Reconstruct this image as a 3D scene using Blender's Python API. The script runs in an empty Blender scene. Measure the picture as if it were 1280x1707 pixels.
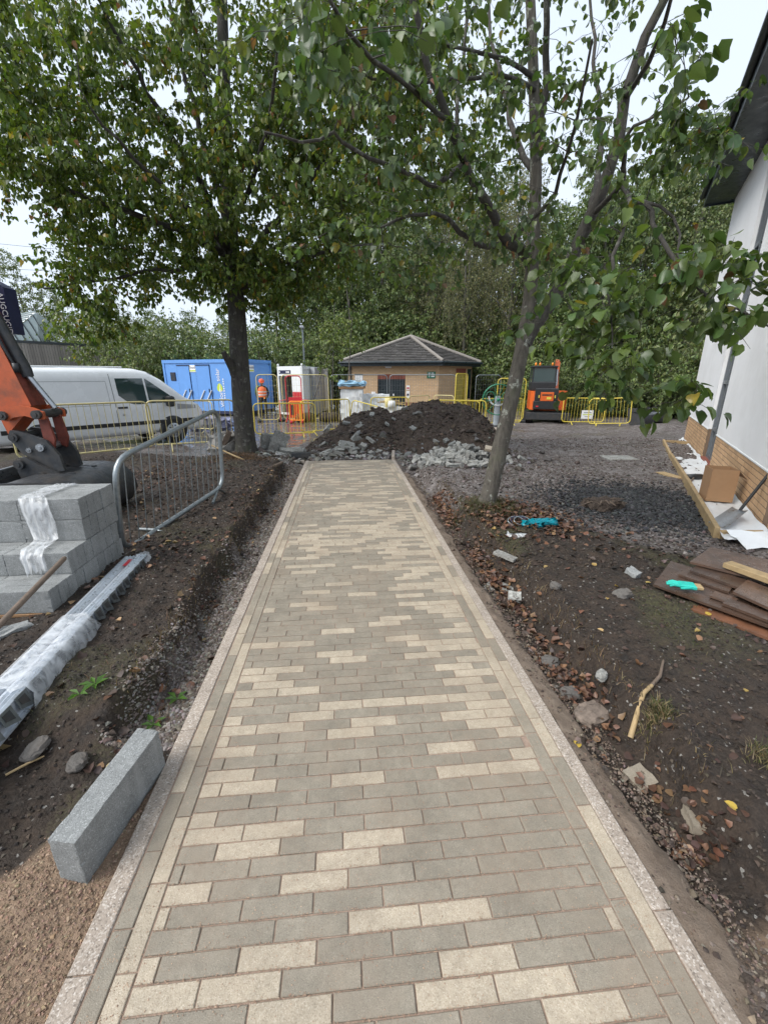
import bpy, bmesh, math, random
import numpy as np
from mathutils import Vector, Matrix, Euler
random.seed(7); RNG = np.random.default_rng(11)
S = bpy.context.scene
COL = S.collection
# ---------------------------------------------------------------- camera
FPX, EYE = 706.0, 1.68
PITCH = math.atan(225 / FPX); YAW = math.atan(66 / math.hypot(225, FPX))
cam = bpy.data.objects.new('camera', bpy.data.cameras.new('camera')); COL.objects.link(cam)
cam.location = (0, 0, EYE); cam.rotation_euler = (math.pi / 2 - PITCH, 0, -YAW)
cam.data.sensor_fit = 'HORIZONTAL'; cam.data.sensor_width = 36; cam.data.lens = 36 * FPX / 1280
cam.data.clip_start = 0.05; cam.data.clip_end = 800
S.camera = cam
# ---------------------------------------------------------------- sky, sun, exposure (overcast, wet day)
W = bpy.data.worlds.new('World'); S.world = W; W.use_nodes = True
nt = W.node_tree; nt.nodes.clear()
sky = nt.nodes.new('ShaderNodeTexSky'); sky.sky_type = 'NISHITA'; sky.sun_disc = False
SUN_EL, SUN_AZ = math.radians(47), math.radians(-112)
sky.sun_elevation = SUN_EL; sky.sun_rotation = SUN_AZ; sky.dust_density = 4; sky.air_density = 1.0
hsv = nt.nodes.new('ShaderNodeHueSaturation'); hsv.inputs['Saturation'].default_value = 0.22
mixc = nt.nodes.new('ShaderNodeMix'); mixc.data_type = 'RGBA'; mixc.inputs[0].default_value = 0.8
mixc.inputs[7].default_value = (3.95, 4.5, 5.25, 1)      # even cloud cover
bg = nt.nodes.new('ShaderNodeBackground'); bg.inputs[1].default_value = 0.1
wo = nt.nodes.new('ShaderNodeOutputWorld')
nt.links.new(sky.outputs[0], hsv.inputs['Color']); nt.links.new(hsv.outputs[0], mixc.inputs[6])
nt.links.new(mixc.outputs[2], bg.inputs[0]); nt.links.new(bg.outputs[0], wo.inputs[0])
sl = bpy.data.lights.new('sun', 'SUN'); sl.energy = 1.5; sl.angle = math.radians(35); sl.color = (1.0, 0.97, 0.92)
so = bpy.data.objects.new('sun', sl); COL.objects.link(so)
so.rotation_euler = (math.pi / 2 - SUN_EL, 0, math.pi - SUN_AZ)
S.view_settings.view_transform = 'Standard'; S.view_settings.look = 'None'
S.view_settings.exposure = 1.27; S.view_settings.gamma = 1
S.cycles.use_denoising = True; S.cycles.max_bounces = 6; S.cycles.diffuse_bounces = 3; S.cycles.glossy_bounces = 3
S.cycles.transmission_bounces = 4; S.cycles.transparent_max_bounces = 8
S.cycles.use_adaptive_sampling = True; S.cycles.adaptive_threshold = 0.02
# ---------------------------------------------------------------- measuring helpers (photo pixel + known depth -> place)
def ray(x, y):
    r, u = x - 640, 853.5 - y
    f = FPX * math.cos(PITCH) + u * math.sin(PITCH); up = u * math.cos(PITCH) - FPX * math.sin(PITCH)
    return (r * math.cos(YAW) + f * math.sin(YAW), -r * math.sin(YAW) + f * math.cos(YAW), up)
def G(x, y, z=0.0):
    d = ray(x, y); k = (z - EYE) / d[2]; return Vector((d[0] * k, d[1] * k, z))
def D(x, y, Y):
    d = ray(x, y); k = Y / d[1]; return Vector((d[0] * k, Y, EYE + d[2] * k))
def pix(P):
    X, Y, Z = P[0], P[1], P[2] - EYE
    r = X * math.cos(YAW) - Y * math.sin(YAW); f = X * math.sin(YAW) + Y * math.cos(YAW)
    c = f * math.cos(PITCH) - Z * math.sin(PITCH); u = f * math.sin(PITCH) + Z * math.cos(PITCH)
    return (640 + FPX * r / c, 853.5 - FPX * u / c, c)
YARD = -0.2
# ---------------------------------------------------------------- object helpers
def props(o, label=None, cat=None, group=None, kind=None):
    for k, v in (('label', label), ('category', cat), ('group', group), ('kind', kind)):
        if v: o[k] = v
    return o
def thing(name, label, cat, loc=(0, 0, 0), rz=0.0, group=None):
    o = bpy.data.objects.new(name, None); COL.objects.link(o); o.empty_display_size = 0.2
    o.location = loc; o.rotation_euler = (0, 0, rz)
    return props(o, label, cat, group)
def link(name, me, parent=None, loc=None, rot=None, scale=None):
    o = bpy.data.objects.new(name, me); COL.objects.link(o)
    if parent: o.parent = parent
    if loc is not None: o.location = loc
    if rot is not None: o.rotation_euler = rot
    if scale is not None: o.scale = scale
    return o
def copy_tree(o, parent=None):
    c = o.copy(); COL.objects.link(c); c.parent = parent
    for ch in o.children: copy_tree(ch, c)
    return c
def rot2(z, x=0, y=0): return Euler((x, y, z)).to_matrix()
class MB:
    def __init__(s): s.v = []; s.f = []; s.m = []; s.sm = []
    def add(s, V, Fc, m=0, sm=False):
        b = len(s.v); s.v += [tuple(p) for p in V]
        for f in Fc: s.f.append(tuple(b + i for i in f)); s.m.append(m); s.sm.append(sm)
        return s
    def box(s, c, d, R=None, m=0, bev=0.0):
        hx, hy, hz = d[0] / 2, d[1] / 2, d[2] / 2; c = Vector(c)
        if bev <= 0:
            V = [Vector((sx * hx, sy * hy, sz * hz)) for sz in (-1, 1) for sx, sy in ((-1, -1), (1, -1), (1, 1), (-1, 1))]
            Fc = [(3, 2, 1, 0), (4, 5, 6, 7), (0, 1, 5, 4), (1, 2, 6, 5), (2, 3, 7, 6), (3, 0, 4, 7)]
        else:
            b = min(bev, hx * .49, hy * .49, hz * .49)
            def ring(ix, iy, z): return [Vector((-hx + ix, -hy + iy, z)), Vector((hx - ix, -hy + iy, z)), Vector((hx - ix, hy - iy, z)), Vector((-hx + ix, hy - iy, z))]
            L = [(b, b, -hz), (0, 0, -hz + b), (0, 0, hz - b), (b, b, hz)]
            V = []
            for l in L: V += ring(*l)
            Fc = [(3, 2, 1, 0), (12, 13, 14, 15)]
            for k in range(3):
                for i in range(4): j = (i + 1) % 4; Fc.append((4 * k + i, 4 * k + j, 4 * k + 4 + j, 4 * k + 4 + i))
        if R is not None: V = [R @ v for v in V]
        return s.add([v + c for v in V], Fc, m)
    def tube(s, P, R, n=8, m=0, closed=False, caps=True, sm=True):
        P = [Vector(p) for p in P]; N = len(P)
        if not hasattr(R, '__len__'): R = [R] * N
        V = []; up = None
        for i in range(N):
            a = P[i - 1] if (i > 0 or closed) else P[i]; b = P[(i + 1) % N] if (i < N - 1 or closed) else P[i]
            t = (b - a)
            t = t.normalized() if t.length > 1e-9 else Vector((0, 0, 1))
            if up is None:
                up = Vector((0, 0, 1)) if abs(t.z) < .9 else Vector((1, 0, 0))
            u = (up - t * up.dot(t))
            u = u.normalized() if u.length > 1e-6 else t.orthogonal().normalized()
            w = t.cross(u); up = u
            for k in range(n):
                an = 2 * math.pi * k / n; V.append(P[i] + (u * math.cos(an) + w * math.sin(an)) * R[i])
        Fc = []
        for i in range(N if closed else N - 1):
            j = (i + 1) % N
            for k in range(n): l = (k + 1) % n; Fc.append((i * n + k, i * n + l, j * n + l, j * n + k))
        s.add(V, Fc, m, sm)
        if caps and not closed:
            s.add(V[:n], [tuple(reversed(range(n)))], m); s.add(V[-n:], [tuple(range(n))], m)
        return s
    def prism(s, poly, a, b, m=0, sm=False):
        """poly: list of 3D points (planar); extruded from +a to +b (vectors)"""
        n = len(poly); a = Vector(a); b = Vector(b)
        V = [Vector(p) + a for p in poly] + [Vector(p) + b for p in poly]
        Fc = [tuple(reversed(range(n))), tuple(range(n, 2 * n))] + [(i, (i + 1) % n, n + (i + 1) % n, n + i) for i in range(n)]
        return s.add(V, Fc, m, sm)
    def lathe(s, prof, c=(0, 0, 0), n=16, axis='z', m=0, sm=True, R=None):
        c = Vector(c); V = []
        for r, h in prof:
            for k in range(n):
                a = 2 * math.pi * k / n; x, y = r * math.cos(a), r * math.sin(a)
                p = Vector((x, y, h)) if axis == 'z' else (Vector((h, x, y)) if axis == 'x' else Vector((y, h, x)))
                V.append((R @ p if R is not None else p) + c)
        Fc = []
        for i in range(len(prof) - 1):
            for k in range(n): l = (k + 1) % n; Fc.append((i * n + k, i * n + l, (i + 1) * n + l, (i + 1) * n + k))
        return s.add(V, Fc, m, sm)
    def mesh(s, name, mats):
        me = bpy.data.meshes.new(name); me.from_pydata(s.v, [], s.f)
        for mt in (mats if isinstance(mats, (list, tuple)) else [mats]): me.materials.append(mt)
        me.polygons.foreach_set('material_index', s.m); me.polygons.foreach_set('use_smooth', s.sm)
        me.update(); return me
    def build(s, name, mats, parent=None, loc=None, rot=None):
        return link(name, s.mesh(name, mats), parent, loc, rot)
def np_mesh(name, V, F, mats, cols=None, smooth=False, mi=None):
    """V (n,3), F (m,k) uniform faces; cols per-vertex rgba"""
    me = bpy.data.meshes.new(name); k = F.shape[1]
    me.vertices.add(len(V)); me.vertices.foreach_set('co', np.ascontiguousarray(V, dtype=np.float32).ravel())
    me.loops.add(F.size); me.loops.foreach_set('vertex_index', np.ascontiguousarray(F, dtype=np.int32).ravel())
    me.polygons.add(len(F)); me.polygons.foreach_set('loop_start', np.arange(0, F.size, k, dtype=np.int32))
    me.polygons.foreach_set('use_smooth', np.full(len(F), smooth, dtype=bool))
    for mt in (mats if isinstance(mats, (list, tuple)) else [mats]): me.materials.append(mt)
    if mi is not None: me.polygons.foreach_set('material_index', np.ascontiguousarray(mi, dtype=np.int32))
    if cols is not None:
        a = me.color_attributes.new('tint', 'FLOAT_COLOR', 'POINT'); a.data.foreach_set('color', np.ascontiguousarray(cols, dtype=np.float32).ravel())
    me.update(calc_edges=True); return me
# ---------------------------------------------------------------- noise
def _h(ix, iy, s):
    n = (ix.astype(np.int64) * 374761393 + iy.astype(np.int64) * 668265263 + s * 974634777) & 0xffffffff
    n = ((n ^ (n >> 13)) * 1274126177) & 0xffffffff
    return ((n ^ (n >> 16)) & 0xffff) / 65535.0
def vnoise(x, y, s=0):
    ix, iy = np.floor(x), np.floor(y); fx, fy = x - ix, y - iy
    fx = fx * fx * (3 - 2 * fx); fy = fy * fy * (3 - 2 * fy)
    a, b, c, d = _h(ix, iy, s), _h(ix + 1, iy, s), _h(ix, iy + 1, s), _h(ix + 1, iy + 1, s)
    return (a * (1 - fx) + b * fx) * (1 - fy) + (c * (1 - fx) + d * fx) * fy
def fbm(x, y, sc, o=4, s=0, g=0.5):
    t = 0; a = 1; n = 0
    for i in range(o): t = t + a * (vnoise(x * sc, y * sc, s + i) - .5); n += a; a *= g; sc *= 2.03
    return t / n * 2
def sst(a, b, x):
    t = np.clip((x - a) / (b - a), 0, 1); return t * t * (3 - 2 * t)
# ---------------------------------------------------------------- materials
class NB:
    def __init__(s, name):
        s.mat = bpy.data.materials.new(name); s.mat.use_nodes = True; s.t = s.mat.node_tree
        s.b = s.t.nodes['Principled BSDF']; s.o = s.t.nodes['Material Output']; s.co = None
    def n(s, ty, **kw):
        nd = s.t.nodes.new('ShaderNode' + ty)
        for k, v in kw.items(): setattr(nd, k, v)
        return nd
    def l(s, a, b): s.t.links.new(a, b)
    def coord(s, out='Object'):
        if s.co is None: s.co = s.n('TexCoord')
        return s.co.outputs[out]
    def noise(s, scale, detail=4, rough=.6, vec=None, dist=0.0):
        nd = s.n('TexNoise'); nd.inputs['Scale'].default_value = scale; nd.inputs['Detail'].default_value = detail
        nd.inputs['Roughness'].default_value = rough; nd.inputs['Distortion'].default_value = dist
        s.l(vec if vec is not None else s.coord(), nd.inputs['Vector']); return nd.outputs[0]
    def ramp(s, fac, stops):
        r = s.n('ValToRGB'); e = r.color_ramp.elements
        while len(e) < len(stops): e.new(0.5)
        for i, (p, c) in enumerate(stops):
            e[i].position = p; e[i].color = (*c, 1) if hasattr(c, '__len__') else (c, c, c, 1)
        s.l(fac, r.inputs[0]); return r.outputs[0]
    def mix(s, fac, a, b, mode='MIX'):
        m = s.n('Mix', data_type='RGBA', blend_type=mode)
        for sock, v in ((m.inputs[0], fac), (m.inputs[6], a), (m.inputs[7], b)):
            if isinstance(v, (int, float)): sock.default_value = v
            elif isinstance(v, tuple): sock.default_value = (*v, 1) if len(v) == 3 else v
            else: s.l(v, sock)
        return m.outputs[2]
    def math(s, op, a, b=0.0):
        m = s.n('Math', operation=op)
        for sock, v in ((m.inputs[0], a), (m.inputs[1], b)):
            if isinstance(v, (int, float)): sock.default_value = v
            else: s.l(v, sock)
        return m.outputs[0]
    def bump(s, h, strength=.4, dist=.01):
        b = s.n('Bump'); b.inputs['Strength'].default_value = strength; b.inputs['Distance'].default_value = dist
        s.l(h, b.inputs['Height']); s.l(b.outputs[0], s.b.inputs['Normal']); return b
    def set(s, **kw):
        for k, v in kw.items():
            sock = s.b.inputs[k.replace('_', ' ')]
            if isinstance(v, (int, float)): sock.default_value = v
            elif isinstance(v, tuple): sock.default_value = (*v, 1) if len(v) == 3 else v
            else: s.l(v, sock)
        return s
def simple(name, col, rough=.6, var=.18, scale=9, bump=.15, bscale=60, metal=0.0, rnd=.12, dirt=None, dirt_amt=.5, coat=0, spec=.5):
    """painted / cast / sawn surface: mottled colour, worn roughness, fine relief, per-piece variation"""
    m = NB(name); c = Vector(col)
    nz = m.noise(scale, 5, .65)
    base = m.ramp(nz, [(.25, tuple(c * (1 - var))), (.5, tuple(c)), (.78, tuple(c * (1 + var)))])
    if rnd:
        oi = m.n('ObjectInfo'); g = m.n('NewGeometry')
        r = m.math('ADD', m.math('MULTIPLY', m.math('FRACT', m.math('ADD', oi.outputs['Random'], g.outputs['Random Per Island'])), 2 * rnd), 1 - rnd)
        cb = m.n('CombineColor'); [m.l(r, cb.inputs[i]) for i in range(3)]
        base = m.mix(1.0, base, cb.outputs[0], 'MULTIPLY')
    if dirt:
        dn = m.ramp(m.noise(scale * .6, 6, .7), [(.45, 0.0), (.7, dirt_amt)])
        base = m.mix(dn, base, dirt)
    rr = m.ramp(m.noise(scale * 1.7, 3), [(.3, max(0, rough - .12)), (.7, min(1, rough + .12))])
    m.set(Base_Color=base, Roughness=rr, Metallic=metal, Coat_Weight=coat, Specular_IOR_Level=spec)
    if bump: m.bump(m.noise(bscale, 4, .7), bump, .006)
    return m.mat
def speckle(name, col, dark, light, scale=220, rough=.75, rnd=.1, bump=.5, dirt=None, stain=None):
    """concrete with visible aggregate; tone drifts within each piece"""
    m = NB(name); pos = m.n('NewGeometry').outputs['Position']
    v = m.n('TexVoronoi'); v.inputs['Scale'].default_value = scale; m.l(pos, v.inputs['Vector'])
    sep = m.n('SeparateColor'); m.l(v.outputs['Color'], sep.inputs[0])
    base = m.ramp(sep.outputs[0], [(0.0, dark), (.25, col), (.75, col), (1.0, light)])
    base = m.mix(1.0, base, m.ramp(m.noise(6, 6, .65, pos), [(.28, .80), (.72, 1.16)]), 'MULTIPLY')
    base = m.mix(1.0, base, m.ramp(m.noise(38, 4, .6, pos), [(.3, .90), (.7, 1.08)]), 'MULTIPLY')
    if rnd:
        oi = m.n('ObjectInfo'); g = m.n('NewGeometry')
        r = m.math('ADD', m.math('MULTIPLY', m.math('FRACT', m.math('ADD', oi.outputs['Random'], g.outputs['Random Per Island'])), 2 * rnd), 1 - rnd)
        cb = m.n('CombineColor'); [m.l(r, cb.inputs[i]) for i in range(3)]
        base = m.mix(1.0, base, cb.outputs[0], 'MULTIPLY')
    if dirt:
        base = m.mix(m.ramp(m.noise(2.3, 7, .72, pos), [(.46, 0.0), (.70, .6)]), base, dirt)
        base = m.mix(m.ramp(m.noise(17, 6, .75, pos), [(.56, 0.0), (.74, .5)]), base, tuple(Vector(dirt) * .82))
    if stain:
        mp = m.n('Mapping'); mp.inputs['Scale'].default_value = (14, 14, 1.6); m.l(pos, mp.inputs[0])
        base = m.mix(m.ramp(m.noise(1.0, 4, .6, mp.outputs[0]), [(.56, 0.0), (.68, .55)]), base, stain)
    m.set(Base_Color=base, Roughness=m.ramp(m.noise(5, 5, .6, pos), [(.3, rough - .14), (.7, rough + .12)]))
    m.bump(m.noise(scale * .8, 2, .5, pos), bump, .004)
    return m.mat
def tinted(name, rough=.6, trans=0.0, bump=0):
    """colour carried per leaf / per stone"""
    m = NB(name); a = m.n('VertexColor', layer_name='tint')
    nz = m.ramp(m.noise(40, 3), [(.3, .8), (.7, 1.2)])
    c = m.mix(1.0, a.outputs[0], nz, 'MULTIPLY'); m.set(Base_Color=c, Roughness=rough)
    if trans:
        tr = m.n('BsdfTranslucent'); m.l(m.mix(1.0, c, (1.25, 1.35, .6), 'MULTIPLY'), tr.inputs[0])
        mx = m.n('MixShader'); mx.inputs[0].default_value = trans
        m.l(m.b.outputs[0], mx.inputs[1]); m.l(tr.outputs[0], mx.inputs[2]); m.l(mx.outputs[0], m.o.inputs[0])
    if bump: m.bump(m.noise(90, 3), bump, .004)
    return m.mat
def glass_mat(name, col=(.02, .03, .035), rough=.05):
    m = NB(name); m.set(Base_Color=col, Roughness=rough, Specular_IOR_Level=.8, Coat_Weight=.3); return m.mat
M = {}
M['white_paint'] = simple('white_paint', (.80, .82, .84), .25, .04, 2, .0, coat=.5, rnd=0, dirt=(.55, .53, .50), dirt_amt=.15)
M['black_plastic'] = simple('black_plastic', (.02, .021, .023), .5, .3, 8, .2)
M['black_steel'] = simple('black_steel', (.035, .038, .042), .45, .4, 12, .35, dirt=(.10, .08, .06), dirt_amt=.5)
M['tyre'] = simple('tyre', (.018, .018, .019), .8, .2, 10, .4)
M['steel'] = simple('steel', (.42, .44, .46), .35, .15, 14, .1, metal=.9)
M['galv'] = simple('galvanised', (.24, .265, .275), .42, .22, 30, .1, metal=.75)
M['galv_bright'] = simple('galvanised_bright', (.66, .71, .78), .34, .12, 18, .05, metal=.55, dirt=(.2, .16, .12), dirt_amt=.25)
M['yellow'] = simple('yellow_paint', (.62, .49, .06), .4, .12, 10, .1, dirt=(.3, .26, .16), dirt_amt=.35)
M['yellow_worn'] = simple('yellow_worn', (.58, .50, .22), .5, .15, 14, .1, dirt=(.40, .38, .32), dirt_amt=.6)
M['orange'] = simple('orange_paint', (.44, .092, .03), .45, .2, 7, .12, dirt=(.11, .06, .04), dirt_amt=.8)
M['orange_bright'] = simple('orange_bright', (.58, .11, .02), .4, .15, 7, .05)
M['rust_red'] = simple('rust_red', (.16, .035, .022), .6, .3, 16, .3, dirt=(.04, .025, .02))
M['red'] = simple('red_plastic', (.50, .025, .035), .4, .1, 6, .05)
M['orange_plastic'] = simple('orange_plastic', (.85, .25, .02), .45, .1, 6, .05)
M['navy'] = simple('navy_paint', (.018, .022, .06), .4, .2, 6, .05)
M['blue'] = simple('blue_paint', (.13, .31, .68), .4, .07, 2.5, .03, rnd=0)
M['white_metal'] = simple('white_metal', (.70, .72, .72), .4, .05, 3, .03, rnd=0)
M['white'] = simple('white_print', (.8, .8, .8), .5, .02, 3, 0, rnd=0)
M['lime_print'] = simple('lime_print', (.50, .62, .06), .5, .05, 3, 0, rnd=0)
M['grey_panel'] = simple('grey_panel', (.35, .36, .38), .5, .05, 3, .03, rnd=0)
M['dark_grey'] = simple('dark_grey_metal', (.045, .052, .058), .45, .12, 5, .08)
M['frame_grey'] = simple('frame_grey', (.13, .145, .16), .4, .1, 5, .05)
M['block'] = speckle('concrete_block', (.225, .232, .228), (.155, .16, .157), (.36, .37, .365), 300, .82, .09, .55, stain=(.30, .305, .30))
M['aggregate'] = speckle('exposed_aggregate', (.33, .275, .225), (.18, .145, .115), (.52, .465, .41), 210, .7, .06, .5)
M['paver_grey'] = speckle('paver_grey', (.238, .207, .160), (.182, .156, .119), (.293, .259, .207), 420, .62, .09, .35, dirt=(.25, .195, .142))
M['paver_buff'] = speckle('paver_buff', (.380, .320, .240), (.284, .234, .17), (.465, .402, .318), 330, .62, .07, .4, dirt=(.32, .25, .18))
M['rubble'] = speckle('old_paver', (.27, .27, .25), (.15, .15, .14), (.44, .44, .41), 90, .8, .25, .6, dirt=(.12, .10, .085))
M['joint_sand'] = simple('joint_sand', (.34, .245, .188), .95, .3, 60, .9, 240, rnd=0)
M['brick_buff'] = simple('brick_buff', (.52, .33, .18), .85, .16, 24, .5, 90, rnd=.14, dirt=(.30, .22, .15), dirt_amt=.3)
M['brick_red'] = simple('brick_red', (.24, .075, .05), .85, .2, 20, .4, 80, rnd=.15)
M['mortar'] = simple('mortar', (.17, .115, .075), .9, .15, 30, .3, rnd=0)
M['render'] = simple('white_render', (.82, .82, .82), .85, .03, 1.4, .5, 260, rnd=0, dirt=(.58, .57, .55), dirt_amt=.35)
M['timber'] = simple('treated_timber', (.36, .255, .13), .75, .25, 14, .3, 50, dirt=(.16, .13, .08), dirt_amt=.4)
M['pallet_wood'] = simple('pallet_wood', (.30, .17, .08), .8, .3, 18, .4, 60, dirt=(.07, .05, .035), dirt_amt=.6)
M['old_wood'] = simple('old_wood', (.13, .095, .07), .8, .3, 20, .4, 70)
M['clad_wood'] = simple('weathered_boards', (.26, .235, .21), .85, .2, 9, .3, 40, rnd=.2)
M['ply'] = simple('wet_plywood', (.085, .050, .034), .32, .35, 9, .25, 60, rnd=.25, dirt=(.05, .04, .035), dirt_amt=.6)
M['ply_edge'] = simple('plywood_red', (.17, .075, .04), .5, .3, 12, .25, 60, dirt=(.07, .05, .04), dirt_amt=.5)
M['card'] = simple('cardboard', (.34, .20, .105), .85, .08, 6, .1, rnd=0)
M['plastic_sheet'] = simple('white_sheet', (.66, .68, .69), .45, .08, 4, .35, 14, rnd=0, dirt=(.42, .38, .34), dirt_amt=.4)
M['roof_tile'] = simple('roof_tile', (.055, .050, .049), .8, .35, 20, .5, 60, rnd=.35, dirt=(.09, .088, .055), dirt_amt=.4)
M['fascia'] = simple('dark_fascia', (.022, .032, .038), .35, .15, 3, .05, rnd=0)
M['zinc'] = simple('zinc_roof', (.30, .36, .36), .4, .08, 2, .03, metal=.3)
M['glass'] = glass_mat('window_glass')
M['van_glass'] = glass_mat('van_glass', (.03, .055, .055), .04)
M['green_paint'] = simple('green_paint', (.015, .16, .085), .35, .1, 6, .05)
M['post_grey'] = simple('post_grey', (.36, .40, .43), .4, .06, 5, .05)
M['teal'] = simple('teal_plastic', (.0, .22, .28), .35, .2, 30, .4, 60)
M['teal_glove'] = simple('teal_glove', (.015, .42, .34), .6, .15, 30, .3, 90)
M['stone_dark'] = simple('field_stone', (.115, .105, .095), .85, .35, 16, .8, 50, rnd=.2, dirt=(.06, .045, .035), dirt_amt=.7)
# ================================================================ GROUND
XL, XR = -0.860, 1.030            # outer edges of the path kerbs
PATH_Y0, PATH_Y1 = 0.30, 8.95
def zones(x, y):
    n = fbm(x, y, .9, 4, 50) * .35; n2 = fbm(x, y, 2.7, 4, 60) * .25
    yard = sst(-.25, .25, (y - (9.9 - .45 * (x + 4))) + n * .4) * (x < -1.2) + sst(-.4, .4, y - 12.6 + n) * (x >= -1.2) * (x < 3.4)
    far = sst(20, 24, y)
    tar = np.clip(np.maximum(yard * (x < 2.6 + n), 0), 0, 1) * (1 - far * .0)
    tar = np.where((x > 3.0), 0, tar)
    gx = (x - 1.9) * .62 + (y - 4.55) * .80            # gravel starts beyond the bank right of the path
    grav = sst(-.25, .45, gx + n * .9) * (x > 1.15)
    grav = np.maximum(grav, sst(8.4, 9.6, y + n) * (x > -1.3) * (1 - tar))
    # haunching and stones next to the kerbs
    dl, dr = XL - x, x - XR
    trl = (dl > -.1) * (1 - sst(.14, .27, dl + n2 * .25 - .02 * y)) * (y > 1.75) * (y < 8.8)
    sand = (1 - sst(-.10, .14, y - (1.40 + (x + 1.0) * 1.0) + n * .25)) * (x < -.7)
    sandr = (dr > -.1) * (1 - sst(.15, .24, dr + n2 * .12)) * .55
    sand = np.maximum(sand, sandr * .45); hau = sandr
    sand = np.maximum(sand, sst(.0, .35, dr - .05) * (1 - sst(.75, 1.15, y + n)) * .8 * (dr > 0))
    moss = sst(.0, .5, fbm(x, y, 1.3, 4, 70) + .25) * (x > 1.5) * (1 - grav) * sst(1.6, 2.4, y) * .8
    moss = np.maximum(moss, .45 * sst(.05, .4, fbm(x, y, 1.9, 4, 77)) * (x < -1.1) * (1 - tar) * (1 - sand))
    grav = np.maximum(np.maximum(grav, trl * .75), hau * .9)
    return np.clip(grav, 0, 1), np.clip(sand, 0, 1), np.clip(tar, 0, 1), np.clip(moss, 0, 1)
def hgt(x, y):
    x = np.asarray(x, dtype=float); y = np.asarray(y, dtype=float)
    gr, sa, ta, mo = zones(x, y)
    z = YARD * sst(10.6, 13.8, y)
    soil = (1 - ta)
    rut = np.sin((x * .8 + y * .25) * 9 + fbm(x, y, .8, 3, 41) * 3); z = z - .018 * sst(.3, .9, rut) * sst(2.2, 3.2, x) * sst(4.2, 5.2, y) * (1 - sst(12, 15, y))
    z = z - .03 * sst(.25, .6, fbm(x, y, 2.4, 2, 43)) * (1 - ta) * (1 - sa)
    rough = fbm(x, y, 1.1, 4, 1) * .05 + fbm(x, y, 5.5, 4, 9, .6) * .032 + fbm(x, y, 24, 3, 21, .6) * .017
    flat = 1 - .72 * gr * sst(1.8, 3.0, x) - .3 * gr
    z = z + soil * rough * np.clip(flat, .25, 1) * (1 - .55 * sa)
    # banks left and right of the path, with a dug edge
    dl, dr = XL - x, x - XR
    wob = fbm(x * .6, y, 1.7, 4, 30) * .10 + fbm(x, y, 7, 3, 33) * .035
    inl = sst(1.62, 1.95, y) * (1 - sst(8.3, 8.9, y))
    bankl = sst(.19, .30, dl + wob - .02 * y) * (1 - sst(1.0, 2.6, dl))
    z = z + inl * (dl > -.15) * (bankl * .12 - (1 - sst(.17, .31, dl + wob - .02 * y)) * .105)
    z = z - (1 - inl) * (dl > -.15) * (1 - sst(0, .3, dl)) * .035
    inr = sst(.55, 1.1, y) * (1 - sst(7.6, 8.6, y))
    bankr = sst(.31, .43, dr + wob) * (1 - sst(.9, 2.2, dr))
    z = z + inr * (dr > -.15) * (bankr * .10 - .055 * sst(0, .12, dr) * (1 - sst(.30, .46, dr + wob)) - (1 - sst(.12, .46, dr + wob)) * .045)
    # mound at the foot of each tree
    z = z + .13 * np.exp(-(((x + 2.18) / .75) ** 2 + ((y - 9.35) / .7) ** 2)) + .09 * np.exp(-(((x - 1.72) / .42) ** 2 + ((y - 4.95) / .45) ** 2))
    z = z + .22 * np.exp(-(((x - 12.2) / 1.8) ** 2 + ((y - 15.2) / .8) ** 2))
    z = np.where((x > XL + .01) & (x < XR - .01) & (y < PATH_Y1 - .02), -.09, z)
    return z
def axis(segs):
    out = [segs[0][0]]
    for a, b, d0, d1 in segs:
        t = a
        while t < b - 1e-6:
            f = (t - a) / (b - a); t += d0 + (d1 - d0) * f; out.append(min(t, b))
    return np.array(out)
gx = axis([(-140, -30, 14, 3), (-30, -9, 1.2, .25), (-9, -3.2, .14, .04), (-3.2, 3.4, .021, .021), (3.4, 9, .035, .09), (9, 30, .25, 1.2), (30, 140, 3, 14)])
gy = axis([(-6, .3, .6, .05), (.3, 3.6, .019, .021), (3.6, 9.5, .024, .045), (9.5, 16, .06, .12), (16, 40, .3, 1.2), (40, 300, 3, 22)])
gx = np.unique(np.round(np.concatenate([gx[(abs(gx - XL) > .012) & (abs(gx - XR) > .012)], [XL, XL + .012, XR, XR - .012]]), 4))
X, Y = np.meshgrid(gx, gy); Z = hgt(X, Y); zn = zones(X, Y)
nx, ny = len(gx), len(gy); idx = np.arange(nx * ny).reshape(ny, nx)
Fq = np.stack([idx[:-1, :-1], idx[:-1, 1:], idx[1:, 1:], idx[1:, :-1]], -1).reshape(-1, 4)
m = NB('ground'); vc = m.n('VertexColor', layer_name='tint'); sp = m.n('SeparateColor'); m.l(vc.outputs[0], sp.inputs[0])
pos = m.n('NewGeometry').outputs['Position']
nb, nm, nf = m.noise(1.3, 6, .6, pos), m.noise(9, 6, .65, pos), m.noise(70, 5, .7, pos)
vv = m.n('TexVoronoi'); vv.inputs['Scale'].default_value = 42; m.l(pos, vv.inputs['Vector'])
sv = m.n('SeparateColor'); m.l(vv.outputs['Color'], sv.inputs[0])
soil = m.mix(m.ramp(nm, [(.35, 0.0), (.7, 1.0)]), (.016, .011, .008), (.055, .038, .027))
soil = m.mix(m.ramp(nf, [(.5, 0.0), (.75, .6)]), soil, (.085, .064, .047))
v3 = m.n('TexVoronoi'); v3.inputs['Scale'].default_value = 95; m.l(pos, v3.inputs['Vector']); s3_ = m.n('SeparateColor'); m.l(v3.outputs['Color'], s3_.inputs[0])
speck = m.ramp(s3_.outputs[0], [(.985, 0.0), (.99, .75)]); soil = m.mix(speck, soil, (.30, .285, .26))
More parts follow.
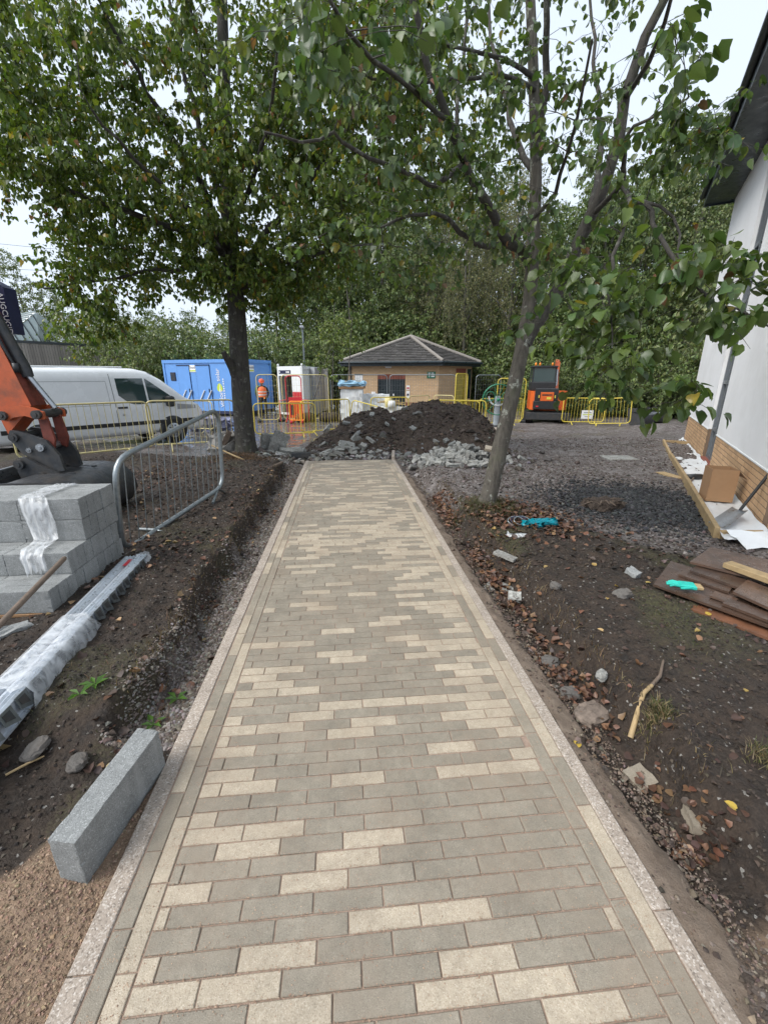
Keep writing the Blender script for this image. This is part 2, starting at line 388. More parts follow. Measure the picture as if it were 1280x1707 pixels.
grav = m.ramp(sv.outputs[0], [(0, (.05, .040, .036)), (.35, (.12, .100, .092)), (.7, (.175, .150, .140)), (1, (.34, .315, .30))])
grav = m.mix(m.ramp(nm, [(.40, .0), (.62, .8)]), grav, (.060, .046, .038))
grav = m.mix(m.ramp(nb, [(.50, 0.0), (.68, .45)]), grav, (.24, .222, .215))
sand = m.mix(m.ramp(nf, [(.3, 0.0), (.7, 1.0)]), (.19, .125, .082), (.31, .215, .145))
sand = m.mix(m.ramp(nm, [(.4, 0.0), (.65, .6)]), sand, (.24, .17, .115))
tarc = m.mix(m.ramp(nb, [(.42, 0.0), (.62, 1.0)]), (.075, .072, .072), (.17, .135, .115))
tarc = m.mix(m.ramp(nf, [(.4, 0.0), (.8, .5)]), tarc, (.21, .19, .18))
mossc = m.mix(m.ramp(nm, [(.3, 0.0), (.7, 1.0)]), (.045, .050, .015), (.095, .095, .035))
def wmask(w):
    return m.ramp(m.math('ADD', w, m.math('MULTIPLY', m.math('SUBTRACT', nm, .5), .9)), [(.38, 0.0), (.62, 1.0)])
c = m.mix(m.ramp(m.math('MULTIPLY', vc.outputs['Alpha'], m.ramp(nf, [(.38, .1), (.62, 1.0)])), [(.05, 0.0), (.8, .8)]), soil, mossc)
c = m.mix(wmask(sp.outputs[0]), c, grav)
c = m.mix(m.ramp(m.math('ADD', sp.outputs[1], m.math('MULTIPLY', m.math('SUBTRACT', nm, .5), .5)), [(.2, 0.0), (.65, 1.0)]), c, sand)
c = m.mix(m.ramp(sp.outputs[2], [(.3, 0.0), (.7, 1.0)]), c, tarc)
wet = m.math('MULTIPLY', sp.outputs[2], m.ramp(nb, [(.34, .0), (.47, 1.0)]))
dampg = m.math('MULTIPLY', sp.outputs[0], m.ramp(m.noise(.9, 5, .6, pos), [(.48, 0.0), (.60, .42)]))
rg = m.math('SUBTRACT', m.math('SUBTRACT', m.ramp(nm, [(.3, .55), (.7, .95)]), m.math('MULTIPLY', wet, .62)), dampg)
m.set(Base_Color=c, Roughness=rg, Specular_IOR_Level=.4)
hh = m.math('ADD', m.math('MULTIPLY', nf, .8), m.math('MULTIPLY', m.math('SUBTRACT', 1.0, vv.outputs['Distance']), .5))
bp = m.bump(hh, .75, .022); m.l(m.math('SUBTRACT', .8, m.math('MULTIPLY', wet, .8)), bp.inputs['Strength'])
M['ground'] = m.mat
cols = np.stack([zn[0], zn[1], zn[2], zn[3]], -1).reshape(-1, 4)
gob = link('ground', np_mesh('ground', np.stack([X, Y, Z], -1).reshape(-1, 3), Fq, M['ground'], cols, True))
props(gob, 'bare soil, gravel and wet tarmac of the building site', None, None, 'structure')
# ================================================================ PATH
path = MB().box(((XL + XR) / 2, (PATH_Y0 + PATH_Y1) / 2, -.0526), (XR - XL - .03, PATH_Y1 - PATH_Y0 - .02, .095)).build('paved_path', M['joint_sand'])
props(path, 'new block paved footpath of grey and buff blocks', None, None, 'structure')
BL, BW, BT = .2345, .0640, .06
_pm = {}
def paver_mesh(l, w, mat):
    k = (round(l, 3), round(w, 3), mat)
    if k not in _pm:
        b = .0025; hx, hy = l / 2, w / 2
        V = [(-hx, -hy, -.05), (hx, -hy, -.05), (hx, hy, -.05), (-hx, hy, -.05), (-hx, -hy, -b), (hx, -hy, -b), (hx, hy, -b), (-hx, hy, -b),
             (-hx + b, -hy + b, 0), (hx - b, -hy + b, 0), (hx - b, hy - b, 0), (-hx + b, hy - b, 0)]
        F = [(8, 9, 10, 11)] + [(i, (i + 1) % 4, 4 + (i + 1) % 4, 4 + i) for i in range(4)] + [(4 + i, 4 + (i + 1) % 4, 8 + (i + 1) % 4, 8 + i) for i in range(4)]
        _pm[k] = MB().add(V, F).mesh('paver', M[mat])
    return _pm[k]
pv = []     # x, y, len, wid, rz, mat
FX0, FX1 = -.657, .841
y = PATH_Y0 + BW / 2; r = 0; off = 0; rr = random.Random(5)
lightmap = lambda x, y: float(vnoise(np.array([x * 1.15 + 3]), np.array([y * 2.0]), 5)[0])
while y < PATH_Y1 - .03:
    off = (off + rr.choice([.36, .45, .5, .58, .64])) % 1.0
    x = FX0 - off * BL
    while x < FX1 - .012:
        a, b = max(x, FX0), min(x + BL, FX1)
        if b - a > .03:
            buff = rr.random() < (.62 if lightmap((a + b) / 2, y) > .50 else .15)
            if 5.5 < y: buff = rr.random() < .34
            pv.append(((a + b) / 2, y, b - a - .0048, BW - .0048, rr.gauss(0, .0045), 'paver_buff' if buff else 'paver_grey'))
        x += BL
    y += BW; r += 1
for cx, ph in ((-.7515, .05), (-.6900, .16), (.8720, .11), (.9345, .02)):
    y = PATH_Y0 - ph; k = rr.randrange(9)
    state = rr.random() < .5
    while y < PATH_Y1 - .05:
        a, b = max(y, PATH_Y0), min(y + BL, PATH_Y1 - .01)
        if b - a > .04:
            if rr.random() < .38: state = not state
            pv.append((cx, (a + b) / 2, b - a - .005, .0575, math.pi / 2 + rr.gauss(0, .002), 'paver_buff' if state else 'paver_grey'))
        y += BL
def seen(x, y):
    p = pix((x, y, 0)); return p[2] > .1 and -40 < p[0] < 1320 and p[1] < 1760
pv.sort(key=lambda q: (not seen(q[0], q[1]), q[0] ** 2 * .3 + q[1] ** 2))
near, rest = pv[:296], pv[296:]
for (x, y, l, w, a, mt) in near:
    o = link('paver', paver_mesh(l, w, mt), path, (x, y, max(-.0014, min(.002, rr.gauss(0, .0011)))), (rr.gauss(0, .004), rr.gauss(0, .003), a))
mb = MB()
for (x, y, l, w, a, mt) in rest:
    me = paver_mesh(l, w, mt); R = rot2(a, rr.gauss(0, .004), rr.gauss(0, .003)); t = Vector((x, y, max(-.0014, min(.002, rr.gauss(0, .0011)))))
    mb.add([R @ v.co + t for v in me.vertices], [tuple(p.vertices) for p in me.polygons], 1 if mt == 'paver_buff' else 0)
o = mb.build('paver_field', [M['paver_grey'], M['paver_buff']], path); o['kind'] = 'stuff'
for cx, w in ((-.823, .074), (.9975, .064)):
    y = PATH_Y0; k = 0
    for L in [.55] + [.915] * 8 + [.78]:
        b = min(y + L, PATH_Y1 + .05)
        if b - y > .1:
            MB().box((0, 0, -.075), (w, b - y - .004, .15), bev=.004).build('kerb_stone', M['aggregate'], path, (cx + rr.gauss(0, .0012), (y + b) / 2, .002), (0, 0, rr.gauss(0, .0012)))
        y = b
MB().box((0, 0, 0), (.07, .62, .13), bev=.006).build('kerb_stone', M['aggregate'], path, (1.03, 9.25, .02), (.05, 0, -.12))
# kerb stone running off to the left at the far end
MB().box((0, 0, 0), (1.0, .07, .13), bev=.006).build('kerb_stone', M['aggregate'], path, (-1.38, 8.92, -.05), (0, 0, -.03))
# spilled jointing sand lying on the blocks
n = 15000; sx = RNG.uniform(FX0 - .15, FX1 + .1, n); sy = .45 + RNG.beta(1.1, 3.0, n) * 4.5
rowy = PATH_Y0 + BW * np.round((sy - PATH_Y0) / BW) + RNG.normal(0, .004, n); onj = RNG.random(n) < .72
sy = np.where(onj, rowy, sy)
keep = fbm(sx, sy, 2.2, 3, 91) > -.18; sx, sy = sx[keep], sy[keep]; n = len(sx)
def blobs(px, py, pz, sc, cols, name, mat, kind='stuff', flat=(.45, .9), base=None, label=None, parent=None, cat=None):
    """many small angular stones / clods joined into one mass"""
    n = len(px)
    if base is None:
        V0 = np.array([(1, 0, 0), (-.3, .95, 0), (-.8, -.7, 0), (.35, .3, .8), (-.45, -.1, .9), (.2, -.6, .65), (0, 0, -.6)], float)
        F0 = np.array([(0, 1, 3), (1, 4, 3), (1, 2, 4), (2, 5, 4), (2, 0, 5), (0, 3, 5), (3, 4, 5), (0, 6, 1), (1, 6, 2), (2, 6, 0)])
    else: V0, F0 = base
    k = len(V0); an = RNG.uniform(0, 6.283, n); ca, sa = np.cos(an), np.sin(an)
    jit = 1 + RNG.uniform(-.28, .28, (n, k, 3)); V = V0[None] * jit
    fl = RNG.uniform(flat[0], flat[1], n)
    ti = RNG.normal(0, .3, n)
    z0 = V[..., 2] * fl[:, None] + V[..., 0] * np.sin(ti)[:, None] * .6
    x = V[..., 0] * ca[:, None] - V[..., 1] * sa[:, None]; y = V[..., 0] * sa[:, None] + V[..., 1] * ca[:, None]
    P = np.stack([x * sc[:, None] + px[:, None], y * sc[:, None] + py[:, None], z0 * sc[:, None] + pz[:, None]], -1).reshape(-1, 3)
    F = (F0[None] + (np.arange(n) * k)[:, None, None]).reshape(-1, 3)
    cc = np.repeat(np.c_[cols, np.ones(n)], k, axis=0)
    o = link(name, np_mesh(name, P, F, mat, cc), parent); props(o, label, cat, None, kind); return o
M['stone_tint'] = tinted('loose_stone', .8, 0, .6)
M['clod_tint'] = tinted('soil_clod', .85, 0, .9)
pal = np.array([(.36, .235, .165), (.30, .19, .13), (.42, .29, .2)])
blobs(sx, sy, np.full(n, .0012), RNG.uniform(.0008, .0026, n), pal[RNG.integers(0, 3, n)], 'spilled_sand', M['stone_tint'], parent=path)
# ================================================================ LOOSE STUFF ON THE GROUND
def scatter(n, x0, x1, y0, y1, dens, power=1.6):
    """points crowded towards the camera, thinned by a density function"""
    yy = y0 + (y1 - y0) * RNG.random(n) ** power; xx = RNG.uniform(x0, x1, n)
    k = RNG.random(n) < dens(xx, yy)
    inpath = (xx > XL - .006) & (xx < XR + .006) & (yy < PATH_Y1)
    k &= ~inpath; return xx[k], yy[k]
def jitcol(base, n, v=.25, b=.3):
    base = np.array(base)[RNG.integers(0, len(base), n)]
    return np.clip(base * (1 + RNG.normal(0, v * .5, (n, 1))) * (1 + RNG.normal(0, .05, (n, 3))), .004, 1)
# pebbles in the trench and haunch
fx, fy = scatter(42000, XL - .42, XL, 1.7, 8.7, lambda x, y: .9 * (1 - sst(.12, .30, XL - x + fbm(x, y, 4, 3, 4) * .08 - .02 * y)), 2.0)
s = RNG.gamma(4, .0016, len(fx)) + .0022
blobs(fx, fy, hgt(fx, fy) + s * .25, s, jitcol([(.125, .10, .082), (.16, .135, .115), (.085, .066, .052), (.22, .20, .18)], len(fx)), 'trench_pebbles', M['stone_tint'], label='grey pebbles in the trench beside the left kerb', cat=None)
# mortar haunch smoothed against the right kerb
hy_ = np.arange(.30, 7.7, .022); hx_ = np.linspace(0, 1, 13); HX, HY = np.meshgrid(hx_, hy_)
wid = .145 + fbm(HY * 0 + 3, HY, 2.1, 4, 140) * .06 + fbm(HY * 0 + 9, HY, 11, 3, 141) * .03
WX = XR + .001 + HX * wid; HZ = -.006 - .055 * HX ** 1.4 + fbm(WX, HY, 9, 4, 142) * .013 + fbm(WX, HY, 40, 3, 143) * .008 - .03 * sst(.85, 1, HX)
ih = np.arange(HX.size).reshape(HX.shape); Fh = np.stack([ih[:-1, :-1], ih[:-1, 1:], ih[1:, 1:], ih[1:, :-1]], -1).reshape(-1, 4)
m = NB('haunch'); pos = m.n('NewGeometry').outputs['Position']; n1 = m.noise(14, 6, .7, pos); n2_ = m.noise(120, 4, .7, pos)
hc_ = m.mix(m.ramp(n1, [(.35, 0.0), (.68, 1.0)]), (.155, .112, .080), (.235, .182, .138)); hc_ = m.mix(m.ramp(m.noise(3.2, 6, .7, pos), [(.55, 0.0), (.72, .8)]), hc_, (.085, .062, .046)); hc_ = m.mix(m.ramp(n2_, [(.55, 0.0), (.75, .4)]), hc_, (.29, .235, .185))
m.set(Base_Color=hc_, Roughness=.9); m.bump(m.math('ADD', m.math('MULTIPLY', n1, 1.2), n2_), .8, .012)
ho = link('kerb_haunch', np_mesh('kerb_haunch', np.stack([WX, HY, HZ], -1).reshape(-1, 3), Fh, m.mat, None, True)); fx, fy = scatter(15000, XR, XR + .26, .5, 7.5, lambda x, y: .25 + .75 * sst(.08, .2, x - XR), 1.7)
s = RNG.gamma(1.6, .0022, len(fx)) + .0012; zz_ = np.maximum(hgt(fx, fy), -.006 - .055 * np.clip((fx - XR) / .15, 0, 1.2) ** 1.4)
blobs(fx, fy, zz_ + s * .1, s, jitcol([(.13, .095, .07), (.095, .066, .048), (.17, .135, .105), (.05, .036, .027)], len(fx)), 'haunch_grit', M['stone_tint'], label='grit and crumbs on the haunch along the right kerb', cat=None)
props(ho, 'sandy mortar haunch along the right kerb', None, None, 'structure')
# gravel field to the right
fx, fy = scatter(42000, 1.2, 9.5, 1.5, 13, lambda x, y: zones(x, y)[0] * .8 * (.35 + .65 * sst(-.2, .3, fbm(x, y, 1.7, 3, 5))), 1.5)
s = RNG.gamma(3, .0036, len(fx)) + .004
dark = np.exp(-(((fx - 4.0) / .85) ** 2 + ((fy - 5.3) / .95) ** 2)) + RNG.normal(0, .12, len(fx)) > .42
cg = jitcol([(.13, .105, .092), (.092, .072, .061), (.19, .165, .152), (.062, .047, .038)], len(fx)); cg[dark] = jitcol([(.035, .036, .038), (.06, .06, .06)], int(dark.sum()))
blobs(fx, fy, hgt(fx, fy) + s * .2, s, cg, 'loose_gravel', M['stone_tint'], label='grey gravel spread over the ground right of the path', cat=None)
fx = RNG.normal(4.0, .55, 9000); fy = RNG.normal(5.35, .55, 9000); s = RNG.gamma(4, .0035, 9000) + .004
blobs(fx, fy, hgt(fx, fy) + s * .3 + .05 * np.exp(-(((fx - 4) / .5) ** 2 + ((fy - 5.4) / .5) ** 2)), s, jitcol([(.03, .031, .033), (.055, .055, .056), (.02, .02, .021)], 9000), 'black_chippings', M['stone_tint'], label='spread of black chippings on the gravel near the building', cat=None)
# soil clods
fx, fy = scatter(76000, -5.5, 4.2, .45, 10.0, lambda x, y: .75 * (1 - zones(x, y)[2]) * (zones(x, y)[1] < .25) * (1 - .7 * zones(x, y)[0]), 1.7)
s = np.minimum(RNG.gamma(2.0, .0046, len(fx)) + .0022, np.where(fy < 3.2, .011, .03)); kk_ = (fx - XR < -1) | (fx - XR > .2); fx, fy, s = fx[kk_], fy[kk_], s[kk_]
blobs(fx, fy, hgt(fx, fy) + s * .1, s, jitcol([(.027, .019, .014), (.042, .030, .022), (.018, .013, .010), (.065, .048, .036)], len(fx)), 'soil_crumbs', M['clod_tint'], label='crumbs of dark soil over the dug ground', cat=None)
# sand grains lower left
fx, fy = scatter(42000, -2.2, XL, .45, 1.9, lambda x, y: zones(x, y)[1], 1.0); s = RNG.gamma(2.5, .0010, len(fx)) + .0008
blobs(fx, fy, hgt(fx, fy) + s * .2, s, jitcol([(.26, .175, .118), (.22, .148, .10), (.30, .21, .145), (.17, .112, .075)], len(fx)), 'sand_grains', M['stone_tint'], label='orange building sand heaped by the left kerb', cat=None)
# fallen leaves, grass, moss
def leafmass(px, py, pz, size, cols, name, label, mat, curl=.35, parent=None, tilt=.35):
    n = len(px)
    V0 = np.array([(0, 0, 0), (.40, .16, .13), (.46, .48, .20), (.26, .80, .16), (0, 1.05, .10), (-.26, .80, .16), (-.46, .48, .20), (-.40, .16, .13), (0, .5, .0)], float); V0[:, 1] -= .5
    F0 = np.array([(0, 1, 8), (1, 2, 8), (2, 3, 8), (3, 4, 8), (4, 5, 8), (5, 6, 8), (6, 7, 8), (7, 0, 8)]); k = 9
    V = V0[None] * (1 + RNG.uniform(-.25, .25, (n, k, 3))); V[..., 2] *= RNG.uniform(-.6, 3.0, n)[:, None] * curl / .35
    a, b, c = RNG.uniform(0, 6.283, n), RNG.normal(0, tilt, n), RNG.normal(0, tilt, n)
    x, y, z = V[..., 0], V[..., 1], V[..., 2]
    y, z = y * np.cos(b)[:, None] - z * np.sin(b)[:, None], y * np.sin(b)[:, None] + z * np.cos(b)[:, None]
    x, z = x * np.cos(c)[:, None] - z * np.sin(c)[:, None], x * np.sin(c)[:, None] + z * np.cos(c)[:, None]
    x, y = x * np.cos(a)[:, None] - y * np.sin(a)[:, None], x * np.sin(a)[:, None] + y * np.cos(a)[:, None]
    P = np.stack([x, y, z], -1) * size[:, None, None] + np.stack([px, py, pz], -1)[:, None]
    F = (F0[None] + (np.arange(n) * k)[:, None, None]).reshape(-1, 3)
    o = link(name, np_mesh(name, P.reshape(-1, 3), F, mat, np.repeat(np.c_[cols, np.ones(n)], k, axis=0), True), parent)
    return props(o, label, None, None, 'stuff')
M['dead_leaf'] = tinted('dead_leaf', .55, .08)
BROWN = [(.115, .054, .032), (.155, .076, .042), (.085, .043, .028), (.14, .074, .049), (.20, .112, .06), (.062, .035, .026), (.05, .03, .022)]
fx, fy = scatter(7500, XR, XR + .55, 1.0, 6.2, lambda x, y: .95 * np.exp(-((x - XR - .27 - fbm(x * 0, y, 1.2, 2, 8) * .05) / .085) ** 2) * sst(-.7, .1, fbm(x, y, 1.6, 3, 81)), 1.25)
s = RNG.uniform(.026, .056, len(fx)) * np.where(fy < 2.2, .78, 1); leafmass(fx, fy, hgt(fx, fy) + RNG.uniform(.004, .028, len(fx)), s, jitcol(BROWN, len(fx)), 'fallen_leaves', 'drift of brown fallen leaves in the trench right of the path', M['dead_leaf'])
fx, fy = RNG.normal(2.0, .40, 800), RNG.normal(4.55, .34, 800); k = ((fx - 1.70) ** 2 + (fy - 4.95) ** 2) > .03; fx, fy = fx[k], fy[k]
s = RNG.uniform(.035, .065, len(fx)); leafmass(fx, fy, hgt(fx, fy) + RNG.uniform(.004, .025, len(fx)), s, jitcol(BROWN, len(fx)), 'fallen_leaves', 'patch of brown fallen leaves at the foot of the leaning tree', M['dead_leaf'])
fx, fy = scatter(9500, -4.5, XL, 1.5, 9.5, lambda x, y: (1 - zones(x, y)[2]) * (.10 + .7 * sst(.1, .5, fbm(x, y, 1.2, 3, 83)) + .5 * np.exp(-((XL - x - .20 - .02 * y) / .09) ** 2)), 1.2)
s = RNG.uniform(.022, .055, len(fx)); leafmass(fx, fy, hgt(fx, fy) + RNG.uniform(.002, .014, len(fx)), s, jitcol(BROWN + [(.05, .028, .02)] * 5 + [(.3, .2, .1)], len(fx)), 'fallen_leaves', 'brown leaf litter on the soil left of the path', M['dead_leaf'])
fx, fy = scatter(800, XR + .4, 4.2, .8, 5, lambda x, y: .3 + .7 * sst(0, .5, fbm(x, y, 1.4, 3, 84)), 1.2)
s = RNG.uniform(.02, .05, len(fx)); leafmass(fx, fy, hgt(fx, fy) + RNG.uniform(.002, .012, len(fx)), s, jitcol(BROWN + [(.06, .035, .025)] * 4 + [(.3, .2, .06)], len(fx)), 'fallen_leaves', 'scattered brown leaves on the bank right of the path', M['dead_leaf'])
def grass(px, py, h, cols, name, label):
    n = len(px); a = RNG.uniform(0, 6.283, n); w = RNG.uniform(.0012, .003, n); le = RNG.uniform(.2, 1.2, n) * h; a2 = RNG.uniform(0, 6.283, n)
    z = hgt(px, py); dx, dy = np.cos(a), np.sin(a)
    b = np.stack([px, py, z - .004], -1); s_ = np.stack([-dy * w, dx * w, 0 * w], -1)
    mid = b + np.stack([np.cos(a2) * le * .35, np.sin(a2) * le * .35, h * .6], -1); tip = b + np.stack([np.cos(a2) * le, np.sin(a2) * le, h * .85], -1)
    V = np.stack([b - s_, b + s_, mid + s_ * .7, mid - s_ * .7, tip], 1); F0 = np.array([(0, 1, 2), (0, 2, 3), (3, 2, 4)])
    F = (F0[None] + (np.arange(n) * 5)[:, None, None]).reshape(-1, 3)
    o = link(name, np_mesh(name, V.reshape(-1, 3), F, M['grass_tint'], np.repeat(np.c_[cols, np.ones(n)], 5, axis=0))); props(o, label, None, None, 'stuff')
M['grass_tint'] = tinted('grass_blade', .6, .25)
GR = [(.055, .070, .018), (.085, .090, .028), (.12, .105, .05), (.15, .12, .07), (.045, .05, .02)]
fx, fy = scatter(24000, 1.35, 4.0, 1.1, 5.2, lambda x, y: zones(x, y)[3] * .9 * sst(-.1, .35, fbm(x, y, 3, 3, 71)), 1.1)
grass(fx, fy, RNG.uniform(.008, .028, len(fx)), jitcol(GR, len(fx)), 'sparse_grass', 'sparse flattened grass on the bank right of the path')
fx, fy = scatter(9000, -3.4, XL - .3, 1.7, 8.5, lambda x, y: .15 + .7 * sst(.1, .4, fbm(x, y, 1.9, 4, 77)), 1.3)
grass(fx, fy, RNG.uniform(.01, .035, len(fx)), jitcol(GR + [(.14, .09, .05)] * 3, len(fx)), 'sparse_grass', 'dead grass and roots on the soil left of the path')
for (px_, py_, nn_, lab_) in ((1090, 1212, 420, 'dry grass tuft below the broken stick'), (1272, 1285, 260, 'grass tuft at the right frame edge')):
    c0_ = G(px_, py_, .03); fx = RNG.normal(c0_.x, .035, nn_); fy = RNG.normal(c0_.y, .03, nn_)
    grass(fx, fy, RNG.uniform(.02, .07, nn_), jitcol(GR + [(.22, .17, .09)] * 4, nn_), 'grass_tuft', lab_)
cx, cy = 1.72, 5.2; fx = RNG.normal(1.68, .22, 2600); fy = RNG.normal(4.86, .17, 2600)
grass(fx, fy, RNG.uniform(.02, .10, 2600), jitcol(GR, 2600), 'grass_tuft', 'rough grass growing round the foot of the leaning tree')
fy = RNG.uniform(1.9, 8.4, 2600); fx = XL - .24 - .02 * fy + RNG.normal(0, .06, 2600)
grass(fx, fy, RNG.uniform(.015, .07, 2600), jitcol([(.10, .06, .035), (.16, .11, .06), (.05, .035, .022), (.20, .15, .08)], 2600), 'root_fibres', 'torn roots hanging over the dug edge left of the path')
fy = RNG.uniform(1.2, 6.5, 1800); fx = XR + .42 + RNG.normal(0, .06, 1800)
grass(fx, fy, RNG.uniform(.015, .07, 1800), jitcol([(.10, .06, .035), (.16, .11, .06), (.05, .035, .022), (.20, .15, .08)], 1800), 'root_fibres', 'torn roots hanging over the dug edge right of the path')
fx = RNG.normal(-2.15, .38, 2200); fy = RNG.normal(8.95, .28, 2200)
grass(fx, fy, RNG.uniform(.02, .09, 2200), jitcol([(.16, .09, .045), (.22, .12, .06), (.10, .06, .03)], 2200), 'root_fibres', 'brown roots and dead grass at the foot of the big leafy tree')
# ================================================================ TREES
def bark_mat(name, c0, c1, lichen=0.0, fis=1.0):
    m = NB(name); pos = m.coord()
    mp = m.n('Mapping'); mp.inputs['Scale'].default_value = (1, 1, .22); m.l(pos, mp.inputs[0])
    f = m.noise(26, 6, .7, mp.outputs[0], .4); base = m.ramp(f, [(.3, c0), (.7, c1)])
    hb = m.n('Mapping'); hb.inputs['Scale'].default_value = (.5, .5, 3.2); m.l(pos, hb.inputs[0])
    base = m.mix(m.ramp(m.noise(16, 4, .6, hb.outputs[0]), [(.62, 0.0), (.72, .5)]), base, tuple(Vector(c1) * 1.5))
    if lichen:
        v = m.n('TexVoronoi'); v.inputs['Scale'].default_value = 10; nzv = m.n('TexNoise'); nzv.inputs['Scale'].default_value = 14; m.l(pos, nzv.inputs['Vector']); m.l(m.mix(.16, pos, nzv.outputs[1]), v.inputs['Vector'])
        sp_ = m.n('SeparateColor'); m.l(v.outputs['Color'], sp_.inputs[0])
        spot = m.math('MULTIPLY', m.ramp(v.outputs['Distance'], [(.26, 1.0), (.40, 0.0)]), m.ramp(sp_.outputs[0], [(.48, 0.0), (.52, 1.0)]))
        spot = m.math('MULTIPLY', spot, m.ramp(m.noise(60, 3), [(.38, .0), (.55, 1.0)]))
        base = m.mix(m.math('MULTIPLY', spot, lichen), base, (.34, .35, .30))
        base = m.mix(m.ramp(m.noise(5, 4), [(.5, 0.0), (.75, .45)]), base, (.075, .085, .04))
    m.set(Base_Color=base, Roughness=.85); m.bump(f, .9 * fis, .02); return m.mat
M['bark_lime'] = bark_mat('bark_grey_lichen', (.040, .034, .027), (.135, .120, .097), .95)
M['bark_dark'] = bark_mat('bark_dark', (.022, .019, .016), (.075, .067, .058), .3)
M['bark_far'] = bark_mat('bark_far', (.05, .045, .038), (.13, .12, .105), .2)
M['leaf'] = tinted('leaf_green', .34, .40); M['leaf_far'] = tinted('leaf_far', .55, .25)
LEAF_A = (np.array([(0, 0, 0), (.24, -.10, .03), (.50, .12, .10), (.54, .45, .12), (.33, .80, .07), (0, 1.03, -.06),
                    (-.33, .80, .07), (-.54, .45, .12), (-.50, .12, .10), (-.24, -.10, .03), (0, .45, -.02)], float),
          np.array([(0, 1, 2), (0, 2, 10), (2, 3, 10), (3, 4, 10), (4, 5, 10), (5, 6, 10), (6, 7, 10), (7, 8, 10), (8, 0, 10), (8, 9, 0)]))
LEAF_B = (np.array([(0, 0, 0), (.46, .22, .10), (.38, .66, .08), (0, 1.08, -.05), (-.38, .66, .08), (-.46, .22, .10)], float),
          np.array([(0, 1, 2), (0, 2, 3), (0, 3, 4), (0, 4, 5)]))
LEAF_C = (np.array([(0, 0, 0), (.40, .5, .08), (0, 1, -.04), (-.40, .5, .08)], float), np.array([(0, 1, 2), (0, 2, 3)]))
def leaf_frames(axis, nrm):
    a = axis / np.linalg.norm(axis, axis=1, keepdims=True)
    s = np.cross(a, nrm); s /= np.linalg.norm(s, axis=1, keepdims=True) + 1e-9
    n = np.cross(s, a); return s, a, n
def leaf_mesh(name, tmpl, P, A, N, size, cols, mat, jitter=.12):
    s, a, n = leaf_frames(A, N); V0, F0 = tmpl; k = len(V0); m_ = len(P)
    V = V0[None] * (1 + RNG.uniform(-jitter, jitter, (m_, k, 3)))
    V[..., 2] *= RNG.uniform(.2, 2.6, m_)[:, None]; V[..., 2] -= RNG.uniform(-.12, .45, m_)[:, None] * V[..., 1] ** 2
    V[..., 0] *= RNG.uniform(.72, 1.1, m_)[:, None]
    Q = (V[..., 0:1] * s[:, None] + V[..., 1:2] * a[:, None] + V[..., 2:3] * n[:, None]) * size[:, None, None] + P[:, None]
    F = (F0[None] + (np.arange(m_) * k)[:, None, None]).reshape(-1, 3)
    return np_mesh(name, Q.reshape(-1, 3), F, mat, np.repeat(np.c_[cols, np.ones(m_)], k, axis=0), k > 8)
